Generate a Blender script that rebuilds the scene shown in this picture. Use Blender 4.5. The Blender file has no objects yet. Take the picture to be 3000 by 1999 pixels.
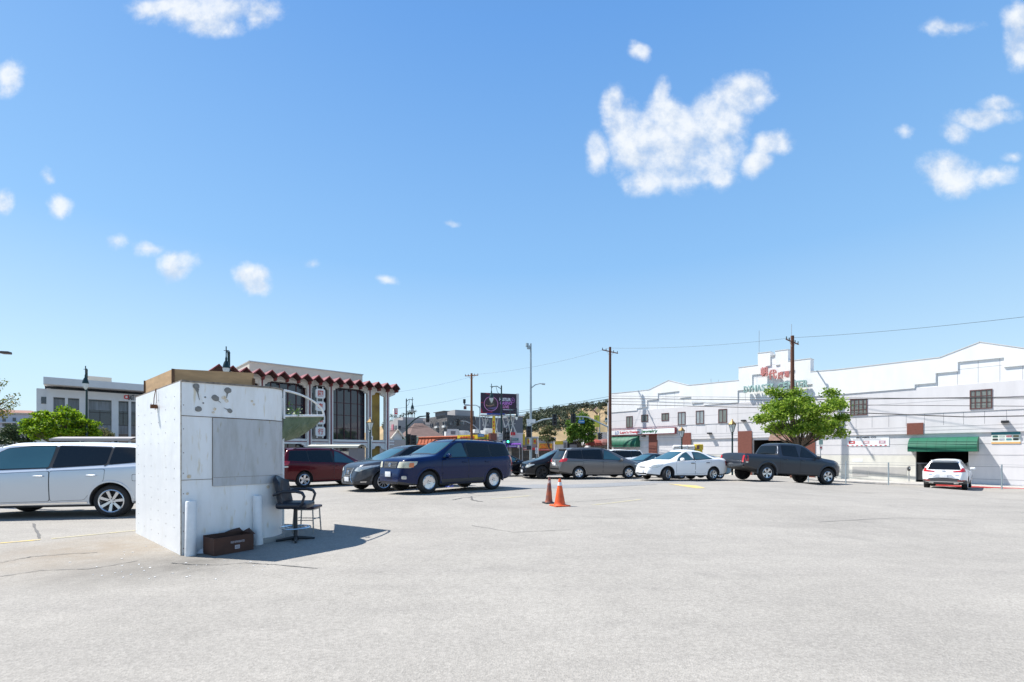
import bpy, bmesh, math, random
from mathutils import Vector, Matrix
from mathutils.bvhtree import BVHTree
from math import radians as R, sin, cos, pi
S = bpy.context.scene
C = S.collection
random.seed(7)
# ------------------------------------------------------------------ camera
F = 1375.0; HZ = 1327.0; CX = 1500.0; CAMZ = 1.5
cam = bpy.data.cameras.new('camera'); co = bpy.data.objects.new('camera', cam); C.objects.link(co)
co.location = (0, 0, CAMZ); co.rotation_euler = (R(90), 0, 0)
cam.sensor_width = 36; cam.lens = 36*F/3000; cam.shift_y = (HZ-999.5)/3000
cam.clip_end = 6000; cam.clip_start = .1
S.camera = co
# ------------------------------------------------------------------ sun, sky
SUN = Vector((-.969*.534, .245*.534, .845)).normalized()
sl = bpy.data.lights.new('sun', 'SUN'); so = bpy.data.objects.new('sun', sl); C.objects.link(so)
sl.energy = 5.0; sl.angle = R(.53); sl.color = (1, .965, .91)
so.rotation_euler = SUN.to_track_quat('Z', 'Y').to_euler(); so.location = (0, 0, 60)
S.view_settings.view_transform = 'Standard'; S.view_settings.look = 'None'
S.view_settings.exposure = 0.74; S.view_settings.gamma = 1; S.view_settings.use_curve_mapping = False
W = bpy.data.worlds.new('World'); S.world = W; W.use_nodes = True
nt = W.node_tree; N = nt.nodes; L = nt.links; N.clear()
def nd(t, **k):
    n = N.new(t)
    for a, v in k.items(): setattr(n, a, v)
    return n
def mth(op, a, b=None, c=None, clamp=False):
    n = N.new('ShaderNodeMath'); n.operation = op; n.use_clamp = clamp
    for i, v in enumerate((a, b, c)):
        if v is None: continue
        if isinstance(v, (int, float)): n.inputs[i].default_value = v
        else: L.new(v, n.inputs[i])
    return n.outputs[0]
sky = nd('ShaderNodeTexSky', sky_type='NISHITA'); sky.sun_disc = False
sky.sun_elevation = math.asin(SUN.z); sky.sun_rotation = math.atan2(SUN.x, SUN.y)
sky.altitude = 100; sky.air_density = 1.0; sky.dust_density = .5; sky.ozone_density = 2.2
tc = nd('ShaderNodeTexCoord'); sp = nd('ShaderNodeSeparateXYZ'); L.new(tc.outputs['Generated'], sp.inputs[0])
yy = mth('MAXIMUM', sp.outputs[1], .02)
u = mth('DIVIDE', sp.outputs[0], yy); v = mth('DIVIDE', sp.outputs[2], yy)
cb = nd('ShaderNodeCombineXYZ'); L.new(u, cb.inputs[0]); L.new(v, cb.inputs[1])
# clouds as patches of the sky, in direction (x/y, z/y)
CL = [(600,30,170,50,1),(470,15,90,30,.9),(620,70,90,50,1),(760,40,50,50,.9),(30,230,40,50,.9),(1745,440,45,70,1),(1800,300,40,60,.9),(1830,360,60,70,1),(1890,420,110,90,1.15),(1960,470,120,90,1.1),(1940,270,35,60,.9),(1960,330,70,60,1),(2010,480,130,70,1.1),(1990,350,90,60,1.1),(2100,340,110,80,1.15),(2200,270,80,60,1.1),(2160,290,90,60,1.1),(2050,430,120,90,1.15),(1900,530,60,50,.9),(2090,500,70,50,1),
      (2270,430,70,45,1.1),(2220,475,60,40,1),(1870,145,32,28,.85),(2790,78,75,24,.8),(2975,60,50,50,.95),(2990,130,50,80,.95),(2880,350,110,35,.95),(2930,310,50,30,.9),(2800,390,50,40,.75),(2780,520,90,65,1.15),(2890,520,70,30,.8),
      (530,775,60,50,1),(735,800,55,38,1.15),(745,825,50,35,1),(165,600,38,45,.95),(15,590,30,45,.9),(135,510,25,28,.6),(340,695,40,24,.7),(430,722,55,20,.6),
      (1320,640,30,14,.55),(1130,815,42,15,.75),(915,760,30,14,.42),(2650,390,20,16,.4),(2960,470,30,14,.5)]
mask = None
nw = nd('ShaderNodeTexNoise'); nw.inputs['Scale'].default_value = 6; nw.inputs['Detail'].default_value = 4; L.new(cb.outputs[0], nw.inputs['Vector'])
wv = nd('ShaderNodeVectorMath', operation='SUBTRACT'); L.new(nw.outputs['Color'], wv.inputs[0]); wv.inputs[1].default_value = (.5, .5, .5)
ws = nd('ShaderNodeVectorMath', operation='SCALE'); L.new(wv.outputs[0], ws.inputs[0]); ws.inputs['Scale'].default_value = .075
wa = nd('ShaderNodeVectorMath', operation='ADD'); L.new(cb.outputs[0], wa.inputs[0]); L.new(ws.outputs[0], wa.inputs[1])
for (px, py, rx, ry, dn) in CL:
    a = nd('ShaderNodeVectorMath', operation='SUBTRACT'); L.new(wa.outputs[0], a.inputs[0]); a.inputs[1].default_value = ((px-CX)/F, (HZ-py)/F, 0)
    b = nd('ShaderNodeVectorMath', operation='MULTIPLY'); L.new(a.outputs[0], b.inputs[0]); b.inputs[1].default_value = (F/rx/1.25, F/ry/1.25, 0)
    c = nd('ShaderNodeVectorMath', operation='LENGTH'); L.new(b.outputs[0], c.inputs[0])
    m = mth('MULTIPLY_ADD', c.outputs['Value'], -dn, dn)
    mask = m if mask is None else mth('MAXIMUM', mask, m)
n1 = nd('ShaderNodeTexNoise'); n1.inputs['Scale'].default_value = 11; n1.inputs['Detail'].default_value = 11; n1.inputs['Roughness'].default_value = .66
L.new(cb.outputs[0], n1.inputs['Vector'])
d = mth('MULTIPLY_ADD', n1.outputs['Fac'], 2.0, -1.13); mk = mth('MINIMUM', mth('MULTIPLY', mask, 1.35), .8); d = mth('ADD', d, mk)
front = mth('GREATER_THAN', sp.outputs[1], .05)
# loose scattered clouds for the rest of the sky (behind the viewer)
n2 = nd('ShaderNodeTexNoise'); n2.inputs['Scale'].default_value = 4; n2.inputs['Detail'].default_value = 8; L.new(tc.outputs['Generated'], n2.inputs['Vector'])
d2 = mth('MULTIPLY_ADD', n2.outputs['Fac'], 6, -3.6)
dm = nd('ShaderNodeMix', data_type='FLOAT'); L.new(front, dm.inputs[0]); L.new(d2, dm.inputs[2]); L.new(d, dm.inputs[3])
mr = nd('ShaderNodeMapRange', interpolation_type='SMOOTHSTEP'); L.new(dm.outputs[0], mr.inputs[0]); mr.inputs[1].default_value = -.08; mr.inputs[2].default_value = .98
n3 = nd('ShaderNodeTexNoise'); n3.inputs['Scale'].default_value = 7; n3.inputs['Detail'].default_value = 5; 
vo_ = nd('ShaderNodeVectorMath', operation='ADD'); L.new(cb.outputs[0], vo_.inputs[0]); vo_.inputs[1].default_value = (-.016, .024, 0); L.new(vo_.outputs[0], n3.inputs['Vector'])
n4 = nd('ShaderNodeTexNoise'); L.new(cb.outputs[0], n4.inputs['Vector'])
for q in (n3, n4): q.inputs['Scale'].default_value = 11; q.inputs['Detail'].default_value = 6; q.inputs['Roughness'].default_value = .55
shd = mth('ADD', mth('SUBTRACT', n4.outputs['Fac'], n3.outputs['Fac']), .5)
cr = nd('ShaderNodeValToRGB'); L.new(shd, cr.inputs[0])
cr.color_ramp.elements[0].position = .33; cr.color_ramp.elements[0].color = (4.1, 4.7, 5.6, 1)
cr.color_ramp.elements[1].position = .56; cr.color_ramp.elements[1].color = (6.0, 6.2, 6.4, 1)
mx = nd('ShaderNodeMix', data_type='RGBA'); mx.inputs[0].default_value = 0
k = mth('MULTIPLY', mr.outputs[0], .93, clamp=True); L.new(k, mx.inputs[0]); 
sr = nd('ShaderNodeValToRGB'); L.new(sp.outputs[2], sr.inputs[0]); e = sr.color_ramp.elements
e[0].position = 0; e[0].color = (4.3, 5.5, 6.2, 1); e[1].position = 1; e[1].color = (.35, .95, 2.7, 1)
for q, c in ((.14, (3.7, 5.3, 6.5)), (.36, (1.85, 3.75, 6.3)), (.68, (.88, 2.45, 5.5))): w = e.new(q); w.color = (*c, 1)
hs = nd('ShaderNodeMix', data_type='RGBA'); hs.inputs[0].default_value = .8; L.new(sky.outputs[0], hs.inputs[6]); L.new(sr.outputs[0], hs.inputs[7])
L.new(hs.outputs[2], mx.inputs[6]); L.new(cr.outputs[0], mx.inputs[7])
bg = nd('ShaderNodeBackground'); bg.inputs[1].default_value = .096; L.new(mx.outputs[2], bg.inputs[0])
ow = nd('ShaderNodeOutputWorld'); L.new(bg.outputs[0], ow.inputs[0])

# ------------------------------------------------------------------ helpers
def P(px, py, Y): return Vector(((px-CX)/F*Y, Y, CAMZ+(HZ-py)/F*Y))
class Pl:
    """vertical reference plane: origin (x, y), angle of its local x; local y points away from the viewer"""
    def __init__(s, x, y, ex):
        s.o = Vector((x, y)); s.ex = Vector(ex).normalized(); s.ey = Vector((-s.ex.y, s.ex.x)); s.rz = math.atan2(s.ex.y, s.ex.x)
    def __call__(s, px, py, d=0.0):
        r = Vector(((px-CX)/F, 1.0)); t = (s.o.dot(s.ey)+d)/r.dot(s.ey)
        return ((r*t-s.o).dot(s.ex), CAMZ+(HZ-py)/F*t)
    def root(s, name): return empty(name, (s.o.x, s.o.y, 0), s.rz)
MATS = {}
def M(name, col, rough=.6, metal=0, var=0, vs=3, bump=0, bs=60, coat=0, spec=.5, col2=None, trans=0, emis=0, alpha=1, stretch=None):
    if name in MATS: return MATS[name]
    m = bpy.data.materials.new(name); m.use_nodes = True; MATS[name] = m
    t = m.node_tree; b = t.nodes['Principled BSDF']
    b.inputs['Base Color'].default_value = (*col, 1); b.inputs['Roughness'].default_value = rough; b.inputs['Metallic'].default_value = metal
    b.inputs['Coat Weight'].default_value = coat; b.inputs['Coat Roughness'].default_value = .04; b.inputs['Specular IOR Level'].default_value = spec
    if alpha < 1: b.inputs['Alpha'].default_value = alpha
    if trans: b.inputs['Transmission Weight'].default_value = trans
    if emis: b.inputs['Emission Color'].default_value = (*col, 1); b.inputs['Emission Strength'].default_value = emis
    if var or bump:
        tc = t.nodes.new('ShaderNodeTexCoord'); vec = tc.outputs['Object']
        if stretch:
            mp = t.nodes.new('ShaderNodeMapping'); mp.inputs['Scale'].default_value = stretch; t.links.new(vec, mp.inputs[0]); vec = mp.outputs[0]
    if var:
        n = t.nodes.new('ShaderNodeTexNoise'); n.inputs['Scale'].default_value = vs; n.inputs['Detail'].default_value = 6; n.inputs['Roughness'].default_value = .6
        t.links.new(vec, n.inputs['Vector'])
        r = t.nodes.new('ShaderNodeValToRGB'); t.links.new(n.outputs['Fac'], r.inputs[0])
        c2 = col2 or tuple(c*(1-var) for c in col)
        r.color_ramp.elements[0].position = .3; r.color_ramp.elements[0].color = (*c2, 1)
        r.color_ramp.elements[1].position = .62; r.color_ramp.elements[1].color = (*col, 1)
        t.links.new(r.outputs[0], b.inputs['Base Color'])
    if bump:
        n = t.nodes.new('ShaderNodeTexNoise'); n.inputs['Scale'].default_value = bs; n.inputs['Detail'].default_value = 4
        t.links.new(vec, n.inputs['Vector'])
        bp = t.nodes.new('ShaderNodeBump'); bp.inputs['Strength'].default_value = bump; bp.inputs['Distance'].default_value = .02
        t.links.new(n.outputs['Fac'], bp.inputs['Height']); t.links.new(bp.outputs[0], b.inputs['Normal'])
    return m
def tag(o, label=None, cat=None, group=None, kind=None):
    if label: o['label'] = label
    if cat: o['category'] = cat
    if group: o['group'] = group
    if kind: o['kind'] = kind
    return o
def empty(name, loc, rz=0, label=None, cat=None, group=None):
    o = bpy.data.objects.new(name, None); C.objects.link(o); o.location = loc; o.rotation_euler = (0, 0, rz); o.empty_display_size = .2
    return tag(o, label, cat, group)
def copy_tree(o, parent=None):
    c = o.copy(); C.objects.link(c)
    if parent is not None: c.parent = parent
    for ch in list(o.children): copy_tree(ch, c)
    return c
class MB:
    def __init__(s): s.v = []; s.f = []; s.mi = []
    def add(s, vs, fs, mi=0):
        b = len(s.v); s.v += [tuple(q) for q in vs]; s.f += [tuple(i+b for i in f) for f in fs]; s.mi += [mi]*len(fs); return s
    def box(s, c, sz, rz=0, mi=0, rot=None):
        m = (rot or Matrix.Rotation(rz, 3, 'Z')); c = Vector(c)
        vs = [c+m@Vector((x*sz[0]/2, y*sz[1]/2, z*sz[2]/2)) for x in (-1, 1) for y in (-1, 1) for z in (-1, 1)]
        return s.add(vs, [(0,1,3,2),(4,6,7,5),(0,4,5,1),(2,3,7,6),(0,2,6,4),(1,5,7,3)], mi)
    def bx(s, x0, x1, y0, y1, z0, z1, mi=0): return s.box(((x0+x1)/2, (y0+y1)/2, (z0+z1)/2), (abs(x1-x0), abs(y1-y0), abs(z1-z0)), 0, mi)
    def tube(s, pts, r, n=8, mi=0, cap=True):
        pts = [Vector(p) for p in pts]; rs = r if isinstance(r, (list, tuple)) else [r]*len(pts); rings = []
        up = Vector((0, 0, 1)); d0 = (pts[1]-pts[0]).normalized()
        a = d0.orthogonal().normalized() if abs(d0.dot(up)) > .99 else d0.cross(up).normalized()
        vs = []
        for i, p in enumerate(pts):
            d = ((pts[min(i+1, len(pts)-1)]-pts[i]).normalized()+(pts[i]-pts[max(i-1, 0)]).normalized()) if 0 < i < len(pts)-1 else (pts[1]-pts[0] if i == 0 else pts[-1]-pts[-2])
            if d.length < 1e-9: d = Vector((0, 0, 1))
            d.normalize(); a = (a-d*a.dot(d)); a = a.normalized() if a.length > 1e-6 else d.orthogonal().normalized(); b = d.cross(a)
            vs += [p+(a*cos(2*pi*k/n)+b*sin(2*pi*k/n))*rs[i] for k in range(n)]
        fs = [(i*n+k, i*n+(k+1) % n, (i+1)*n+(k+1) % n, (i+1)*n+k) for i in range(len(pts)-1) for k in range(n)]
        if cap: fs += [tuple(range(n))[::-1], tuple((len(pts)-1)*n+k for k in range(n))]
        return s.add(vs, fs, mi)
    def lathe(s, prof, o=(0, 0, 0), n=20, axis='z', mi=0):
        o = Vector(o); vs = []
        for (r, h) in prof:
            for k in range(n):
                a = 2*pi*k/n; x, y = r*cos(a), r*sin(a)
                vs.append(o+(Vector((x, y, h)) if axis == 'z' else Vector((x, h, y))))
        fs = [(i*n+k, i*n+(k+1) % n, (i+1)*n+(k+1) % n, (i+1)*n+k) for i in range(len(prof)-1) for k in range(n)]
        if axis != 'z': fs = [f[::-1] for f in fs]
        return s.add(vs, fs, mi)
    def prism(s, poly, y0, y1, mi=0):
        """polygon (x, z), extruded along local y"""
        n = len(poly); vs = [(x, y0, z) for x, z in poly]+[(x, y1, z) for x, z in poly]
        fs = [tuple(range(n)), tuple(range(2*n-1, n-1, -1))]+[(i, i+n, (i+1) % n+n, (i+1) % n) for i in range(n)]
        return s.add(vs, fs, mi)
    def quad(s, a, b, c, d, mi=0): return s.add([a, b, c, d], [(0, 1, 2, 3)], mi)
    def build(s, name, mat, parent=None, smooth=False, bevel=0, fix=True, loc=None, angle=40):
        me = bpy.data.meshes.new(name); me.from_pydata(s.v, [], s.f); me.update()
        for m in (mat if isinstance(mat, (list, tuple)) else [mat]): me.materials.append(m)
        if any(s.mi): me.polygons.foreach_set('material_index', s.mi)
        if fix or bevel:
            bm = bmesh.new(); bm.from_mesh(me)
            if fix: bmesh.ops.recalc_face_normals(bm, faces=bm.faces)
            if bevel:
                es = [e for e in bm.edges if len(e.link_faces) == 2 and e.calc_face_angle(0) > R(30)]
                bmesh.ops.bevel(bm, geom=es, offset=bevel, segments=2, profile=.7, affect='EDGES', clamp_overlap=True)
            bm.to_mesh(me); bm.free()
        if smooth or bevel:
            me.shade_smooth(); me.set_sharp_from_angle(angle=R(angle))
        o = bpy.data.objects.new(name, me); C.objects.link(o)
        if parent is not None: o.parent = parent
        if loc: o.location = loc
        return o
def text(body, name, mat, size, parent, loc, rot=(R(90), 0, 0), ext=.01, align='CENTER', sx=1, bold=0, font=None, shear=0, fit=None):
    cu = bpy.data.curves.new(name, 'FONT'); cu.body = body; cu.size = size; cu.extrude = ext; cu.align_x = align; cu.align_y = 'CENTER'; cu.offset = bold; cu.shear = shear
    cu.resolution_u = 3
    t = bpy.data.objects.new(name, cu); C.objects.link(t)
    bpy.context.view_layer.update()
    me = bpy.data.meshes.new_from_object(t.evaluated_get(bpy.context.evaluated_depsgraph_get()))
    bpy.data.objects.remove(t)
    me.name = name
    me.materials.clear(); me.materials.append(mat)
    o = bpy.data.objects.new(name, me); C.objects.link(o); o.parent = parent; o.location = loc; o.rotation_euler = rot
    if fit and me.vertices:
        xs = [q.co.x for q in me.vertices]; ys = [q.co.y for q in me.vertices]; w = max(xs)-min(xs); h = max(ys)-min(ys)
        cx, cy = (max(xs)+min(xs))/2, (max(ys)+min(ys))/2
        for q in me.vertices: q.co.x = (q.co.x-cx)*fit[0]/w; q.co.y = (q.co.y-cy)*fit[1]/h
    elif sx != 1:
        for q in me.vertices: q.co.x *= sx
    return o

# ------------------------------------------------------------------ ground
GP = [(-4.8,6.85,0),(-7,8.8,0),(-9.3,11,0),(-12,10.4,0),(-16,10,-.02),(0,2,0),(0,6,.02),(5,5,0),(-5,3,0),(10,5,-.05),(1.2,12.2,.12),(-3,9,.02),
      (-2.55,14.6,.235),(-.73,16.4,.21),(-3.8,16.0,.18),(-4.5,16.7,.12),(-9,20.2,0),(-7.3,23,-.04),(7,21.3,.22),(9.5,22.3,.18),(6,17,.2),(3.65,25.6,.05),(6.5,26.4,.04),
      (11.6,21.5,.19),(14.8,22.1,.0),(20,25,-.3),(24.5,26.5,-.53),(14,18,.0),(20,18,-.25),(26,20,-.5),(20,10,-.2),(30,15,-.6),(2,27.2,-.02),(0,29,.03),(7.6,28,0),(10.5,30,-.1),
      (4,33,-.15),(-8,30,-.1),(-20,18,-.1),(-20,25,-.1),(-30,12,-.1)]
def gz(x, y):
    sw = sz = 0
    for a, b, c in GP:
        w = 1/((a-x)**2+(b-y)**2+.4)**2; sw += w; sz += w*c
    return sz/sw
def dx_(x, y):  # signed distance in front of the lot's back edge (>0 inside the lot)
    return (Vector((27.0, 27.5))-Vector((x, y))).dot(Vector((.60, .80)).normalized())
WP = Pl(26.3, 38.0, (.651, -.759))   # plane of the white mall facade
# asphalt
def asphalt(name, base, dark, brown=False, patch=False):
    m = bpy.data.materials.new(name); m.use_nodes = True; t = m.node_tree; b = t.nodes['Principled BSDF']; n = t.nodes; l = t.links
    g = n.new('ShaderNodeNewGeometry').outputs['Position']
    def noise(s, det=6, ro=.6, vec=None):
        q = n.new('ShaderNodeTexNoise'); q.inputs['Scale'].default_value = s; q.inputs['Detail'].default_value = det; q.inputs['Roughness'].default_value = ro
        l.new(vec or g, q.inputs['Vector']); return q.outputs['Fac']
    def ramp(f, p0, c0, p1, c1):
        r = n.new('ShaderNodeValToRGB'); l.new(f, r.inputs[0]); e = r.color_ramp.elements
        e[0].position = p0; e[0].color = (*c0, 1); e[1].position = p1; e[1].color = (*c1, 1); return r.outputs[0]
    def mixc(f, a, c, mode='MIX'):
        q = n.new('ShaderNodeMix'); q.data_type = 'RGBA'; q.blend_type = mode
        if isinstance(f, float): q.inputs[0].default_value = f
        else: l.new(f, q.inputs[0])
        for i, w in ((6, a), (7, c)):
            if isinstance(w, tuple): q.inputs[i].default_value = (*w, 1)
            else: l.new(w, q.inputs[i])
        return q.outputs[2]
    col = ramp(noise(.35, 5), .3, tuple(c*.86 for c in base), .62, base)
    # stretched smears along the driving direction
    mp = n.new('ShaderNodeMapping'); mp.inputs['Rotation'].default_value = (0, 0, R(25)); mp.inputs['Scale'].default_value = (.25, 1.6, 1); l.new(g, mp.inputs[0])
    col = mixc(1.0, col, ramp(noise(.9, 6, .7, mp.outputs[0]), .36, (.93, .93, .935), .56, (1, 1, 1)), 'MULTIPLY')
    col = mixc(1.0, col, ramp(noise(3.2, 5, .7), .3, (.91, .91, .91), .6, (1, 1, 1)), 'MULTIPLY')
    # aggregate
    vo = n.new('ShaderNodeTexVoronoi'); vo.inputs['Scale'].default_value = 70; l.new(g, vo.inputs['Vector'])
    sep = n.new('ShaderNodeSeparateColor'); l.new(vo.outputs['Color'], sep.inputs[0])
    col = mixc(1.0, col, ramp(sep.outputs[0], .0, (.86, .855, .85), 1.0, (1.09, 1.085, 1.08)), 'MULTIPLY')
    col = mixc(1.0, col, ramp(noise(26, 3, .8), .38, (.89, .89, .89), .62, (1.07, 1.07, 1.07)), 'MULTIPLY')
    # dark oil spots
    col = mixc(ramp(noise(.55, 3, .5), .64, (0, 0, 0), .76, (.45, .45, .45)), col, dark)
    if brown:
        def near(x, y, r0, r1):
            s = n.new('ShaderNodeVectorMath'); s.operation = 'SUBTRACT'; l.new(g, s.inputs[0]); s.inputs[1].default_value = (x, y, 0)
            k = n.new('ShaderNodeVectorMath'); k.operation = 'LENGTH'; l.new(s.outputs[0], k.inputs[0])
            w = n.new('ShaderNodeMapRange'); l.new(k.outputs['Value'], w.inputs[0]); w.inputs[1].default_value = r1; w.inputs[2].default_value = r0
            f = n.new('ShaderNodeMath'); f.operation = 'MULTIPLY'; l.new(w.outputs[0], f.inputs[0]); l.new(ramp(noise(2.2, 5, .7), .3, (.2,)*3, .65, (1,)*3), f.inputs[1])
            return f.outputs[0]
        col = mixc(near(-6.4, 7.3, .2, 2.3), col, (.23, .19, .145))
        col = mixc(near(-4.4, 6.35, .1, 1.3), col, (.13, .12, .105)); col = mixc(near(-5.2, 5.9, .1, 1.2), col, (.19, .175, .155))
    l.new(col, b.inputs['Base Color']); b.inputs['Roughness'].default_value = .88; b.inputs['Specular IOR Level'].default_value = .25
    bp = n.new('ShaderNodeBump'); bp.inputs['Strength'].default_value = .6; bp.inputs['Distance'].default_value = .006
    l.new(vo.outputs['Distance'], bp.inputs['Height']); l.new(bp.outputs[0], b.inputs['Normal'])
    return m
m_asph = asphalt('lot_asphalt', (.338, .317, .284), (.16, .152, .14), True)
m_street = asphalt('street_asphalt', (.20, .195, .185), (.12, .12, .12))
m_patch = asphalt('smooth_asphalt', (.27, .275, .28), (.15, .15, .15))
def in_lot(x, y): return max(0.0, -min(dx_(x, y), 34-y+.0*x, x+40))
def gfull(x, y):
    z = gz(x, y); o = in_lot(x, y)
    if o > 0: z = z-(z+.72)*min(1, o/1.3)
    return z
def sheet(name, x0, x1, y0, y1, nx, ny, fn, mat, label=None, kind='structure', off=0):
    b = MB(); vs = [(x0+(x1-x0)*i/nx, y0+(y1-y0)*j/ny) for j in range(ny+1) for i in range(nx+1)]
    b.add([(x, y, fn(x, y)+off) for x, y in vs], [(j*(nx+1)+i, j*(nx+1)+i+1, (j+1)*(nx+1)+i+1, (j+1)*(nx+1)+i) for j in range(ny) for i in range(nx)])
    o = b.build(name, mat, smooth=True, fix=False); tag(o, label, None, None, kind); return o
sheet('parking_lot', -44, 40, -20, 38, 150, 120, gfull, m_asph)
m_earth = M('far_ground', (.16, .15, .135), .95, var=.3, vs=.02)
g = MB(); z = -.95
g.add([(-3000,-3000,z),(3000,-3000,z),(3000,4000,z),(-3000,4000,z)], [(0,1,2,3)]).build('far_ground', m_earth)['kind'] = 'structure'
# street between lot and white facade, pavement and kerbs (frame of the facade plane)
st = WP.root('street'); 
b = MB(); b.add([(-70,-16,-.70),(60,-16,-.95),(60,-2.75,-.80),(-70,-2.75,-.66)], [(0,1,2,3)])
so_ = b.build('street', m_street); so_.matrix_world = st.matrix_world
so_.location = st.location; so_.rotation_euler = st.rotation_euler; so_['kind'] = 'structure'; bpy.data.objects.remove(st)
def onW(o): o.location = (WP.o.x, WP.o.y, 0); o.rotation_euler = (0, 0, WP.rz); return o
m_conc = M('pavement_concrete', (.42, .40, .37), .9, var=.25, vs=1.2, bump=.3, bs=30)
m_kerb = M('kerb_concrete', (.40, .38, .36), .9, var=.35, vs=4)
m_redk = M('red_kerb_paint', (.42, .035, .03), .6, var=.3, vs=5)
def strip(name, x0, x1, y0, y1, za, zb, h, mat):
    b = MB(); b.add([(x0,y0,za),(x1,y0,zb),(x1,y1,zb+.03),(x0,y1,za+.03),(x0,y0,za-h),(x1,y0,zb-h),(x1,y1,zb-h),(x0,y1,za-h)], [(0,1,2,3),(4,7,6,5),(0,4,5,1),(2,6,7,3),(1,5,6,2),(0,3,7,4)])
    o = b.build(name, mat); o['kind'] = 'structure'; return onW(o)
zk = lambda x: -.50-(x+10)*.0062
for a, c, nm in ((-70, 6.2, 'kerb'), (6.2, 40, 'red_kerb')):
    strip(nm, a, c, -2.78, -2.6, zk(a)-.05, zk(c)-.05, .30, m_redk if nm == 'red_kerb' else m_kerb)
strip('pavement', -70, 40, -2.6, .05, zk(-70)-.045, zk(40)-.045, .3, m_conc)
# left street beyond the lot, towards the bank
b = MB(); b.add([(-120,38.1,-.55),(-5,38.1,-.62),(40,160,-.6),(-120,160,-.4)], [(0,1,2,3)]); b.build('cross_street', m_street)['kind'] = 'structure'
m_yel = M('yellow_road_paint', (.62, .43, .09), .8, var=.55, vs=6, col2=(.38,.34,.24))
m_yelo = M('worn_yellow_paint', (.44, .385, .22), .85, var=.4, vs=8, col2=(.34,.325,.29))
def decal(name, pts, mat, label, cat, off=.005, n=10):
    """flat painted quad following the ground; pts = 4 ground points"""
    b = MB(); A, B_, C_, D = [Vector(p) for p in pts]; vs = []
    for j in range(3):
        for i in range(n+1):
            p = A.lerp(B_, i/n).lerp(D.lerp(C_, i/n), j/2); vs.append((p.x, p.y, gfull(p.x, p.y)+off))
    b.add(vs, [(j*(n+1)+i, j*(n+1)+i+1, (j+1)*(n+1)+i+1, (j+1)*(n+1)+i) for j in range(2) for i in range(n)])
    o = b.build(name, mat, fix=False); o['kind'] = 'structure'; return o
def G(px, py):   # pixel -> ground point (x, y)
    Y = 1.5*F/(py-HZ)
    for _ in range(25):
        Y2 = (CAMZ-gz((px-CX)/F*Y, Y))*F/(py-HZ); Y = .5*Y+.5*Y2
    return ((px-CX)/F*Y, Y)
def line(name, a, b_, w, mat, off=.005):
    a = Vector(G(*a)); b_ = Vector(G(*b_)); d = (b_-a).normalized(); q = Vector((-d.y, d.x))*w/2
    return decal(name, [a-q, b_-q, b_+q, a+q], mat, None, None, off, 16)
line('parking_line', (0, 1592), (118, 1582), .10, m_yel)
line('parking_line', (150, 1579), (395, 1555), .09, m_yelo)
line('parking_line', (1735, 1480), (1880, 1463), .10, m_yelo)
line('parking_line', (1440, 1462), (1560, 1452), .09, m_yelo)
decal('painted_arrow', [G(1957,1418), G(2042,1423), G(2068,1431), G(2040,1431)], m_yel, None, None)
decal('asphalt_patch', [G(1300,1429), G(2060,1409), G(2080,1412), G(1560,1430)], m_patch, None, None, .004, 30)
decal('asphalt_patch', [G(1500,1433), G(1760,1428), G(1930,1420), G(1560,1420)], m_patch, None, None, .007, 20)
# cracks
m_crack = M('crack_tar', (.12, .115, .11), .9)
def crack(pts, w):
    b = MB(); prev = None; gp = []
    for (a, c) in zip(pts, pts[1:]):
        for k in range(7):
            t = k/7; gp.append((a[0]+(c[0]-a[0])*t+random.uniform(-2, 2), a[1]+(c[1]-a[1])*t+random.uniform(-.6, .6)))
    gp = [Vector(G(*p)) for p in gp]; vs = []
    for i, p in enumerate(gp):
        d = (gp[min(i+1, len(gp)-1)]-gp[max(i-1, 0)]).normalized(); q = Vector((-d.y, d.x))*w/2*random.uniform(.4, 1.3)
        for s in (1, -1): r = p+q*s; vs.append((r.x, r.y, gz(r.x, r.y)+.006))
    b.add(vs, [(2*i, 2*i+1, 2*i+3, 2*i+2) for i in range(len(gp)-1)]); o = b.build('asphalt_crack', m_crack, fix=False); o['kind'] = 'structure'
for pts, w in [([(98,1535),(105,1552),(118,1582)], .05), ([(500,1650),(560,1655),(640,1656),(720,1650),(800,1655),(950,1668)], .022), ([(0,1650),(90,1632),(180,1625),(300,1618)], .02),
               ([(1380,1455),(1384,1466),(1420,1472)], .06), ([(1325,1466),(1355,1459),(1400,1457)], .035), ([(0,1690),(120,1672),(260,1668),(430,1640)], .016),
               ([(1290,1458),(1420,1452),(1560,1448)], .02), ([(930,1480),(1080,1468),(1180,1462)], .02), ([(1380,1540),(1500,1560),(1700,1552)], .012),
               ([(1560,1478),(1700,1470),(1900,1455),(2200,1448)], .018), ([(2400,1530),(2620,1518),(2900,1525)], .014)]:
    crack(pts, w)
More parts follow.
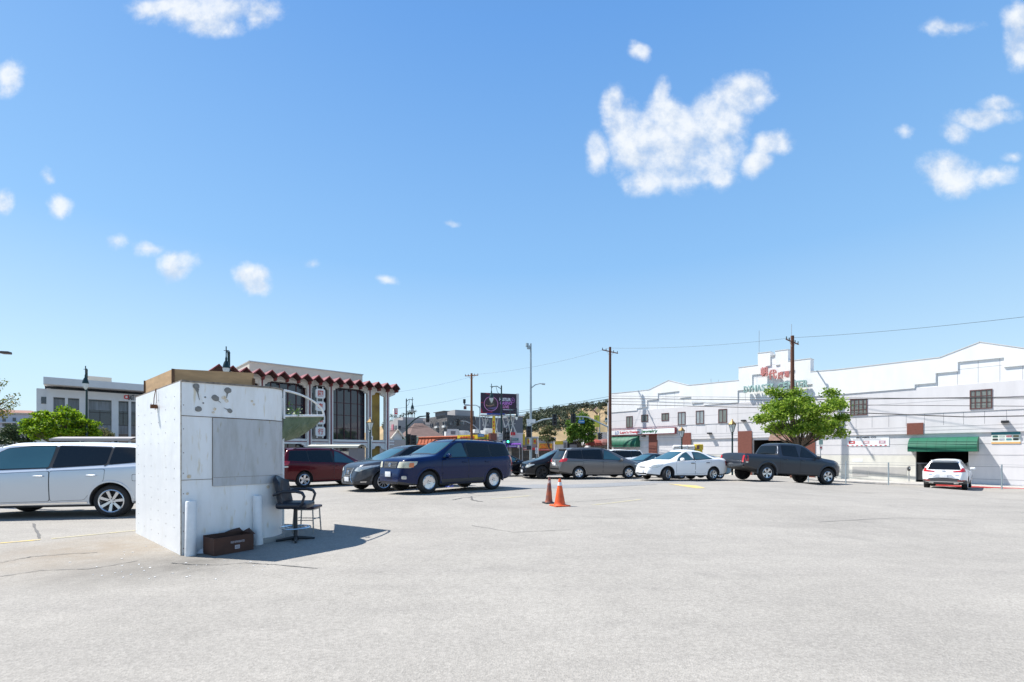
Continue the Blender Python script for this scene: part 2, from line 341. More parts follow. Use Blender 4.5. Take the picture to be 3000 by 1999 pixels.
# ------------------------------------------------------------------ attendant booth
m_white = None
def booth_paint(name, base, grime, rust, gs=(3, 3, .6)):
    m = bpy.data.materials.new(name); m.use_nodes = True; t = m.node_tree; b = t.nodes['Principled BSDF']; n = t.nodes; l = t.links
    tc = n.new('ShaderNodeTexCoord').outputs['Object']
    mp = n.new('ShaderNodeMapping'); mp.inputs['Scale'].default_value = gs; l.new(tc, mp.inputs[0])
    a = n.new('ShaderNodeTexNoise'); a.inputs['Scale'].default_value = 1.6; a.inputs['Detail'].default_value = 7; a.inputs['Roughness'].default_value = .65; l.new(mp.outputs[0], a.inputs['Vector'])
    r = n.new('ShaderNodeValToRGB'); l.new(a.outputs['Fac'], r.inputs[0]); e = r.color_ramp.elements; e[0].position = .32; e[0].color = (*grime, 1); e[1].position = .56; e[1].color = (*base, 1)
    c = n.new('ShaderNodeTexNoise'); c.inputs['Scale'].default_value = 4.5; c.inputs['Detail'].default_value = 3; l.new(mp.outputs[0], c.inputs['Vector'])
    s = n.new('ShaderNodeMapRange'); l.new(c.outputs['Fac'], s.inputs[0]); s.inputs[1].default_value = .62; s.inputs[2].default_value = .74; s.inputs[4].default_value = .7
    x = n.new('ShaderNodeMix'); x.data_type = 'RGBA'; l.new(s.outputs[0], x.inputs[0]); l.new(r.outputs[0], x.inputs[6]); x.inputs[7].default_value = (*rust, 1)
    l.new(x.outputs[2], b.inputs['Base Color']); b.inputs['Roughness'].default_value = .38
    k = n.new('ShaderNodeTexNoise'); k.inputs['Scale'].default_value = 5; k.inputs['Detail'].default_value = 3; l.new(tc, k.inputs['Vector'])
    bp = n.new('ShaderNodeBump'); bp.inputs['Strength'].default_value = .25; bp.inputs['Distance'].default_value = .03; l.new(k.outputs['Fac'], bp.inputs['Height']); l.new(bp.outputs[0], b.inputs['Normal'])
    return m
mb_white = booth_paint('booth_white_paint', (.82, .82, .81), (.74, .73, .70), (.62, .52, .34))
mb_side = booth_paint('booth_side_paint', (.82, .82, .81), (.76, .76, .76), (.76, .75, .72), (1.2, 1.2, .45))
mb_grey = booth_paint('booth_grey_panel', (.47, .48, .49), (.38, .38, .37), (.33, .295, .19), (4, 4, .9))
m_rust = M('rust', (.16, .07, .03), .9, var=.4, vs=20)
m_dark = M('dark_gap', (.015, .015, .018), .7)
m_black = M('black_plastic', (.02, .02, .022), .5)
m_chrome = M('chrome', (.75, .76, .78), .12, 1)
m_steel = M('galvanised_steel', (.42, .43, .44), .45, .6, var=.15, vs=10)
A = Vector((-4.83, 6.85)); dF = Vector((.6, .8)); dS = Vector((-.753, .658)); nF = Vector((.8, -.6)); LS = 2.93; LB = 1.18; RB = .5
booth = empty('parking_booth', (A.x, A.y, 0), 0, 'battered white sheet-metal attendant booth with rounded corner and boarded window', 'booth')
ZT = 2.55
def wpt(t, off=0):
    """booth plan outline from the front left corner along the front and round the corner"""
    if t <= LB: p = A+dF*t+nF*off
    else:
        c = A+dF*LB-nF*RB; a = math.atan2(nF.y, nF.x)+(t-LB)/RB; p = c+Vector((cos(a), sin(a)))*(RB+off)
    return p-A
TE = LB+RB*pi*.5
zt = lambda t: ZT+.035*min(t, 1.9)
def wall_patch(b, t0, t1, z0, z1, off, n=None, slope=0, mi=0):
    n = n or max(1, int((t1-t0)/.06)); vs = []
    for i in range(n+1):
        t = t0+(t1-t0)*i/n; p = wpt(t, off); 
        vs += [(p.x, p.y, z0 if not callable(z0) else z0(t)), (p.x, p.y, z1 if not callable(z1) else z1(t))]
    b.add(vs, [(2*i, 2*i+2, 2*i+3, 2*i+1) for i in range(n)], mi)
zb_ = lambda t: .0+.10*max(0, min(1, (t-1.0)/.8))
b = MB(); wall_patch(b, 0, TE, zb_, lambda t: 2.045, 0, 40); b.build('front_wall', mb_white, booth, fix=False, smooth=True)
b = MB(); wall_patch(b, 0, TE, lambda t: 2.05+.0*t, zt, .004, 40); b.build('upper_panel', mb_white, booth, fix=False, smooth=True)
EB = wpt(TE)  # end of curve
BL = dS*LS; BR = BL+Vector((EB.x, EB.y)).dot(dF)*dF
b = MB(); b.add([(0,0,0),(BL.x,BL.y,0),(BL.x,BL.y,2.53),(0,0,ZT)], [(0,1,2,3)]); 
b.build('side_wall', mb_side, booth, fix=False)
b = MB(); b.add([(EB.x,EB.y,.1),(BR.x,BR.y,.1),(BR.x,BR.y,2.55),(EB.x,EB.y,2.6),(BL.x,BL.y,0),(BL.x,BL.y,2.53)], [(0,1,2,3),(1,4,5,2)]); b.build('rear_wall', mb_white, booth, fix=False)
# roof slab with a ragged tin edge
rim = [(wpt(t, .02), zt(t)) for t in [TE*i/24 for i in range(25)]]+[(BR, 2.56), (BL+dS*.02, 2.54)]
b = MB(); vs = []
for p, z in rim: vs += [(p.x, p.y, z-.012), (p.x, p.y, z+.012+random.uniform(-.003, .006))]
n_ = len(rim); b.add(vs, [(2*i, 2*((i+1) % n_), 2*((i+1) % n_)+1, 2*i+1) for i in range(n_)]+[tuple(2*i+1 for i in range(n_)), tuple(2*i for i in range(n_))[::-1]]); b.build('roof', M('old_tin', (.30, .25, .20), .7, var=.6, vs=14), booth)
# grey boarded window + pane seams
b = MB(); wall_patch(b, .415, 1.64, .985, 2.04, .012, 24); b.build('boarded_window', mb_grey, booth, fix=False, smooth=True)
b = MB(); wall_patch(b, .415, 1.66, 2.037, 2.047, .014, 24); wall_patch(b, 0, .415, 2.04, 2.048, .006, 4); wall_patch(b, 0, .41, 1.096, 1.103, .006, 4); wall_patch(b, .407, .413, .99, 2.04, .006, 1)
wall_patch(b, .42, 1.64, 1.118, 1.122, .0135, 20); wall_patch(b, 1.655, 1.662, .4, 2.3, .010, 1); b.build('panel_seam', M('seam_rust', (.15, .09, .05), .8, var=.5, vs=9), booth, fix=False)
# plaster blobs and rust streaks on the upper panel
def blob(b, t, z, r, tail, off=.009):
    n = 14; vs = []
    pts = []
    for k in range(n):
        a = 2*pi*k/n; q = r*random.uniform(.88, 1.1); pts.append((t+q*cos(a), z+q*.95*sin(a)))
    for q in pts: p = wpt(q[0], off); vs.append((p.x, p.y, q[1]))
    p = wpt(t, off+.006); vs.append((p.x, p.y, z)); b.add(vs, [(k, (k+1) % n, n) for k in range(n)])
    if tail:
        tx, tz = tail; vs = []
        for (a, c, w) in ((t+tx*.15, z+tz*.15, r*.7), (t+tx*.45, z+tz*.45, r*.2), (t+tx, z+tz, .003)):
            for s in (-1, 1): p = wpt(a+s*w*(1 if abs(tz) > abs(tx) else 0), off+.001); vs.append((p.x, p.y, c+s*w*(0 if abs(tz) > abs(tx) else 1)))
        b.add(vs, [(0, 1, 3, 2), (2, 3, 5, 4)])
for t, z, r, tail in ((.19,2.49,.047,(.045,-.20)),(.627,2.48,.050,(-.02,-.13)),(.45,2.34,.052,(.08,-.07)),(.22,2.155,.046,None),(.655,2.16,.038,(-.09,.04)),(.31,2.34,.014,None),(.285,2.25,.013,None)):
    b = MB(); blob(b, t, z, r, tail); b.build('plaster_patch', M('grey_plaster', (.24, .235, .22), .9, var=.3, vs=30), booth)
pass
for t, z, rr_s in ((.57,2.36,.035),(.61,2.31,.03),(.99,2.34,.022),(1.02,2.29,.02),(.44,2.17,.025),(.42,2.12,.02),(.1,1.15,.03),(1.25,.93,.03),(.08,.9,.02)):
    b = MB(); blob(b, t, z, rr_s, None, .006); b.build('rust_stain', M('rust_stain', (.60,.47,.30), .7, var=.3, vs=20, col2=(.75,.70,.62)), booth)
# screws on the sunlit side
b = MB()
for i in range(6):
    for j in range(13):
        s = .35+i*.47+random.uniform(-.02, .02); z = .2+j*.18+random.uniform(-.02, .02)
        if random.random() < .85: p = dS*s+Vector((-.658, -.753))*.002; b.box((p.x, p.y, z), (.012, .006, .012), math.atan2(dS.y, dS.x))
b.build('screw', M('screw_steel', (.35, .33, .3), .5), booth)['kind'] = 'stuff'
b = MB(); 
for z in (.1, .35, .62, .9, 1.2, 1.5, 1.85, 2.2): p = wpt(.03, .004); b.box((p.x, p.y, z), (.006, .006, .014))
b.build('corner_rivet', m_rust, booth)['kind'] = 'stuff'
b = MB(); p0 = dS*.0; 
b.tube([(p0.x+.0, p0.y-.003, 0), (p0.x, p0.y-.003, ZT)], .008, 6); b.build('corner_strip', M('corner_rust', (.5, .47, .4), .7, var=.6, vs=8, col2=(.2,.13,.07)), booth)
# bracket and wire on side wall
b = MB(); p = dS*1.35+Vector((-.658, -.753))*.05; b.box((p.x, p.y, 2.26), (.09, .08, .06), .7); b.tube([(p.x, p.y, 2.27), (p.x+.03, p.y-.03, 2.4), (p.x+.02, p.y+.02, 2.55)], .006, 6); b.tube([(p.x+.03, p.y-.01, 2.2), (p.x+.07, p.y-.03, 2.35), (p.x+.04, p.y, 2.56)], .004, 5); b.build('side_bracket', m_rust, booth)
# concrete foot on the right
b = MB(); vs = []
for t in [1.0+i*.08 for i in range(13)]:
    p = wpt(min(t, TE), .05); q = wpt(min(t, TE), -.1); vs += [(p.x,p.y,0), (p.x,p.y,.07), (q.x,q.y,.11)]
b.add(vs, [(3*i+a, 3*i+3+a, 3*i+4+a, 3*i+1+a) for i in range(12) for a in (0, 1)]); b.build('base_kerb', m_conc, booth)
# corner door frame
b = MB()
for t, w, mi in ((1.80, .05, 0), (1.90, .04, 1), (1.96, .03, 0)):
    p = wpt(t, .02); b.box((p.x, p.y, 1.3), (.04, w, 2.35), .5, mi)
b.build('door_frame', [mb_white, m_dark], booth)
# plywood parapet on the roof
m_ply = M('plywood', (.52, .33, .165), .8, var=.3, vs=2.5, bump=.2, stretch=(1, 1, 4))
pp = empty('plywood_parapet', (0, 0, 0), 0, 'bare plywood parapet box standing on the roof of the white booth', 'plywood box')
c0 = Vector((-5.25, 7.27)); c1 = Vector((-6.62, 8.47)); c2 = Vector((-4.53, 8.23)); c3 = c1+(c2-c0)
def panel(a, b2, za, zb, nm):
    b = MB(); d = (b2-a).normalized(); q = Vector((-d.y, d.x))*.02
    b.add([(a.x,a.y,2.5),(b2.x,b2.y,2.5),(b2.x,b2.y,zb),(a.x,a.y,za),(a.x+q.x,a.y+q.y,2.5),(b2.x+q.x,b2.y+q.y,2.5),(b2.x+q.x,b2.y+q.y,zb),(a.x+q.x,a.y+q.y,za)], [(0,1,2,3),(4,7,6,5),(0,4,5,1),(3,2,6,7),(1,5,6,2),(0,3,7,4)])
    return b.build(nm, m_ply, pp)
panel(c0, c2, 2.80, 2.90, 'front_panel'); panel(c1, c0, 2.8, 2.80, 'side_panel'); panel(c2, c3, 2.9, 2.9, 'side_panel'); panel(c3, c1, 2.9, 2.8, 'rear_panel')
m_dw = M('dark_wood', (.15, .08, .04), .8, var=.4, vs=9)
for c in (c0, c1, c2): MB().box((c.x, c.y, 2.66), (.04, .04, .28), .6).build('corner_batten', m_dw, pp)
# hinged round canopy over the booth door
cn = empty('door_canopy', (0, 0, 0), 0, 'round booth door canopy of faded green canvas on a bent white tube frame', 'canopy')
H0 = Vector((-4.02, 8.28, 2.60)); H1 = Vector((-4.02, 8.28, 2.15)); TP = Vector((-3.74, 9.33, 2.235)); BK = Vector((-4.95, 10.05, 2.10))
m_wt = M('white_tube_paint', (.75, .75, .74), .35, var=.15, vs=8)
b = MB(); b.tube([H1, TP], .022, 8); b.tube([H1-Vector((0,0,.05)), H0], .02, 8)
arc = [H0.lerp(TP, 0)]
for i in range(1, 17):
    a = i/16*pi/2; arc.append(Vector((H0.x+(TP.x-H0.x)*sin(a), H0.y+(TP.y-H0.y)*sin(a), TP.z+(H0.z-TP.z)*cos(a))))
b.tube(arc, .02, 8); b.tube([BK, TP], .018, 8); b.tube([H1, BK], .018, 8); b.build('tube_frame', m_wt, cn, smooth=True)
m_canvas = M('green_canvas', (.075, .115, .06), .75, var=.35, vs=7, col2=(.15, .19, .12))
b = MB(); nU, nV = 16, 8; vs = []
low = [Vector((-4.03,8.2,1.77)), Vector((-4.2,9.0,1.70)), Vector((-4.25,9.55,1.80)), TP]
def bez(p, t): return p[0]*(1-t)**3+p[1]*3*t*(1-t)**2+p[2]*3*t*t*(1-t)+p[3]*t**3
for i in range(nU+1):
    for j in range(nV+1):
        t = i/nU; s = j/nV; p = H1.lerp(TP, t)-Vector((0,0,.02)); q = bez(low, t); r = p.lerp(q, s); r += Vector((.12, .03, 0))*sin(pi*s)*sin(pi*t); vs.append(r)
b.add(vs, [(i*(nV+1)+j, (i+1)*(nV+1)+j, (i+1)*(nV+1)+j+1, i*(nV+1)+j+1) for i in range(nU) for j in range(nV)])
vs = []
for i in range(nU+1):
    for j in range(nV+1):
        t = i/nU; s = j/nV; p = bez(low, t); q = Vector((-4.3,8.7,1.8)).lerp(BK, min(1, t*1.2)) if t < .84 else BK.lerp(TP, (t-.84)/.16); r = p.lerp(q, s); r.z -= .08*sin(pi*s); vs.append(r)
b.add(vs, [(i*(nV+1)+j, (i+1)*(nV+1)+j, (i+1)*(nV+1)+j+1, i*(nV+1)+j+1) for i in range(nU) for j in range(nV)])
o = b.build('canvas', m_canvas, cn, fix=False, smooth=True)
b = MB()
for k in range(7):
    x0 = .12+k*.12; pts = []
    for j in range(6):
        t = x0+.05*sin(j*1.3+k); s = .25+.1*j+.03*random.random(); p = H1.lerp(TP, t)-Vector((0,0,.02)); q = bez(low, t); r = p.lerp(q, s)+Vector((.12, .03, 0))*sin(pi*s)*sin(pi*t)+Vector((.006,-.01,0)); pts.append(r)
    b.tube(pts, .003, 4)
b.build('faded_scrawl', M('faded_white_lettering', (.22, .27, .2), .8), cn)['kind'] = 'stuff'
# bollards, crate, litter
m_bol = M('bollard_paint', (.78, .78, .77), .5, var=.12, vs=6, bump=.2, bs=15)
for i, (x, y, lb) in enumerate(((-4.70, 6.86, 'white pipe bollard at the sunlit front corner of the booth'), (-4.14, 7.66, 'white pipe bollard between the brown box and the black chair'))):
    o = MB().lathe([(0,-.05),(.072,-.05),(.072,.78),(.062,.80),(0,.802)], (0,0,0), 24).build('bollard', m_bol, smooth=True); o.location = (x, y, 0); o.rotation_euler = (0, R(.8*(1-2*i)), 0)
    tag(o, lb, 'bollard', 'pipe bollards in front of the booth')
m_card = M('brown_waxed_card', (.085, .036, .022), .75, var=.4, vs=5)
bx = empty('cardboard_box', (-4.31, 6.79, 0), math.atan2(.48, .31), 'open brown cardboard box lettered keep refrigerated on the ground by the booth', 'box')
b = MB(); w, dp, h, t = .57, .33, .255, .008
b.bx(0, w, 0, dp, .002, .01); b.bx(0, w, 0, t, .01, h); b.bx(0, w, dp-t, dp, .01, h+.02); b.bx(0, t, t, dp-t, .01, h); b.bx(w-t, w, t, dp-t, .01, h+.01)
b.build('carton', m_card, bx)
b = MB(); b.add([(w-.02,dp-.02,h),(w-.02,.02,h),(w+.06,.05,h-.03),(w+.08,dp-.05,h+.05)], [(0,1,2,3)]); b.add([(.3,dp,h+.02),(w,dp,h+.01),(w-.02,dp+.05,h+.06),(.42,dp+.04,h+.045)], [(0,1,2,3)]); b.build('flap', m_card, bx)
m_ink = M('pale_ink', (.55, .50, .52), .7)
text('KEEP REFRIGERATED', 'lettering', m_ink, .04, bx, (.33, -.003, .165), fit=(.20, .032), ext=.001)
b = MB(); b.bx(.29, .36, -.004, -.001, .06, .115); b.build('printed_label', m_ink, bx)
b = MB(); b.bx(.295, .355, -.006, -.0045, .075, .08); b.bx(.30, .35, -.006, -.0045, .09, .094); b.bx(.30, .345, -.006, -.0045, .1, .103); b.build('label_print', m_card, bx)
o = MB().add([(0,0,.004),(.11,.02,.008),(.15,.07,.05),(.08,.11,.012),(.02,.07,.045),(.05,.05,.07)], [(0,1,5),(1,2,5),(2,3,5),(3,4,5),(4,0,5)]).build('crumpled_paper', M('paper', (.7,.7,.72), .8)); o.location = (-4.62, 7.0, 0); o.location = (*G(572, 1624), 0)
tag(o, 'scrap of crumpled white paper beside the brown box', 'paper')
def bez3(a, b, c, n=8): return [Vector(a)*(1-t)**2+Vector(b)*2*t*(1-t)+Vector(c)*t*t for t in [i/n for i in range(n+1)]]
def rbox(c, s, bev, name, mat, parent, rot=None, rz=0, seg=3):
    bm = bmesh.new(); bmesh.ops.create_cube(bm, size=1)
    bmesh.ops.scale(bm, vec=s, verts=bm.verts); bmesh.ops.bevel(bm, geom=bm.edges, offset=bev, segments=seg, profile=.5, affect='EDGES')
    me = bpy.data.meshes.new(name); bm.to_mesh(me); bm.free(); me.materials.append(mat); me.shade_smooth()
    o = bpy.data.objects.new(name, me); C.objects.link(o); o.parent = parent; o.location = c; o.rotation_euler = rot or (0, 0, rz); return o
# bar chair with arms
m_lea = M('black_leatherette', (.018, .022, .035), .38, var=.3, vs=12)
ch = empty('bar_chair', (-3.68, 7.98, 0), R(5), 'black leatherette swivel bar chair with arms and foot ring', 'chair')
rbox((0,0,.62), (.50,.48,.11), .045, 'seat', m_lea, ch)
bm = MB(); vs = []; nI, nJ = 14, 10
for side in (0, 1):
    for i in range(nI+1):
        for j in range(nJ+1):
            a = -1+2*i/nI; z = j/nJ; hw = .235*(1-.18*z**3) ; yy_ = a*hw; bulge = .06*(1-a*a) ; tuft = .012*cos(a*7)*cos(z*9)
            zz = .60+.52*z-(.10*a*a if z > .8 else 0)*((z-.8)/.2); x = -.22-.10*z+.10*a*a
            vs.append((x+(.035+tuft if side == 0 else -.045)*(1 if abs(a) < 1 and 0 < j < nJ else .15), yy_, zz))
k_ = (nI+1)*(nJ+1); idx = lambda s, i, j: s*k_+i*(nJ+1)+j
fs = [(idx(0,i,j), idx(0,i+1,j), idx(0,i+1,j+1), idx(0,i,j+1)) for i in range(nI) for j in range(nJ)]+[(idx(1,i,j), idx(1,i,j+1), idx(1,i+1,j+1), idx(1,i+1,j)) for i in range(nI) for j in range(nJ)]
fs += [(idx(0,0,j), idx(0,0,j+1), idx(1,0,j+1), idx(1,0,j)) for j in range(nJ)]+[(idx(0,nI,j), idx(1,nI,j), idx(1,nI,j+1), idx(0,nI,j+1)) for j in range(nJ)]
fs += [(idx(0,i,0), idx(1,i,0), idx(1,i+1,0), idx(0,i+1,0)) for i in range(nI)]+[(idx(0,i,nJ), idx(0,i+1,nJ), idx(1,i+1,nJ), idx(1,i,nJ)) for i in range(nI)]
bm.add(vs, fs).build('backrest', m_lea, ch, smooth=True, angle=80)
for s in (-1, 1):
    b = MB(); y = s*.27
    b.tube([(-.27,y*.9,.80),(-.1,y,.86),(.10,y,.865),(.20,y,.84),(.235,y,.78),(.20,y,.66),(.14,y*.95,.60)], [.022,.026,.027,.026,.022,.02,.018], 10); b.build('armrest', m_lea, ch, smooth=True)
b = MB(); b.lathe([(0,.57),(.10,.57),(.10,.555),(.032,.55),(.032,.08),(.05,.04),(.05,.0)], (0,0,0), 16); b.build('column', m_black, ch, smooth=True)
b = MB(); n = 36; b.tube([(.235*cos(2*pi*k/n), .235*sin(2*pi*k/n), .235) for k in range(n+1)], .013, 8, cap=False)
for a in (.6, 2.7, 4.8): b.tube([(.03*cos(a), .03*sin(a), .20), (.23*cos(a), .23*sin(a), .233)], .008, 6)
b.build('foot_ring', m_chrome, ch, smooth=True)
for a in (20, 110, 200, 290):
    b = MB(); b.tube([(.03*cos(R(a)), .03*sin(R(a)), .06), (.30*cos(R(a)), .30*sin(R(a)), .028)], [.03, .02], 8); b.build('leg', m_black, ch, smooth=True)
# low stool behind it
m_alu = M('worn_aluminium', (.33, .32, .30), .4, .5)
stl = empty('stool', (-3.86, 8.84, 0), R(0), 'low metal-framed stool with maroon pad behind the bar chair', 'stool')
rbox((0,0,.485), (.43,.40,.055), .025, 'seat', M('maroon_vinyl', (.045,.022,.035), .35), stl)
for sx_ in (-1, 1):
    for sy_ in (-1, 1):
        b = MB(); b.tube([(sx_*.17,sy_*.15,.46),(sx_*.195,sy_*.17,0)], .013, 8); b.build('leg', m_alu, stl, smooth=True)
b = MB()
for sx_ in (-1, 1): b.tube([(sx_*.18,-.16,.27),(sx_*.18,.16,.27)], .008, 6)
for sy_ in (-1, 1): b.tube([(-.18,sy_*.16,.25),(.18,sy_*.16,.25)], .008, 6); b.box((0, sy_*.15, .45), (.36,.012,.03)); 
for sx_ in (-1, 1): b.box((sx_*.17, 0, .45), (.012,.30,.03))
b.build('frame', m_alu, stl)
# plant in the canopy
m_leafy = M('canopy_plant_leaf', (.10, .20, .035), .5, var=.4, vs=20)
b = MB(); random.seed(3)
for k in range(60):
    a, r = random.uniform(0, 6.28), random.uniform(.02, .2); base = Vector((-3.98, 8.5, 2.17))+Vector((.1*cos(a), r*1.6*abs(sin(a)), random.uniform(0, .14)))
    if k % 5 == 0: base = Vector((-4.0+random.uniform(-.02,.06), 8.36+random.uniform(0,.08), random.uniform(2.2, 2.45)))
    d = Vector((random.uniform(-1,1), random.uniform(-1,1), random.uniform(-.2,1))).normalized(); q = d.orthogonal().normalized(); l_ = random.uniform(.03, .06)
    b.add([base, base+d*l_*.5+q*l_*.3, base+d*l_, base+d*l_*.5-q*l_*.3], [(0,1,2,3)])
    if k % 4 == 0: b.tube([base-Vector((0,0,.1)), base], .003, 4)
tag(b.build('potted_plant', m_leafy, fix=False), 'small green leafy plant growing inside the booth door canopy', 'plant')
# litter flecks by the booth
m_fl = M('litter_fleck', (.72,.71,.69), .8)
b = MB(); random.seed(11)
for k in range(46):
    px = random.gauss(520, 130); py = random.uniform(1600, 1700)
    if 530 < px < 800 and py < 1640: continue
    x, y = G(px, py); b.box((x, y, gz(x, y)+.004), (random.uniform(.01,.035), random.uniform(.008,.02), .004), random.uniform(0, 3))
tag(b.build('paper_litter', m_fl), 'pale litter flecks scattered on the asphalt by the booth', None, None, 'stuff')
# ------------------------------------------------------------------ vehicles
def interp(pts, x):
    if x <= pts[0][0]: return pts[0][1]
    for (a, c), (e, f) in zip(pts, pts[1:]):
        if x <= e: return c+(f-c)*(x-a)/(e-a) if e > a else f
    return pts[-1][1]
def smooth(pts, x, w=.06): return sum(interp(pts, x+d) for d in (-w, -w/2, 0, w/2, w))/5
def paint(name, col, metal=.35, rough=.32): return M('paint_'+name, col, rough, metal, coat=.3, spec=.25)
m_glass = M('tinted_car_glass', (.006, .008, .010), .05, spec=.38)
m_glass2 = M('sky_tinted_car_glass', (.03, .085, .11), .04, spec=.6)  # cyan base colour stands in for the reflected sky
m_tyre = M('tyre_rubber', (.018, .018, .019), .85)
m_rim = M('alloy_rim', (.62, .63, .65), .25, .85)
m_rimd = M('dark_rim', (.04, .04, .045), .4, .5)
m_lamp = M('headlamp_glass', (.62, .62, .58), .08, .3, coat=1, var=.35, vs=18)
m_lampy = M('aged_headlamp', (.62, .58, .42), .2, .1, coat=1, var=.25, vs=14)
m_red = M('tail_lamp_red', (.42, .008, .008), .15, coat=1)
m_amber = M('amber_lens', (.7, .16, .02), .15, coat=1)
m_plate = M('plate_white', (.75, .76, .78), .4, var=.25, vs=40)
m_trim = M('window_trim_black', (.01, .01, .01), .35)
m_clad = M('grey_cladding', (.045, .045, .048), .6)
def ring(sp, x):
    xf, xr = sp['wb']/2+sp['fo'], -sp['wb']/2-sp['ro']; Wm = sp['W']/2
    df, dr = xf-x, x-xr; W_ = Wm
    nf, nr = sp.get('nf', .75), sp.get('nr', .5)
    if df < nf: W_ = Wm*(1-sp.get('tf', .40)*max(0, 1-max(df,0)/nf)**2.3)
    if dr < nr: W_ = Wm*(1-sp.get('tr_', .22)*max(0, 1-max(dr,0)/nr)**2.3)
    zt_ = smooth(sp['top'], x); zb = interp(sp['bot'], x); bl = min(interp(sp['belt'], x), zt_-.045)
    g = zt_-bl; gr = sp['H']-interp(sp['belt'], 0); f = max(0, min(1, g/gr))
    wt = (W_*.93)*(1-f)+sp['wr']*(W_/Wm)*f
    e = min(.11, .42*g); hh = bl-zb
    return [(0, zb), (W_*.80, zb), (W_*.935, zb+.03), (W_*.965, zb+.09), (W_*.985, zb+.34*hh), (W_, zb+.62*hh), (W_*.995, bl-.13*hh-.01), (W_*.975, bl-.02), (W_*.955, bl+.004), (W_*.945*(1-.5*f)+wt*.5*f+.0, bl+.5*(g-e) if f > .3 else bl+.3*(g-e)),
            (wt+.015, zt_-e), (wt-.03, zt_-e*.28), (wt-.13, zt_), (wt*.5, zt_+.022), (0, zt_+.028)]
def chaikin(p, n=2):
    for _ in range(n):
        q = [p[0]]
        for a, c in zip(p, p[1:]): q += [(a[0]*.75+c[0]*.25, a[1]*.75+c[1]*.25), (a[0]*.25+c[0]*.75, a[1]*.25+c[1]*.75)]
        p = q+[p[-1]]
    return p
def bodymesh(sp):
    xf, xr = sp['wb']/2+sp['fo'], -sp['wb']/2-sp['ro']; n = 84
    xs = [xr+(xf-xr)*i/n for i in range(n+1)]+[xr+d for d in (.006, .02, .035)]+[xf-d for d in (.006, .02, .035)]
    for p in sp['top']: xs += [p[0]] if xr < p[0] < xf else []
    xs = sorted(set(round(x, 4) for x in xs)); xs = [x for i, x in enumerate(xs) if i == 0 or x-xs[i-1] > .004]
    vs = []; fs = []; m = None
    for x in xs:
        h = chaikin(ring(sp, x)); full = [(y, z) for y, z in h]+[(-y, z) for y, z in h[-2:0:-1]]
        m = len(full); vs += [(x, y, z) for y, z in full]
    for i in range(len(xs)-1):
        for k in range(m): fs.append((i*m+k, i*m+(k+1) % m, (i+1)*m+(k+1) % m, (i+1)*m+k))
    fs += [tuple(range(m)), tuple((len(xs)-1)*m+k for k in range(m))[::-1]]
    me = bpy.data.meshes.new('body'); me.from_pydata(vs, [], fs); bm = bmesh.new(); bm.from_mesh(me); bmesh.ops.recalc_face_normals(bm, faces=bm.faces); bm.to_mesh(me); bm.free()
    return me
def make_body(sp, mats, root):
    me = bodymesh(sp); ob = bpy.data.objects.new('body', me); C.objects.link(ob)
    cb = MB(); r = sp['tr']+sp.get('gap', .055)
    for x in (sp['wb']/2, -sp['wb']/2):
        for s in (-1, 1):
            n = 40; y0, y1 = s*(sp['W']/2-.33), s*(sp['W']/2+.12); vs = []
            prof = [(x+r*cos(2*pi*k/n), sp['tr']+.01+r*sin(2*pi*k/n)*(1 if sin(2*pi*k/n) > 0 else 1.15)) for k in range(n)]
            cb.prism(prof, min(y0, y1), max(y0, y1))
    if sp.get('bed'): x0, x1, z0 = sp['bed']; cb.bx(x0, x1, -sp['W']/2+.14, sp['W']/2-.14, z0, 3)
    co_ = cb.build('cutter', m_dark)
    md = ob.modifiers.new('b', 'BOOLEAN'); md.operation = 'DIFFERENCE'; md.object = co_; md.solver = 'EXACT'
    bpy.context.view_layer.update()
    m2 = bpy.data.meshes.new_from_object(ob.evaluated_get(bpy.context.evaluated_depsgraph_get()))
    ob.modifiers.clear(); ob.data = m2; bpy.data.objects.remove(co_)
    m2.materials.clear()
    for q in mats: m2.materials.append(q)
    for p in m2.polygons:
        c = p.center; p.material_index = 0; n = p.normal
        for x in (sp['wb']/2, -sp['wb']/2):
            d = math.hypot(c.x-x, c.z-sp['tr']-.01)
            if d < r*1.16 and (abs(c.y) < sp['W']/2-.32 or abs(n.y) < .35) and d < r+.02 and abs(c.y) > sp['W']/2-.5 and c.z < sp['tr']+r+.02: p.material_index = 1
        if c.z < interp(sp['bot'], c.x)+.07 or n.z < -.8: p.material_index = 1
        if sp.get('clad') and c.z < interp(sp['bot'], c.x)+sp['clad']: p.material_index = 1
        if sp.get('bed') and sp['bed'][0]-.01 < c.x < sp['bed'][1]+.01 and abs(c.y) < sp['W']/2-.12 and c.z < 3 and (n.z > .9 and c.z < sp['bed'][2]+.02 or abs(n.z) < .1) and c.z > sp['bed'][2]-.01: p.material_index = 1
    m2.shade_smooth(); m2.set_sharp_from_angle(angle=R(38))
    ob.parent = root; ob.name = 'body'
    bvh = BVHTree.FromObject(ob, bpy.context.evaluated_depsgraph_get())
    return ob, bvh
FR = {'left': (Vector((0, 4, 0)), Vector((1, 0, 0)), Vector((0, 0, 1)), Vector((0, -1, 0))), 'right': (Vector((0, -4, 0)), Vector((1, 0, 0)), Vector((0, 0, 1)), Vector((0, 1, 0))),
      'front': (Vector((6, 0, 0)), Vector((0, 1, 0)), Vector((0, 0, 1)), Vector((-1, 0, 0))), 'rear': (Vector((-6, 0, 0)), Vector((0, 1, 0)), Vector((0, 0, 1)), Vector((1, 0, 0))),
      'top': (Vector((0, 0, 5)), Vector((1, 0, 0)), Vector((0, 1, 0)), Vector((0, 0, -1)))}
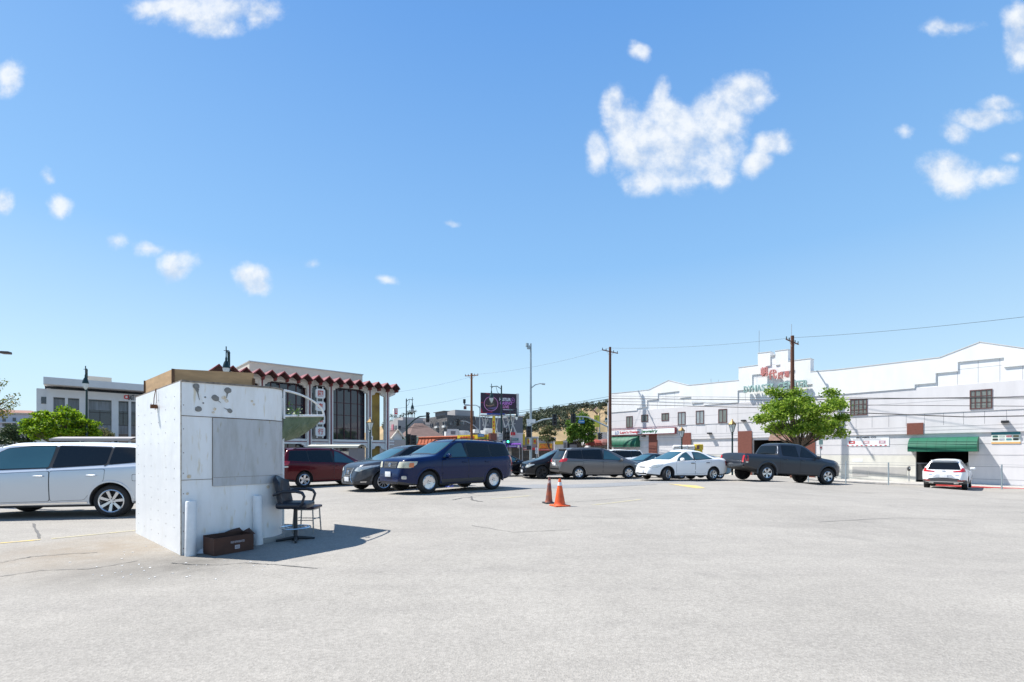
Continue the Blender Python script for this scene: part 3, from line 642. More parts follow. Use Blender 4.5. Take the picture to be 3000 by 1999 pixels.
def patch(bvh, face, poly, off, name, mat, parent, step=.09, thick=0):
    O, U, V, D = FR[face]; bm = bmesh.new()
    f = bm.faces.new([bm.verts.new((a, c, 0)) for a, c in poly])
    xs = [a for a, c in poly]; zs = [c for a, c in poly]
    for ax, lo, hi in ((0, min(xs), max(xs)), (1, min(zs), max(zs))):
        t = math.floor(lo/step)*step+step
        while t < hi-1e-4:
            p = (t, 0, 0) if ax == 0 else (0, t, 0); nn = (1, 0, 0) if ax == 0 else (0, 1, 0)
            bmesh.ops.bisect_plane(bm, geom=bm.verts[:]+bm.edges[:]+bm.faces[:], dist=1e-5, plane_co=p, plane_no=nn); t += step
    bad = []; last = None
    for v in bm.verts:
        o = O+U*v.co.x+V*v.co.y; h = bvh.ray_cast(o, D)
        if h[0] is None: bad.append(v); continue
        n = h[1] if h[1].dot(D) < 0 else -h[1]
        v.co = h[0]+n*off*.5-D*off*.5
    if bad: bmesh.ops.delete(bm, geom=bad, context='VERTS')
    bmesh.ops.recalc_face_normals(bm, faces=bm.faces)
    if bm.faces and sum((q.normal.dot(D) for q in bm.faces)) > 0: bmesh.ops.reverse_faces(bm, faces=bm.faces)
    me = bpy.data.meshes.new(name); bm.to_mesh(me); bm.free(); me.materials.append(mat); me.shade_smooth(); 
    o = bpy.data.objects.new(name, me); C.objects.link(o); o.parent = parent; return o
def rnd(poly, r=.03, n=3):
    """round the corners of a polygon"""
    out = []; m = len(poly)
    for i in range(m):
        p, a, c = Vector(poly[i]), Vector(poly[i-1]), Vector(poly[(i+1) % m]); la, lc = (a-p).length, (c-p).length
        q0 = p+(a-p)*min(.4, r/la); q1 = p+(c-p)*min(.4, r/lc)
        for k in range(n+1): t = k/n; out.append(tuple(q0*(1-t)**2+p*2*t*(1-t)+q1*t*t))
    return out
def grow(poly, d):
    cx = sum(p[0] for p in poly)/len(poly); cz = sum(p[1] for p in poly)/len(poly)
    w = max(p[0] for p in poly)-cx; h = max(p[1] for p in poly)-cz
    return [(cx+(p[0]-cx)*(1+d/w), cz+(p[1]-cz)*(1+d/h)) for p in poly]
def wheel(root, x, y, r, w, rr, style, rim_m, steer=0, rot=.3):
    s = 1 if y > 0 else -1
    hub = MB(); hub.lathe([(0, .02), (rr*.95, .02), (rr*.97, -.09), (0, -.09)], (0, 0, 0), 20, 'y').build('x', m_dark)
    h = C.objects['x']; h.name = 'wheel'; h.parent = root; h.location = (x, y, r); h.rotation_euler = (0, 0, steer+(0 if s > 0 else pi))
    t = MB().lathe([(rr, -w/2), (rr+.02, -w/2-.004), (r-.04, -w/2), (r-.008, -w/2+.025), (r, -w/2+.06), (r, w/2-.06), (r-.008, w/2-.025), (r-.04, w/2), (rr+.02, w/2+.004), (rr, w/2-.005), (rr-.01, w/2-.03), (rr-.01, -w/2)], (0, 0, 0), 36, 'y').build('tyre', m_tyre, h, smooth=True, fix=True)
    b = MB(); b.lathe([(rr-.008, w/2-.035), (rr+.004, w/2-.004), (rr-.012, w/2+.004), (rr-.028, w/2-.008), (rr-.034, w/2-.06), (rr-.036, w/2-.1)], (0, 0, 0), 36, 'y')
    n, w0, w1, dish = style; y1 = w/2-.012; y0 = y1-.03
    b.lathe([(0, y1-.01), (.028, y1-.008), (.032, y1-.02), (rr*.26, y1-.022), (rr*.28, y0-.02)], (0, 0, 0), 20, 'y')
    for k in range(n):
        a = rot+2*pi*k/n; ca, sa = cos(a), sin(a); ra, rb = rr*.15, rr-.02
        def pt(rad, wd, yy): return (rad*ca-wd*sa, yy, rad*sa+wd*ca)
        b.add([pt(ra,-w0,y1-.02),pt(ra,w0,y1-.02),pt(rb,w1,y1+dish),pt(rb,-w1,y1+dish),pt(ra,-w0,y0-.02),pt(ra,w0,y0-.02),pt(rb,w1,y0),pt(rb,-w1,y0)], [(0,1,2,3),(4,7,6,5),(0,4,5,1),(2,6,7,3),(1,5,6,2),(0,3,7,4)])
    b.build('rim', rim_m, h, smooth=True, angle=30)
    if style[0] <= 7:
        b = MB(); n = 5
        for k in range(n): a = 2*pi*k/n+.2; b.lathe([(0, y1-.006), (.011, y1-.008), (.011, y1-.03)], (.055*cos(a), 0, .055*sin(a)), 8, 'y')
        b.build('lug_nut', m_dark, h)['kind'] = 'stuff'
    return h
def car(name, sp, F_, R_, label, group='vehicles parked in the lot', side=None, steer=0):
    """F_, R_ = ground points (x, y, z) under the near-side front and rear wheels"""
    F_, R_ = Vector(F_), Vector(R_)
    if group == 'vehicles parked in the lot': F_.z, R_.z = gfull(F_.x, F_.y), gfull(R_.x, R_.y)
    h = Vector((F_.x-R_.x, F_.y-R_.y)).normalized(); mid = (F_+R_)/2
    left = Vector((-h.y, h.x)); near = 1 if left.dot(Vector((-mid.x, -mid.y))) > 0 else -1   # which side faces the viewer
    o2 = Vector((mid.x, mid.y))-left*near*(sp['W']/2-.1)
    root = empty(name, (o2.x, o2.y, mid.z), 0, label, sp.get('cat', 'car'), group)
    zf = zr = None
    pitch = math.atan2(F_.z-R_.z, sp['wb'])
    root.rotation_euler = (0, -pitch, math.atan2(h.y, h.x))
    pm = sp['paint']; body, bvh = make_body(sp, [pm, sp.get('cladm', m_clad)], root)
    near_s = 'left' if near > 0 else 'right'
    for side_ in ('left', 'right'):
        det = side_ == near_s
        for wpoly, gm in sp['win']:
            if det: patch(bvh, side_, rnd(grow(wpoly, .022), .05), .004, 'window_trim', m_trim, None).parent = root
            o = patch(bvh, side_, rnd(wpoly, .04), .008, 'window', {0: m_glass, 1: m_glass2}[gm], root)
        if det and sp['cat'] != 'pickup':
            ws_ = sorted((w for w, g in sp['win']), key=lambda w: min(p[0] for p in w))
            for A_, B2 in zip(ws_, ws_[1:]):
                xa = max(p[0] for p in A_); xb = min(p[0] for p in B2)
                za = min(p[1] for p in A_ if p[0] > xa-.05); zb2 = min(p[1] for p in B2); zc_ = max(p[1] for p in A_ if p[0] > xa-.05); zd = max(p[1] for p in B2 if p[0] < xb+.25)
                patch(bvh, side_, [(xa-.03, za+.01), (xb+.03, zb2+.01), (xb+.03, zd-.01), (xa-.03, zc_-.01)], .006, 'pillar', m_trim, root)
        if det or sp.get('doorsboth'):
            for dpoly, (hx, hz) in sp['doors']:
                g0 = patch(bvh, side_, rnd(grow(dpoly, .008), .05), .0015, 'door_seam', m_dark, root)
                d = patch(bvh, side_, rnd(dpoly, .05), .004, 'door', pm, root); g0.parent = d
                hp = bvh.ray_cast(Vector((hx, 4 if side_ == 'left' else -4, hz)), Vector((0, -1 if side_ == 'left' else 1, 0)))[0]
                s_ = 1 if side_ == 'left' else -1
                if hp: rbox((hp.x, hp.y+s_*.022, hp.z), (.20, .035, .03), .012, 'handle', sp.get('handm', pm), d)
        for nm, poly, mm, off in sp.get('side', []): patch(bvh, side_, poly, off, nm, mm, root)
    for nm, face, poly, mm, off in sp.get('ends', []):
        patch(bvh, face, rnd(poly, .025), off, nm, mm, root, .05)
        if face in ('front', 'rear') and min(p[0] for p in poly) > .1: patch(bvh, face, rnd([(-a, c) for a, c in poly][::-1], .025), off, nm, mm, root, .05)
    for nm, poly, mm in sp.get('glassends', []):
        face = 'front' if nm == 'windscreen' else 'rear'
        patch(bvh, face, rnd(grow(poly, .02), .05), .004, 'glass_seal', m_trim, root, .08)
        patch(bvh, face, rnd(poly, .05), .009, nm, mm, root, .08)
    wr = sp.get('rim', (6, .035, .045, 0)); rr = sp.get('rr', .215); tw = sp.get('tw', .225)
    for x, st_ in ((sp['wb']/2, steer), (-sp['wb']/2, 0)):
        for s in (-1, 1): wheel(root, x, s*(sp['W']/2-.035-tw/2), sp['tr'], tw, rr, wr, sp.get('rimm', m_rim), st_, rot=random.random()*2)
    # mirrors
    if sp.get('mirror'):
        mx_, mz = sp['mirror']
        for s in (-1, 1):
            hp = bvh.ray_cast(Vector((mx_, 4*s, mz-.05)), Vector((0, -s, 0)))[0]
            if hp is None: continue
            rbox((mx_-.02, hp.y+s*.13, mz+.02), (.11, .22, .16), .05, 'mirror', sp.get('mirm', pm), root)
    # number plates
    for face, y, z, sg in (('front', 0, sp.get('pz', (.5, .9))[0], 1), ('rear', 0, sp.get('pz', (.5, .9))[1], -1)):
        hp = bvh.ray_cast(FR[face][0]+Vector((0, y, z)), FR[face][3])[0]
        if hp:
            o = MB().bx(-.012, .012, -.155, .155, -.078, .078).build('number_plate', m_plate, root, bevel=.004); o.location = (hp.x+sg*.022, y, z)
    for nm, fn in sp.get('extra', []): fn(root, bvh, sp)
    return root, bvh
def slats(zs, w, mat, name='grille_bar', h=.014, proud=.02):
    def fn(root, bvh, sp):
        for z in zs:
            pts = []
            for k in range(9):
                y = -w/2+w*k/8; hp = bvh.ray_cast(Vector((6, y, z)), Vector((-1, 0, 0)))[0]
                if hp: pts.append((hp.x+proud*.4, y, z))
            if len(pts) > 2:
                b = MB()
                for p, q in zip(pts, pts[1:]): b.add([(p[0],p[1],z-h/2),(q[0],q[1],z-h/2),(q[0],q[1],z+h/2),(p[0],p[1],z+h/2),(p[0]-.03,p[1],z-h/2),(q[0]-.03,q[1],z-h/2),(q[0]-.03,q[1],z+h/2),(p[0]-.03,p[1],z+h/2)], [(0,1,2,3),(3,2,6,7),(0,4,5,1)])
                b.build(name, mat, root, fix=False)
    return ('', fn)
def badge(x_s, z, r, mat=m_chrome):
    def fn(root, bvh, sp):
        hp = bvh.ray_cast(Vector((6*x_s, 0, z)), Vector((-x_s, 0, 0)))[0]
        if hp:
            b = MB(); n = 20
            b.tube([(0, r*1.3*cos(2*pi*k/n), r*.9*sin(2*pi*k/n)) for k in range(n+1)], .009, 6, cap=False)
            b.tube([(0, r*.5*cos(2*pi*k/n), r*.85*sin(2*pi*k/n)) for k in range(n+1)], .007, 6, cap=False)
            b.tube([(0, r*1.0*cos(2*pi*k/n), r*.35*sin(2*pi*k/n)+r*.45) for k in range(n+1)], .007, 6, cap=False)
            b.build('emblem', mat, root, smooth=True).location = (hp.x+x_s*.025, 0, z)
    return ('', fn)
def rails(x0, x1, y, mat=m_black, h=.06):
    def fn(root, bvh, sp):
        for s in (-1, 1):
            pts = []
            for k in range(13):
                x = x0+(x1-x0)*k/12; hp = bvh.ray_cast(Vector((x, s*y, 5)), Vector((0, 0, -1)))[0]
                pts.append((x, s*y, hp.z+h*min(1, 3.5*sin(pi*k/12))))
            b = MB(); b.tube(pts, .018, 8); b.build('roof_rail', mat, root, smooth=True)
    return ('', fn)
def spoiler(x, z, w, mat):
    def fn(root, bvh, sp):
        b = MB(); b.add([(x,-w/2,z),(x,w/2,z),(x-.16,w/2*.94,z-.015),(x-.16,-w/2*.94,z-.015),(x,-w/2,z-.05),(x,w/2,z-.05),(x-.15,w/2*.94,z-.035),(x-.15,-w/2*.94,z-.035)], [(0,1,2,3),(4,7,6,5),(0,4,5,1),(2,6,7,3),(1,5,6,2),(0,3,7,4)])
        b.build('spoiler', mat, root, bevel=.008)
    return ('', fn)
def arch_trim(sp_, mat, w=.07):
    out = []
    for x in (sp_['wb']/2, -sp_['wb']/2):
        r0 = sp_['tr']+sp_.get('gap', .055)+.002; n = 18; z0 = sp_['tr']+.01
        pts = [(x+r0*cos(a), z0+r0*sin(a)) for a in [-.25+(pi+.5)*k/n for k in range(n+1)]]; pts2 = [(x+(r0+w)*cos(a), z0+(r0+w)*sin(a)) for a in [-.2+(pi+.4)*k/n for k in range(n+1)]]
        for k in range(n): out.append(('arch', [pts[k], pts[k+1], pts2[k+1], pts2[k]], mat, .006))
    return out
def arch_fn(mat, w=.06, nm='wheel_arch_trim'):
    def fn(root, bvh, sp):
        for s in (1, -1):
            for x in (sp['wb']/2, -sp['wb']/2):
                r0 = sp['tr']+sp.get('gap', .055)+.001; n = 26; z0 = sp['tr']+.01; vs = []; ok = True
                for k in range(n+1):
                    a = -.12+(pi+.24)*k/n
                    for rad, off in ((r0, -.05), (r0, .012), (r0+w*.8, .012), (r0+w, .002)):
                        X, Z = x+rad*cos(a), z0+rad*sin(a); hp = bvh.ray_cast(Vector((x+max(rad, r0+.012)*cos(a), 4*s, max(.16, z0+max(rad, r0+.012)*sin(a)))), Vector((0, -s, 0)))[0]
                        yv = abs(hp.y) if hp and abs(hp.y) > sp['W']/2-.28 else sp['W']/2-.04
                        vs.append((X, s*(yv+off), Z))
                MB().add(vs, [(4*k+j, 4*k+4+j, 4*k+5+j, 4*k+1+j) for k in range(n) for j in range(3)]).build(nm, mat, root, smooth=True)
    return ('', fn)
def arch_poly(x, r, z0, n=9):  # not used as an outline cut, only to keep doors clear of the arches
    return [(x+r*cos(pi*k/n), z0+r*sin(pi*k/n)) for k in range(n+1)]
def wheelcut_door(x0, x1, zb, ztop, ax, r, tr, rear):
    """door panel that steps around a wheel arch"""
    pts = []
    if rear:   # arch cuts the lower rear corner
        pts = [(x1, zb), (x1, ztop), (x0, ztop)]
        for k in range(7):
            a = R(70)-R(70)*k/6; X, Z = ax+r*cos(a), tr+r*sin(a)
            if Z > zb: pts.append((max(X, x0), Z))
        pts.append((ax+r*cos(math.asin(max(-1, min(1, (zb-tr)/r)))), zb))
    return pts
# -- silver SUV on the left
p_sil = paint('silver', (.57, .60, .635), .45, .35)
suv1 = dict(wb=2.79, fo=.93, ro=1.10, W=1.91, H=1.72, wr=.62, tr=.375, rr=.268, tw=.25, paint=p_sil, cat='suv', rim=(7, .026, .034, 0),
  top=[(-2.495,.55),(-2.49,.80),(-2.44,1.02),(-2.34,1.12),(-2.13,1.50),(-2.05,1.66),(-1.6,1.71),(-.6,1.74),(.75,1.72),(1.08,1.63),(1.78,1.17),(1.92,1.12),(2.15,1.03),(2.28,.86),(2.325,.60)],
  belt=[(-2.5,1.08),(-2.2,1.22),(-1.5,1.18),(.9,1.06),(1.3,1.03),(2.3,.85)], bot=[(-2.5,.42),(-1.9,.30),(-1.3,.24),(1.3,.24),(1.9,.26),(2.33,.34)],
  win=[([(-2.10,1.31),(-1.33,1.24),(-1.33,1.62),(-1.98,1.60)],0), ([(-1.28,1.235),(-.20,1.17),(-.20,1.65),(-1.28,1.62)],0), ([(-.13,1.165),(1.50,1.11),(1.34,1.24),(1.04,1.46),(.82,1.59),(.32,1.645),(-.12,1.65)],1)],
  doors=[([(-.17,.40),(1.02,.38),(1.10,.75),(1.06,1.02),(-.17,1.08)],(.02,.97)), ([(-1.0,.62),(-.86,.42),(-.19,.40),(-.19,1.08),(-1.28,1.12),(-1.26,.86)],(-1.02,.98))],
  side=[('fuel_flap', rnd([(-2.02,.84),(-1.84,.84),(-1.84,1.0),(-2.02,1.0)],.03), m_dark, .002), ('fuel_flap', rnd([(-2.012,.848),(-1.848,.848),(-1.848,.992),(-2.012,.992)],.03), p_sil, .005), ('sill_strip', [(-.92,.33),(.95,.31),(.95,.345),(-.92,.375)], m_chrome, .012)],
  ends=[('headlight','front',[(.42,.68),(.84,.74),(.86,.86),(.46,.80)],m_lamp,.01),('grille','front',[(-.38,.6),(.38,.6),(.42,.78),(-.42,.78)],m_black,.01),('tail_light','rear',[(.62,.86),(.9,.9),(.88,1.12),(.7,1.08)],m_red,.01)],
  glassends=[('windscreen',[(-.70,1.17),(.70,1.17),(.58,1.62),(-.58,1.62)],m_glass2),('rear_window',[(-.66,1.18),(.66,1.18),(.56,1.54),(-.56,1.54)],m_glass)],
  mirror=(1.38,1.14), pz=(.5,.85), extra=[arch_fn(p_sil,.05)])
# -- dark blue SUV
p_blu = paint('navy', (.002, .012, .062), .1, .2)
suv2 = dict(wb=2.715, fo=.90, ro=1.06, W=1.83, H=1.68, wr=.66, tr=.355, rr=.225, tw=.225, paint=p_blu, cat='suv', rim=(5, .08, .105, .0),
  top=[(-2.42,.52),(-2.41,.85),(-2.38,1.08),(-2.34,1.16),(-2.16,1.59),(-2.10,1.67),(-1.4,1.71),(-.5,1.72),(.08,1.70),(.34,1.63),(1.05,1.21),(1.2,1.18),(1.95,1.10),(2.17,1.03),(2.225,.80),(2.257,.45)],
  belt=[(-2.42,1.06),(-2.2,1.13),(-.5,1.10),(1.1,1.07),(2.2,.96)], bot=[(-2.42,.45),(-1.9,.34),(-1.3,.24),(1.3,.24),(1.9,.26),(2.26,.33)],
  win=[([(-2.16,1.22),(-1.28,1.17),(-1.28,1.59),(-2.05,1.59)],0), ([(-1.20,1.17),(-.24,1.15),(-.24,1.61),(-1.20,1.60)],0), ([(-.16,1.15),(.84,1.13),(.68,1.26),(.32,1.50),(.14,1.59),(-.05,1.61)],1)],
  doors=[([(-.18,.40),(.86,.38),(.90,.70),(.88,1.03),(-.18,1.08)],(-.02,.98)), ([(-.98,.62),(-.84,.42),(-.20,.40),(-.20,1.08),(-1.22,1.10),(-1.2,.84)],(-1.0,.99))],
  side=[('lower_trim', [(-.86,.27),(.90,.27),(.90,.44),(-.88,.46)], m_clad, .012), ('body_side_moulding', [(-.9,.60),(.86,.58),(.86,.66),(-.98,.68)], p_blu, .016), ('side_marker',[(-2.36,.62),(-2.2,.62),(-2.2,.68),(-2.36,.68)],m_red,.01)],
  ends=[('headlight','front',[(.44,.80),(.80,.80),(.865,.90),(.86,1.00),(.48,.98)],m_lampy,.014),('grille','front',[(-.38,.78),(.38,.78),(.41,.99),(-.41,.99)],m_black,.008),('bumper_gap','front',[(-.5,.30),(.5,.30),(.48,.38),(-.48,.38)],m_black,.006),('fog_light','front',[(.62,.46),(.72,.46),(.72,.56),(.62,.56)],m_lamp,.01),('tail_light','rear',[(.60,.84),(.84,.84),(.84,1.2),(.72,1.2)],m_red,.012)],
  glassends=[('windscreen',[(-.70,1.24),(.70,1.24),(.60,1.62),(-.60,1.62)],m_glass2),('rear_window',[(-.66,1.15),(.66,1.15),(.58,1.54),(-.58,1.54)],m_glass)],
  mirror=(.72,1.15), pz=(.60,.85), extra=[slats((.82,.865,.91,.955),.72,m_chrome), badge(1,.89,.055), rails(-1.75,.25,.56,m_black,.05), arch_fn(p_blu,.06)])
suv2['side'] += [('amber_marker', rnd([(1.90,.82),(2.02,.82),(2.0,.95),(1.88,.95)],.02), m_amber, .035), ('mud_flap', [(-1.74,.3),(-1.70,.3),(-1.70,.5),(-1.74,.5)], m_black, .02), ('tail_light', rnd([(-2.36,.86),(-2.22,.86),(-2.14,1.14),(-2.2,1.2),(-2.3,1.04)],.02), m_red, .012)]
# -- grey crossover with spindle grille
p_gry = paint('graphite', (.07, .082, .10), .55, .25)
cross = dict(wb=2.66, fo=.93, ro=1.05, W=1.87, H=1.60, wr=.58, tr=.365, rr=.245, tw=.235, paint=p_gry, cat='suv', rim=(10, .014, .018, 0), clad=.13, nf=.95, tf=.5,
  top=[(-2.38,.55),(-2.36,.85),(-2.28,1.02),(-1.95,1.45),(-1.7,1.55),(-.9,1.615),(-.2,1.62),(.15,1.57),(1.10,1.14),(1.3,1.10),(1.95,1.00),(2.13,.90),(2.21,.68),(2.26,.45)],
  belt=[(-2.4,1.02),(-2.2,1.12),(-.5,1.08),(1.1,1.02),(2.2,.84)], bot=[(-2.38,.42),(-1.9,.32),(-1.3,.25),(1.3,.25),(1.9,.25),(2.26,.28)],
  win=[([(-1.85,1.24),(-1.30,1.18),(-1.30,1.46),(-1.62,1.44)],0), ([(-1.24,1.17),(-.24,1.13),(-.24,1.53),(-1.24,1.49)],0), ([(-.17,1.13),(.86,1.08),(.62,1.25),(.30,1.43),(.12,1.51),(-.1,1.53)],0)],
  doors=[([(-.19,.42),(.88,.40),(.92,.7),(.9,.98),(-.19,1.04)],(-.02,.92)), ([(-.96,.64),(-.82,.44),(-.21,.42),(-.21,1.04),(-1.2,1.08),(-1.2,.86)],(-1.0,.94))],
  side=[('chrome_line', [(-1.88,1.215),(.9,1.06),(.9,1.072),(-1.88,1.23)], m_chrome, .012)],
  ends=[('headlight','front',[(.40,.76),(.62,.73),(.90,.90),(.90,.96),(.5,.87)],m_lamp,.014),('grille','front',[(-.34,.36),(.34,.36),(.22,.62),(.30,.86),(-.30,.86),(-.22,.62)],m_black,.008),('fog_vent','front',[(.55,.36),(.80,.38),(.86,.62),(.74,.50)],m_black,.01),('tail_light','rear',[(.5,.92),(.88,.94),(.86,1.06),(.6,1.02)],m_red,.012)],
  glassends=[('windscreen',[(-.68,1.11),(.68,1.11),(.54,1.52),(-.54,1.52)],m_glass2),('rear_window',[(-.6,1.1),(.6,1.1),(.5,1.4),(-.5,1.4)],m_glass)],
  mirror=(.72,1.08), pz=(.46,.8), extra=[slats((.41,.46,.52,.58,.64,.70,.76,.81),.50,m_chrome), badge(1,.71,.06), rails(-1.5,.1,.54,m_black,.03),
   ('', lambda root, bvh, sp: [MB().tube([(bvh.ray_cast(Vector((6,s*y,z)), Vector((-1,0,0)))[0].x+.012, s*y, z) for y, z in ((.30,.86),(.24,.73),(.22,.62),(.28,.47),(.36,.355))], .011, 6).build('grille_frame', m_chrome, root, smooth=True) for s in (1,-1)]),
   ('', lambda root, bvh, sp: [patch(bvh, 'front', [(s*.62,.36),(s*.74,.36),(s*.76,.385),(s*.63,.385)] if s > 0 else [(-.62,.36),(-.63,.385),(-.76,.385),(-.74,.36)], .02, 'fog_lamp_strip', m_chrome, root, .05) for s in (1,-1)])])
# -- minivans
def van(paint_, new=False):
    d = dict(wb=3.03, fo=.98, ro=1.07, W=1.965, H=1.70, wr=.64, tr=.345, rr=.222 if not new else .235, tw=.22, paint=paint_, cat='minivan', rim=(6, .045, .05, 0) if not new else (5, .04, .055, 0), nf=1.0, tf=.45,
     top=[(-2.585,.50),(-2.57,.82),(-2.52,1.0),(-2.46,1.08),(-2.22,1.50),(-2.12,1.64),(-1.6,1.70),(-.7,1.73),(.1,1.71),(.45,1.63),(1.52,1.11),(1.75,1.05),(2.2,.93),(2.40,.82),(2.47,.68),(2.495,.45)],
     belt=[(-2.6,1.02),(-2.4,1.09),(-.5,1.06),(1.4,.98),(2.4,.74)], bot=[(-2.6,.40),(-2.0,.27),(-1.4,.20),(1.5,.20),(2.0,.24),(2.5,.30)],
     win=[([(-2.20,1.18),(-1.30,1.13),(-1.30,1.58),(-2.04,1.56)],0), ([(-1.24,1.13),(-.12,1.10),(-.12,1.61),(-1.24,1.585)],0), ([(-.04,1.10),(1.22,1.04),(1.0,1.14),(.55,1.42),(.32,1.54),(.12,1.60)],1)],
     doors=[([(-.08,.36),(1.08,.34),(1.14,.6),(1.14,.95),(-.08,1.0)],(.10,.93)), ([(-1.12,.60),(-1.0,.38),(-.10,.36),(-.10,1.0),(-1.27,1.02),(-1.27,.80)],(-.22,.94))],
     side=[('body_side_moulding', [(-1.0,.53),(1.1,.51),(1.1,.58),(-1.05,.60)], paint_, .016), ('slide_rail', [(-2.3,.985),(-1.3,.965),(-1.3,.98),(-2.3,1.0)], m_dark, .004)],
     ends=[('headlight','front',[(.44,.64),(.72,.64),(.93,.80),(.92,.84),(.52,.76)],m_lamp,.014),('grille','front',[(-.34,.58),(.34,.58),(.38,.70),(-.38,.70)],m_black,.01),('bumper_gap','front',[(-.5,.28),(.5,.28),(.46,.38),(-.46,.38)],m_black,.006),('tail_light','rear',[(.52,.94),(.93,.96),(.92,1.16),(.7,1.10)],m_red,.014),('bumper_step','rear',[(-.7,.56),(.7,.56),(.7,.60),(-.7,.60)],m_chrome if not new else m_black,.02)],
     glassends=[('windscreen',[(-.70,1.12),(.70,1.12),(.56,1.60),(-.56,1.60)],m_glass2),('rear_window',[(-.70,1.12),(.70,1.12),(.60,1.54),(-.60,1.54)],m_glass)],
     mirror=(1.02,1.04), pz=(.46,.82), extra=[slats((.62,.66),.62,m_chrome), badge(-1,.98,.05), rails(-1.85,.1,.60,paint_ if not new else m_black,.045), spoiler(-2.10,1.675,1.15,paint_)])
    d['side'] += [('tail_light', rnd([(-2.50,.94),(-2.26,.98),(-2.16,1.12),(-2.24,1.14),(-2.44,1.06)],.02), m_red, .012)]
    if new: d['side'] += [('tail_light_strip', [(-2.55,.86),(-2.25,.88),(-2.27,.93),(-2.55,.93)], m_lamp, .012)]
    return d
p_van = paint('warm_grey', (.16, .155, .155), .6, .33); p_mar = paint('maroon', (.085, .004, .009), .2, .2)
# -- sedans
def sedan(paint_, L=4.44, H=1.40, W_=1.70, wb=2.615, cat='sedan', notch=True, handm=None, hatch=False, gm=1):
    k = wb/2.615; h = H/1.40; fo = .84; ro = L-wb-fo
    xr = -wb/2-ro; xf = wb/2+fo
    if hatch: tp = [(xr,.50),(xr+.02,.80),(xr+.10,1.02),(-1.35*k,1.20*h),(-.75*k,1.36*h),(-.2,1.42*h),(.15,1.40*h),(1.15,.98),(1.35,.93),(1.9,.80),(xf-.05,.62),(xf,.45)]
    else: tp = [(xr,.50),(xr+.015,.82),(xr+.06,1.02),(xr+.22,1.08),(-1.45*k,1.10*h),(-.80*k,1.38*h),(-.35,1.43*h),(.05,1.43*h),(.22,1.38*h),(1.02,.99*h),(1.2,.93*h),(1.85,.80),(xf-.06,.66),(xf,.45)]
    d = dict(wb=wb, fo=fo, ro=ro, W=W_, H=H, wr=.54*W_/1.7, tr=.315, rr=.20, tw=.2, paint=paint_, cat=cat, rim=(7, .022, .038, 0), nf=.9, tf=.48,
     top=tp, belt=[(xr,.92),(-1.6,1.02*h),(-.3,.94*h),(1.1,.86*h),(xf,.66)], bot=[(xr,.36),(-1.9,.26),(-1.2,.20),(1.2,.20),(1.7,.22),(xf,.26)],
     win=[([(-1.24*k,1.05*h),(-.26,.985*h),(-.26,1.33*h),(-.62*k,1.32*h),(-.86*k,1.25*h)],gm), ([(-.19,.98*h),(.78,.93*h),(.62,1.06*h),(.28,1.25*h),(.08,1.32*h)],gm)],
     doors=[([(-.21,.34),(.82,.32),(.86,.55),(.84,.88*h),(-.21,.93*h)],(-.06,.82*h)), ([(-.92*k,.55),(-.80*k,.36),(-.23,.34),(-.23,.93*h),(-1.15*k,.97*h),(-1.15*k,.72)],(-.94*k,.85*h))],
     side=[('body_side_moulding', [(-.82,.47),(.84,.45),(.84,.51),(-.86,.53)], paint_, .014)],
     ends=[('headlight','front',[(.40,.60),(.72,.60),(.81,.72),(.80,.76),(.50,.72)],m_lamp,.014),('grille','front',[(-.22,.58),(.22,.58),(.25,.64),(-.25,.64)],m_dark,.01),('bumper_intake','front',[(-.42,.29),(.42,.29),(.38,.36),(-.38,.36)],m_dark,.008),('tail_light','rear',[(.55,.72),(.82,.72),(.82,.94),(.66,.92)],m_red,.012)],
     glassends=[('windscreen',[(-.62,.99*h),(.62,.99*h),(.48,1.33*h),(-.48,1.33*h)],m_glass2),('rear_window',[(-.58,1.07*h),(.58,1.07*h),(.46,1.3*h),(-.46,1.3*h)],m_glass)],
     mirror=(.62,.96*h), pz=(.42,.80), extra=[])
    d['side'] += [('tail_light', rnd([(xr+.06,.76),(xr+.22,.76),(xr+.14,.93),(xr+.08,.93)],.02), m_red, .012)]
    if handm: d['handm'] = handm
    return d
p_wht = paint('white', (.80, .80, .80), 0, .25); p_blk = paint('black', (.010, .011, .014), .1, .18); p_lbl = paint('steel_blue', (.10, .20, .30), .5, .3); p_dbl = paint('dark_teal', (.02, .04, .055), .4, .25)
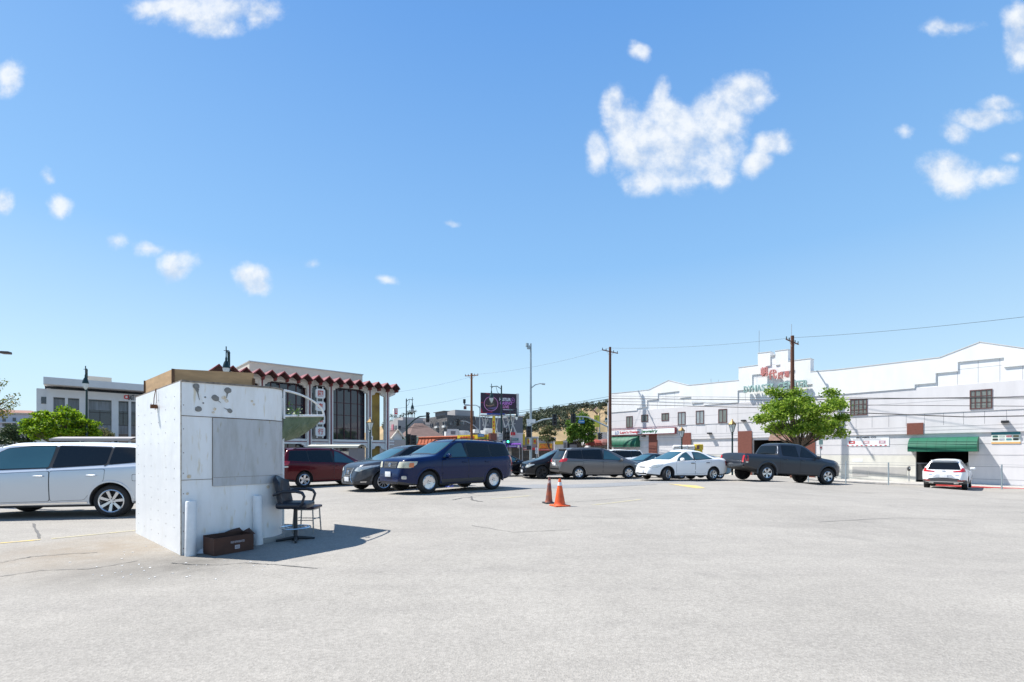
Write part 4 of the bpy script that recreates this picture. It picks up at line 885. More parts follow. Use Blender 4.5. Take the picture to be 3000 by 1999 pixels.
# -- pickup
m_bump = M('dark_chrome_bumper', (.16,.17,.18), .3, .8)
p_pk = paint('magnetic_grey', (.04, .048, .062), .5, .28)
pick = dict(wb=3.24, fo=.95, ro=1.20, W=1.89, H=1.76, wr=.60, tr=.39, rr=.235, tw=.25, gap=.08, nr=.14, tr_=.0, paint=p_pk, cat='pickup', rim=(5, .03, .06, 0), rimm=m_rim, clad=.10, bed=(-2.72,-1.02,.75),
  top=[(-2.82,.60),(-2.815,1.0),(-2.80,1.25),(-2.6,1.27),(-1.03,1.265),(-.99,1.34),(-.90,1.74),(-.7,1.81),(-.1,1.84),(.35,1.82),(.62,1.74),(1.28,1.29),(1.45,1.24),(2.2,1.17),(2.45,1.09),(2.54,.90),(2.57,.55)],
  belt=[(-2.82,1.12),(-1.0,1.14),(.5,1.14),(1.3,1.10),(2.5,.92)], bot=[(-2.82,.62),(-2.3,.50),(-1.2,.36),(1.3,.36),(2.0,.38),(2.57,.42)],
  win=[([(-.80,1.25),(.02,1.23),(.02,1.71),(-.72,1.70)],0), ([(.10,1.23),(1.06,1.20),(.88,1.36),(.57,1.60),(.38,1.70)],0)],
  doors=[([(.07,.52),(1.12,.52),(1.16,.8),(1.14,1.12),(.07,1.15)],(.22,1.06)), ([(-.86,.70),(-.78,.52),(.05,.52),(.05,1.15),(-.88,1.15)],(-.70,1.06))],
  side=[('bed_seam', [(-.995,.50),(-.975,.50),(-.975,1.16),(-.995,1.16)], m_dark, .003)],
  ends=[('headlight','front',[(.5,.84),(.86,.86),(.88,.98),(.55,.98)],m_lamp,.012),('grille','front',[(-.42,.7),(.42,.7),(.46,1.0),(-.46,1.0)],m_black,.01),('tail_light','rear',[(.75,.82),(.87,.82),(.87,1.14),(.75,1.14)],m_red,.02),('tailgate','rear',[(-.72,.78),(.72,.78),(.72,1.17),(-.72,1.17)],p_pk,.012),('rear_bumper','rear',[(-.86,.62),(.86,.62),(.86,.75),(-.86,.75)],m_bump,.05),('tailgate_handle','rear',[(-.09,1.0),(.09,1.0),(.09,1.06),(-.09,1.06)],m_black,.02)],
  glassends=[('windscreen',[(-.66,1.26),(.66,1.26),(.54,1.70),(-.54,1.70)],m_glass2),('rear_window',[(-.60,1.30),(.60,1.30),(.52,1.68),(-.52,1.68)],m_glass)],
  mirror=(.98,1.22), pz=(.6,.68), extra=[arch_fn(p_pk,.08)])
pick['side'] += [('tail_light', rnd([(-2.80,.84),(-2.66,.84),(-2.64,1.0),(-2.66,1.14),(-2.79,1.14)],.015), m_red, .012), ('reversing_lamp', [(-2.79,.80),(-2.66,.80),(-2.66,.86),(-2.79,.86)], m_lamp, .013)]
# -- white compact SUV seen from behind
p_wh2 = paint('pearl_white', (.78, .79, .80), .05, .22)
crv = dict(wb=2.66, fo=.90, ro=1.04, W=1.855, H=1.64, wr=.58, tr=.355, rr=.235, tw=.23, paint=p_wh2, cat='suv', rim=(5, .03, .05, 0), clad=.22, nr=.6, tr_=.3,
  top=[(-2.37,.50),(-2.36,.72),(-2.31,.96),(-2.24,1.08),(-2.02,1.46),(-1.92,1.58),(-1.4,1.64),(-.5,1.665),(.1,1.63),(.35,1.54),(1.12,1.08),(1.3,1.03),(1.95,.93),(2.15,.82),(2.23,.5)],
  belt=[(-2.37,.98),(-2.2,1.08),(-.5,1.03),(1.1,.98),(2.2,.78)], bot=[(-2.37,.36),(-1.9,.30),(-1.3,.24),(1.3,.24),(2.23,.28)],
  win=[([(-1.95,1.22),(-1.3,1.14),(-1.3,1.48),(-1.8,1.46)],0), ([(-1.24,1.13),(-.24,1.09),(-.24,1.54),(-1.24,1.5)],0), ([(-.17,1.09),(.86,1.05),(.66,1.22),(.30,1.44),(.1,1.54)],0)],
  doors=[([(-.19,.48),(.88,.46),(.92,.7),(.9,1.0),(-.19,1.05)],(-.02,.95)), ([(-.96,.64),(-.86,.5),(-.21,.48),(-.21,1.05),(-1.2,1.08),(-1.2,.86)],(-1.0,.96))],
  ends=[('tail_light','rear',[(.36,.98),(.86,1.0),(.80,1.22),(.70,1.20),(.66,1.08),(.38,1.04)],m_red,.014),('plate_recess','rear',[(-.46,.70),(.46,.70),(.30,.86),(-.30,.86)],M('recess_shade_plastic', (.35,.36,.38), .4),.01),('rear_reflector','rear',[(.55,.50),(.82,.52),(.82,.56),(.55,.54)],m_red,.02),('bumper_chrome','rear',[(-.74,.44),(.74,.44),(.76,.475),(-.76,.475)],m_chrome,.02),('exhaust','rear',[(.40,.36),(.60,.36),(.60,.42),(.40,.42)],m_chrome,.02),
        ('headlight','front',[(.5,.7),(.86,.74),(.86,.84),(.55,.82)],m_lamp,.01),('model_badge','rear',[(.45,.82),(.62,.82),(.62,.845),(.45,.845)],m_chrome,.012)],
  glassends=[('windscreen',[(-.68,1.12),(.68,1.12),(.54,1.55),(-.54,1.55)],m_glass2),('rear_window',[(-.66,1.13),(.66,1.13),(.54,1.49),(-.54,1.49)],m_glass)],
  mirror=(.72,1.10), pz=(.5,.76), extra=[badge(-1,1.04,.055), spoiler(-1.90,1.635,1.1,p_wh2), ('', lambda root, bvh, sp: MB().add([(-1.5,0,1.66),(-1.62,0,1.72),(-1.66,0,1.66),(-1.58,.02,1.66),(-1.58,-.02,1.66)], [(0,1,3),(1,2,3),(0,4,1),(1,4,2)]).build('antenna_fin', p_wh2, root))])
def gp(px, py, Y): return (*P(px, py, Y),)
car('parked_car', suv1, (-12.07,10.44,0), gp(330,1515,10.97), 'silver SUV cut off by the left edge behind the booth')
car('parked_car', suv2, gp(1260,1446,14.6), gp(1438.5,1435,16.4), 'dark blue SUV with roof rails and clouded headlights')
car('parked_car', cross, gp(1127,1438.8,16.7), gp(1297,1431,18.5), 'graphite grey crossover with an hourglass chrome-barred grille')
car('parked_car', van(p_mar, True), (-8.97+3.03*.57,20.2+3.03*.82,-.04), (-8.97,20.2,0), 'maroon minivan half hidden behind the booth')
car('parked_car', van(p_van), gp(1840,1402.8,26.4), gp(1696,1405,25.6), 'warm grey minivan showing its side and red tail lights')
rw, _ = car('parked_car', sedan(p_wht, handm=m_black), gp(1954,1407,21.3), gp(2086.5,1402.5,22.2), 'white four-door sedan with black door handles and turned front wheels', steer=R(24))
car('parked_car', pick, gp(2422,1420,22.1), gp(2243.5,1410.8,21.5), 'dark grey crew-cab pickup truck with six-spoke wheels')
cF = Vector((24.2, 26.2)); cH = Vector((.735, .678)); cL = Vector((-.678, .735))
q = cF-cH*0+cL*-.83
car('parked_car', crv, (q.x+cH.x*2.66, q.y+cH.y*2.66, -.62), (q.x, q.y, -.53), 'white SUV seen from behind, facing the green awning')
mdx = dict(cross); mdx.update(paint=p_blk, W=1.95, H=1.66, clad=.09, rim=(5,.03,.05,0), rimm=m_rimd, extra=[slats((.60,.68),.6,m_chrome), badge(1,.68,.06)], side=[], tr=.38, nf=.8, tf=.4,
  ends=[('headlight','front',[(.44,.68),(.74,.68),(.92,.84),(.90,.88),(.52,.82)],m_lamp,.014),('grille','front',[(-.34,.56),(.34,.56),(.40,.80),(-.40,.80)],m_chrome,.01),('grille_mesh','front',[(-.26,.60),(.26,.60),(.30,.74),(-.30,.74)],m_black,.016),('tail_light','rear',[(.5,.92),(.88,.94),(.86,1.06),(.6,1.02)],m_red,.012)])
mdx['top'] = [(a, c*1.05 if c > 1 else c) for a, c in cross['top']]
car('parked_car', mdx, gp(1587,1404,27.2), (1.71+2.72*.96, 27.2+2.72*.28, 0), 'black SUV with dark wheels behind the grey minivan tail')
ac = sedan(p_blk, 4.85, 1.45, 1.82, 2.78)
ac['extra'] = [('', lambda root, bvh, sp: patch(bvh, 'right', [(-1.2,.965*1.0),(.82,.925),(.82,.94),(-1.2,.98)], .012, 'chrome_line', m_chrome, root))]
car('parked_car', ac, (.95,29.6,.02), (-1.62,28.5,.02), 'black sedan with a pale roof edge behind the blue SUV', None)
explorer = dict(suv1); explorer.update(paint=p_wh2, W=1.98, H=1.80, extra=[rails(-1.9,.1,.62,m_black,.05)], side=[])
explorer['top'] = [(a, c*1.05 if c > 1 else c) for a, c in suv1['top']]; explorer['win'] = [([(a, c*1.05) for a, c in w], 0) for w, g_ in suv1['win']]
wx = P(1900, 1320, 33)
car('parked_car', explorer, (P(1745,0,33).x, 33.0, -.1), (P(1745,0,33).x+2.79*.97, 33.0+2.79*.1, -.1), 'white SUV roof showing behind the grey minivan bonnet')
pri = sedan(p_dbl, 4.46, 1.49, 1.75, 2.70, 'hatchback', hatch=True)
car('parked_car', pri, gp(1872.5,1401,28.3), (P(1872.5,0,28.3).x+2.70*.92, 28.3+2.70*.36, .0), 'dark teal hatchback between the grey minivan and the white sedan')
car('parked_car', sedan(p_lbl, 4.4, 1.42, 1.74, 2.6, 'hatchback', hatch=True), (P(2112,0,26).x-2.6*.95, 26-.5, .02), gp(2112,1398,26.4), 'steel blue hatchback mostly hidden behind the white sedan boot')
car('parked_car', sedan(p_wht, 4.6, 1.45, 1.8, 2.7), (P(1546,0,46).x, 46.0, -.55), (P(1546,0,46).x+2.5, 47.4, -.55), 'distant white sedan beside the tall steel pole on the street', 'cars on the street')
# ------------------------------------------------------------------ white mall (facade plane WP; local x to the right, y into the building)
m_fw = M('facade_white', (.80, .80, .79), .8, var=.09, vs=1.3, bump=.12, bs=25, stretch=(1, 1, .3))
m_fl = M('facade_lilac', (.69, .665, .665), .85, var=.09, vs=1.6, bump=.12, bs=25, stretch=(1, 1, .18))
m_fc = M('facade_cream', (.73, .70, .62), .85, var=.14, vs=1.5, bump=.12, bs=25, stretch=(1, 1, .25))
m_fb = M('facade_beige', (.50, .45, .39), .85, var=.12, vs=1)
m_joint = M('facade_joint', (.33, .32, .33), .9)
m_brick = M('brown_tile', (.20, .065, .045), .75, var=.2, vs=6)
m_wfr = M('brown_window_frame', (.11, .05, .045), .5)
m_pane = M('office_glass', (.05, .06, .06), .06, var=.5, vs=1.5, col2=(.02,.03,.03))
m_curt = M('curtain_behind_glass', (.22, .24, .22), .12, var=.45, vs=3, stretch=(6, 1, .5))
m_pale = M('pale_blind', (.33, .37, .38), .12, var=.2, vs=2)
mall = WP.root('shopping_mall_building'); tag(mall, 'long white stucco shopping building with stepped parapets and centre tower', 'building')
def c6(x, y): return (1750+x/4.48, 1100+y/4.48)
def c7(x, y): return (2100+x/3.1356, 950+y/3.1356)
def c8(x, y): return (2450+x/3.267, 980+y/3.267)
def W_(p): return WP(*p)
top = [W_(c6(*q)) for q in ((160,247),(690,195),(945,70),(1205,135),(1865,70))]
tow = [W_(c7(*q)) for q in ((210,403),(385,380),(385,272),(500,258),(503,290),(543,285),(543,252),(662,237),(662,345),(868,320),(868,440))]
rt = [W_(c8(*q)) for q in ((0,343),(1000,225),(1375,78),(1797,140))]
# make steps vertical
def vert(p, idx): 
    for i in idx: p[i+1] = (p[i][0], p[i+1][1])
tow[0] = (top[-1][0]+.01, tow[0][1]); vert(tow, (1, 3, 5, 7, 9))
xr_end = rt[-1][0]+22
outline = top+tow+rt+[(xr_end, rt[-1][1]-1.2)]
xl = outline[0][0]
zcol = W_((2450, 1157))[1]; zcor = W_(c8(0, 800))[1]; zled = W_((2450, 1277))[1]
print('levels', zcol, zcor, zled, 'left', xl, 'right', rt[-1][0])
def pr(name, poly, y0, y1, mat, parent=mall, **k): return MB().prism(poly, y0, y1).build(name, mat, parent, **k)
# building mass, recessed panel layer, proud stepped layer
pr('parapet_wall', outline+[(xr_end, zcor), (xl, zcor)], -.12, .62, m_fw)
MB().bx(xl+.1, xr_end, .62, 22, 3.2, 6.5).bx(xl+.1, xr_end, 5.3, 22, -1, 3.199).bx(xl+.1, xl+.5, .31, 5.3, -1, 3.199).build('roof_block', m_fb, mall)
L1 = [W_(c6(*q)) for q in ((160,538),(533,510),(533,435),(667,415),(667,330),(807,318),(807,240),(1092,208),(1092,297),(1248,285),(1248,372),(1408,358),(1408,447),(1852,425))]
L2 = [W_(c7(*q)) for q in ((200,770),(200,612),(333,598),(333,467),(458,455),(458,388),(500,382),(500,300),(546,292),(546,380),(592,373),(592,440),(730,425),(730,565),(888,553),(888,660))]
L3 = [W_(c8(*q)) for q in ((0,592),(756,565),(756,483),(956,466),(956,376),(1167,355),(1167,268),(1607,225),(1607,318),(1797,300))]
def stair(p):
    q = list(p)
    for i in range(len(q)-1):
        if abs(q[i][0]-q[i+1][0]) < .35: q[i+1] = (q[i][0], q[i+1][1])
    return q
L1, L2, L3 = stair(L1), stair(L2), stair(L3)
L1 = [(x, z) for x, z in L1]; L1[0] = (xl, zcol); L1[1] = (L1[1][0], zcol); L1[-2] = (L1[-2][0], zcol); L1[-1] = (L2[0][0], zcol); L2[0] = (L2[0][0], zcol); L2[-1] = (L2[-1][0], zcol); L3[0] = (L3[0][0], zcol); L3[1] = (L3[1][0], zcol); L3 += [(L3[-1][0]+3.2, L3[-1][1]), (L3[-1][0]+3.2, L3[-1][1]-1.3), (L3[-1][0]+6.4, L3[-1][1]-1.3), (L3[-1][0]+6.4, zcol), (xr_end, zcol)]
low = L1+L2[1:]+L3
up = [(x, z-.0) for x, z in outline]
pr('stepped_parapet_face', up+low[::-1], -.20, -.12, m_fw)
# coping cap
b = MB()
for p, q in zip(outline, outline[1:]):
    if abs(p[0]-q[0]) > .05: b.prism([(p[0]-.02, p[1]), (q[0]+.02, q[1]), (q[0]+.02, q[1]+.05), (p[0]-.02, p[1]+.05)], -.225, .65)
b.build('parapet_coping', M('coping', (.62,.61,.6), .6), mall)
# tower core behind
# lilac band and lower walls with openings left free
def band(name, z0, z1, y, mat, x0=xl, x1=xr_end): return MB().bx(x0, x1, y, .3, z0, z1).build(name, mat, mall)
band('upper_wall', zcor, zcol-.002, -.145, m_fl)
band('middle_wall', zled, zcor-.001, -.11, m_fl)
dx0, dz1 = W_(c8(760, 1130)); dx1 = W_(c8(1265, 1130))[0]     # driveway door
ex0 = W_(c7(330, 980))[0]; ex1 = W_(c7(775, 980))[0]; ez1 = W_(c7(520, 1062))[1]
zcream = W_(c8(1000, 1160))[1]; zbot = -1.0
for x0, x1 in ((xl, ex0), (ex1, dx0), (dx1, xr_end)):
    MB().bx(x0, x1, 0, .3, zcream, zled-.001).build('lower_wall', m_fl, mall)
    MB().bx(x0, x1, -.004, .3, zbot, zcream-.001).build('base_wall', m_fc if x0 < dx0 else m_fl, mall)
MB().bx(dx0, dx1, 0, .3, dz1+.1, zled-.001).build('lower_wall', m_fl, mall)
MB().bx(ex0, ex1, 0, .3, ez1, zled-.001).build('lower_wall', m_fl, mall)
m_ent = M('dark_interior', (.012, .011, .011), .9)
MB().add([(dx0,.3,zbot),(dx1,.3,zbot),(dx1,.3,dz1+.1),(dx0,.3,dz1+.1),(dx0,5,zbot),(dx1,5,zbot),(dx1,5,dz1+.1),(dx0,5,dz1+.1)], [(0,4,7,3),(1,2,6,5),(3,7,6,2),(4,5,6,7)]).build('driveway_opening', m_ent, mall, fix=False)
MB().add([(ex0,.3,zbot),(ex1,.3,zbot),(ex1,.3,ez1),(ex0,.3,ez1),(ex0,5,zbot),(ex1,5,zbot),(ex1,5,ez1),(ex0,5,ez1)], [(0,4,7,3),(1,2,6,5),(3,7,6,2),(4,5,6,7)]).build('entrance_opening', m_ent, mall, fix=False)
# joints
b = MB(); jz = lambda px, py: W_((px, py))[1]
for (x, y) in ((1000, 640),): b.bx(xl, xr_end, -.148, -.14, W_(c8(x, y))[1], W_(c8(x, y))[1]+.02)
for y in (885, 918): z = W_(c8(1000, y))[1]; b.bx(xl, xr_end, -.114, -.1, z, z+.025)
for y in (1052,): z = W_(c8(1000, y))[1]; b.bx(xl, ex0, -.006, 0, z, z+.025); b.bx(ex1, dx0, -.006, 0, z, z+.025); b.bx(dx1, xr_end, -.006, 0, z, z+.025)
for y in (1155, 1260, 1375): z = W_(c8(1000, y))[1]; b.bx(xl, ex0, -.009, 0, z, z+.025); b.bx(ex1, dx0, -.009, 0, z, z+.025); b.bx(dx1, xr_end, -.009, 0, z, z+.025)
zg = W_(c8(1000, 870))[1]
x = xl+.6
while x < xr_end:
    if not (L2[0][0] < x < L2[-1][0]): b.bx(x, x+.025, -.114, -.1, zg, zcor-.02)
    x += 1.02
# panel grid inside the recessed stepped areas
x = xl+.3; zz = [zcol+1.05, zcol+2.1, zcol+3.1, zcol+4.1]
def reclim(x):
    z = zcol
    for p, q in zip(low, low[1:]):
        if p[0]+.03 < x < q[0]-.03: z = max(z, min(p[1], q[1]))
    return z
while x < xr_end:
    zl = reclim(x)
    if zl > zcol+.2: b.bx(x, x+.02, -.123, -.115, zcol, zl-.01)
    x += 1.02
for z in zz:
    for p, q in zip(low, low[1:]):
        if q[0]-p[0] > .2 and min(p[1], q[1]) > z+.05: b.bx(p[0], q[0], -.123, -.115, z, z+.02)
b.bx(L2[0][0]-.012, L2[0][0]+.012, -.15, -.1, zled, L2[1][1]); b.bx(L2[-1][0]-.012, L2[-1][0]+.012, -.15, -.1, zled, zcol)
o = b.build('wall_joints', m_joint, mall); o['kind'] = 'stuff'
# windows
def fwin(x0, x1, z0, z1, y, paneM, nx=2, nz=1, parent=mall, fr=m_wfr, w=.07):
    b = MB(); b.bx(x0, x1, y-.035, y+.02, z0, z0+w); b.bx(x0, x1, y-.035, y+.02, z1-w, z1); b.bx(x0, x0+w, y-.03, y+.02, z0+w, z1-w); b.bx(x1-w, x1, y-.03, y+.02, z0+w, z1-w)
    for i in range(1, nx): xx = x0+(x1-x0)*i/nx; b.bx(xx-w*.4, xx+w*.4, y-.025, y+.02, z0+w, z1-w)
    for i in range(1, nz): zz_ = z0+(z1-z0)*i/nz; b.bx(x0+w, x1-w, y-.022, y+.02, zz_-w*.3, zz_+w*.3)
    f = b.build('window', fr, parent)
    MB().bx(x0+w*.5, x1-w*.5, y-.006, y+.02, z0+w*.5, z1-w*.5).build('pane', paneM, f); return f
for (x0, y0, x1, y1), pm_ in (((390,537,475,687),m_curt),((587,518,677,612),m_curt),((853,497,950,597),m_curt),((1067,482,1167,652),m_pale),((1303,464,1410,640),m_pale),((1598,444,1712,625),m_curt)):
    a, z1 = W_(c6(x0, (y0+y0)/2+2)); c, z1b = W_(c6(x1, y0)); _, z0 = W_(c6((x0+x1)/2, y1)); _, z1 = W_(c6((x0+x1)/2, y0))
    fwin(a, c, z0, z1, -.15, pm_)
for (x0, y0, x1, y1) in ((137,620,303,775),(1280,530,1497,715)):
    a = W_(c8(x0, y0))[0]; c = W_(c8(x1, y0))[0]; _, z0 = W_(c8((x0+x1)/2, y1)); _, z1 = W_(c8((x0+x1)/2, y0)); fwin(a, c, z0, z1, -.15, m_curt, 4, 3)
a = rt[-1][0]+3; fwin(a, a+1.9, z0, z1, -.15, m_curt, 4, 3)
# brown tile panels
def bp(p0, p1, zb_=None, y=-.13):
    a, z1 = W_(p0); c, z0 = W_(p1); MB().bx(a, c, y, .1, zb_ if zb_ is not None else z0, z1).build('brown_tile_panel', m_brick, mall)
bp(c6(683, 770), c6(790, 900), -.8, -.14); bp(c6(1120, 758), c6(1237, 900), -.8, -.14); bp(c7(200, 985), c7(328, 1100), -.8, -.16); bp(c7(775, 1045), c7(905, 1100), -.8, -.05); bp(c8(680, 852), c8(837, 958), None, -.16)
# mural above the entrance: arched dome of brick tones between the brown piers
a, z1 = W_(c7(480, 970)); c, z0 = W_(c7(720, 1066)); cxm = (a+c)/2; rm = (c-a)/2
MB().prism([(cxm+rm*cos(pi*k/16), z0+(z1-z0)*sin(pi*k/16)) for k in range(17)], -.125, -.10).build('entrance_mural', M('mural_brown', (.30,.15,.11), .8, var=.5, vs=2.5, col2=(.45,.33,.27)), mall)
# grey blanked-out panels near the ground
for q0, q1 in ((( 155,1262),(305,1362)), ((310,1262),(675,1350))):
    a, z1 = W_(c8(*q0)); c, z0 = W_(c8(*q1)); MB().bx(a, c, -.02, .1, z0, z1-.03).build('painted_over_patch', M('patch_paint', (.47,.45,.42), .85, var=.1, vs=3), mall)
a, z1 = W_(c8(155, 1192)); c, z0 = W_(c8(252, 1220)); MB().bx(a, c, -.012, .1, z0, z1).build('painted_over_patch', m_fw, mall)
# raised lettering on the tower
m_chr = M('red_character_face', (.56, .21, .19), .5, var=.15, vs=8); m_let = M('pale_green_letter', (.30, .44, .41), .5, var=.15, vs=5)
for ch_, (x0, y0, x1, y1) in (('朝',(240,310,408,525)),('代',(432,372,630,590)),('廣',(660,422,790,585)),('場',(820,405,945,558))):
    p0 = (2200+x0/8.404, 1040+y0/8.404); p1 = (2200+x1/8.404, 1040+y1/8.404); a, z1 = WP(*p0, -.5); c, z0 = WP(*p1, -.5)
    text(ch_, 'sign_character', m_chr, 1, mall, ((a+c)/2, -.48, (z0+z1)/2), ext=.09, bold=.02, fit=((c-a), (z1-z0)*.98))
def letters(word, xa, xb, z0, z1, y, mat, ext, parent, name, bold=.03, sp_=.12):
    """separate upright letters spread between xa and xb"""
    wd = {'I': .35, ' ': .5, 'M': 1.3, 'W': 1.35, 'L': .85, 'J': .8, 'E': .85, 'S': .9, 'T': .95, "'": .3, 'l': .4, 'i': .35}
    ws_ = [wd.get(ch_, 1) for ch_ in word]; tot = sum(ws_); x = xa
    for ch_, w in zip(word, ws_):
        ww = (xb-xa)*w/tot
        if ch_ != ' ':
            text(ch_, name, mat, 1, parent, (x+ww*.5, y, (z0+z1)/2), ext=ext, bold=bold, fit=(ww*(1-sp_), z1-z0))
        x += ww
pa = WP(*c7(247, 572), -.5); pb = WP(*c7(247, 632), -.5); pc = WP(*c7(528, 560), -.5)
letters('DYNASTY', pa[0], pc[0], pb[1], pa[1], -.48, m_let, .10, mall, 'sign_letter')
pa2 = WP(*c7(562, 545), -.5); pc2 = WP(*c7(842, 520), -.5)
letters('CENTER', pa2[0], pc2[0], pb[1], pa[1], -.48, m_let, .10, mall, 'sign_letter')
# roof antennas
for (px, y0, y1, nm) in ((2224, 969, 1035, 0), (2319, 950, 1026, 0), (2083, 1110, 1122, 0), (2105, 1113, 1121, 0)):
    a, z1 = WP(px, y0, .4); _, z0 = WP(px, y1, .4); MB().tube([(a, .4, z0-.1), (a, .4, z1)], .02, 6).build('rooftop_antenna', m_steel, mall)
# wall lamps
for p in (c8(1618, 838), c6(1490, 762), c6(625, 798), (2450+42/3.267, 980+900/3.267), c7(258, 888)):
    a, z = W_(p); MB().box((a, -.27, z), (.36, .34, .15)).build('wall_lamp', m_black, mall, bevel=.02)
# ---- long jewellery sign box
pj0 = WP(*c6(160, 718), -.45); pj1 = WP(*c6(1022, 680), -.45); pj2 = WP(*c6(1022, 765), -.45)
zj1 = (pj0[1]+pj1[1])/2; zj0 = pj2[1]
sg = WP.root('shop_sign'); tag(sg, 'long white box sign reading Lam\'s Design Jewelry on the white building', 'sign')
m_sgw = M('sign_white', (.80, .80, .80), .4); m_sgr = M('maroon_trim', (.22, .03, .04), .5)
MB().bx(pj0[0], pj1[0], -.45, -.15, zj0, zj1).build('sign_box', m_sgr, sg)
MB().bx(pj0[0]+.06, pj1[0]-.08, -.462, -.44, zj0+.07, zj1-.07).build('sign_face', m_sgw, sg)
zc = (zj0+zj1)/2; hgt = zj1-zj0
def xj(x): return WP(*c6(x, 740), -.46)[0]
m_r = M('sign_red', (.55, .03, .04), .5); m_g = M('sign_green', (.01, .12, .035), .5); m_bl = M('sign_blue', (.02, .06, .30), .5)
text("LD", 'lettering', m_bl, 1, sg, ((xj(228)+xj(285))/2, -.465, zc-.02), ext=.01, fit=(xj(282)-xj(230), hgt*.5), shear=.3)
text("Lam's", 'lettering', m_r, 1, sg, ((xj(297)+xj(412))/2, -.465, zc), ext=.01, bold=.03, fit=(xj(412)-xj(297), hgt*.42))
text("Design", 'lettering', m_r, 1, sg, ((xj(425)+xj(553))/2, -.465, zc-.03), ext=.01, bold=.03, fit=(xj(553)-xj(425), hgt*.5))
text("Jewelry", 'lettering', m_g, 1, sg, ((xj(572)+xj(790))/2, -.465, zc-.02), ext=.01, bold=.03, fit=(xj(790)-xj(572), hgt*.62))
# ---- banners
b1 = WP.root('shop_banner'); tag(b1, 'white banner reading Betabel Co on the wall left of the green awning', 'banner')
def cb_(x, y): return (2450+x/9.412, 1260+y/9.412)
a, _ = WP(*cb_(283, 300), -.05); c, _ = WP(*cb_(1455, 300), -.05); z1 = WP(*cb_(870, 172), -.05)[1]; z0 = WP(*cb_(870, 447), -.05)[1]
MB().bx(a, c, -.03, -.015, z0, z1).build('banner_sheet', m_sgw, b1)
ww = c-a; hh = z1-z0; m_dk = M('dark_ink', (.03, .03, .04), .6)
text('BETABEL CO', 'lettering', m_dk, 1, b1, (a+ww*.475, -.033, z1-hh*.12), ext=.003, bold=.03, fit=(ww*.47, hh*.17))
b = MB()
for k in range(9): xx = a+ww*(.035+.111*k); b.prism([(xx-.09, z0+hh*.06), (xx, z0+hh*.01), (xx+.09, z0+hh*.06), (xx, z0+hh*.12)], -.036, -.031)
b.build('red_motif', m_r, b1)['kind'] = 'stuff'
for k, (fx, mm) in enumerate(((.13, m_r), (.475, M('pink_print', (.6,.35,.36), .6)), (.845, M('rose_print', (.5,.28,.33), .6)))):
    MB().bx(a+ww*fx-.20, a+ww*fx+.20, -.036, -.031, z0+hh*.25, z0+hh*.53).build('printed_square', mm, b1); MB().bx(a+ww*fx-.10, a+ww*fx+.1, -.039, -.037, z0+hh*.34, z0+hh*.44).build('printed_square', m_sgw, b1)
for k in (.60, .69): MB().bx(a+ww*.15, a+ww*.81, -.034, -.031, z0+hh*k, z0+hh*k+.022).build('small_print', M('grey_ink', (.4,.42,.47), .6), b1)
b2 = WP.root('shop_banner'); tag(b2, 'teal topped banner of product pictures at the right end of the white wall', 'banner')
def cb2(x, y): return (2850+x/15.69, 1240+y/15.69)
a, _ = WP(*cb2(850, 600), -.05); c, _ = WP(*cb2(2195, 600), -.05); z1 = WP(*cb2(1500, 405), -.05)[1]; z0 = WP(*cb2(1500, 945), -.05)[1]; ww = c-a; hh = z1-z0
MB().bx(a, c, -.03, -.015, z0, z1).build('banner_sheet', M('banner_cream', (.70,.74,.66), .5), b2)
MB().bx(a, c, -.034, -.031, z1-hh*.23, z1).build('teal_header', M('teal_print', (.02,.16,.19), .5), b2)
MB().bx(a, c, -.034, -.031, z0, z0+hh*.14).build('orange_footer', M('orange_print', (.75,.42,.14), .5), b2)
for k, (fx, fz, col) in enumerate(((.14,.62,(.05,.15,.11)),(.14,.36,(.06,.05,.045)),(.37,.62,(.5,.55,.5)),(.37,.36,(.45,.47,.52)),(.61,.62,(.45,.18,.2)),(.61,.36,(.1,.3,.32)),(.85,.62,(.25,.22,.1)),(.84,.36,(.03,.05,.04)))):
    MB().prism(rnd([(a+ww*fx-.13, z0+hh*fz-.06), (a+ww*fx+.13, z0+hh*fz-.06), (a+ww*fx+.13, z0+hh*fz+.07), (a+ww*fx-.13, z0+hh*fz+.07)], .06), -.037, -.032).build('product_picture', M('print_%s' % 'abcdefgh'[k], col, .6, var=.4, vs=9), b2)
# ---- green awning over the driveway
m_awn = M('green_awning', (.006, .12, .065), .6, var=.18, vs=1.6)
def awning(x0, x1, z0, z1, dp, zf, mat, label, P_=WP, nm='awning', rib=m_dark):
    r = P_.root(nm); tag(r, label, 'awning'); b = MB(); n = 10; prof = []
    for k in range(n+1): t = k/n*pi/2; prof.append((-dp*sin(t), z1-(z1-z0-zf)*(1-cos(t))))
    prof.append((-dp, z0)); nn = 7; vs = []
    for i in range(nn+1):
        x = x0+(x1-x0)*i/nn
        for y, z in prof: vs.append((x, y, z))
    m = len(prof); b.add(vs, [(i*m+j, (i+1)*m+j, (i+1)*m+j+1, i*m+j+1) for i in range(nn) for j in range(m-1)])
    for i in (0, nn): b.add([(x0+(x1-x0)*i/nn, y, z) for y, z in prof]+[(x0+(x1-x0)*i/nn, 0, z0)], [tuple(range(m+1))])
    b.build('awning_canvas', mat, r, fix=False)
    b = MB(); b.bx(x0-.01, x1+.01, -dp-.01, -dp+.01, z0+zf-.03, z0+zf+.02)
    for i in range(1, nn):
        x = x0+(x1-x0)*i/nn
        for (y, z), (y2, z2) in zip(prof, prof[1:]): b.add([(x-.012,y-.004,z+.003),(x+.012,y-.004,z+.003),(x+.012,y2-.004,z2+.003),(x-.012,y2-.004,z2+.003)], [(0,1,2,3)])
    b.build('awning_seam', rib, r, fix=False); return r
dp_ = 1.25
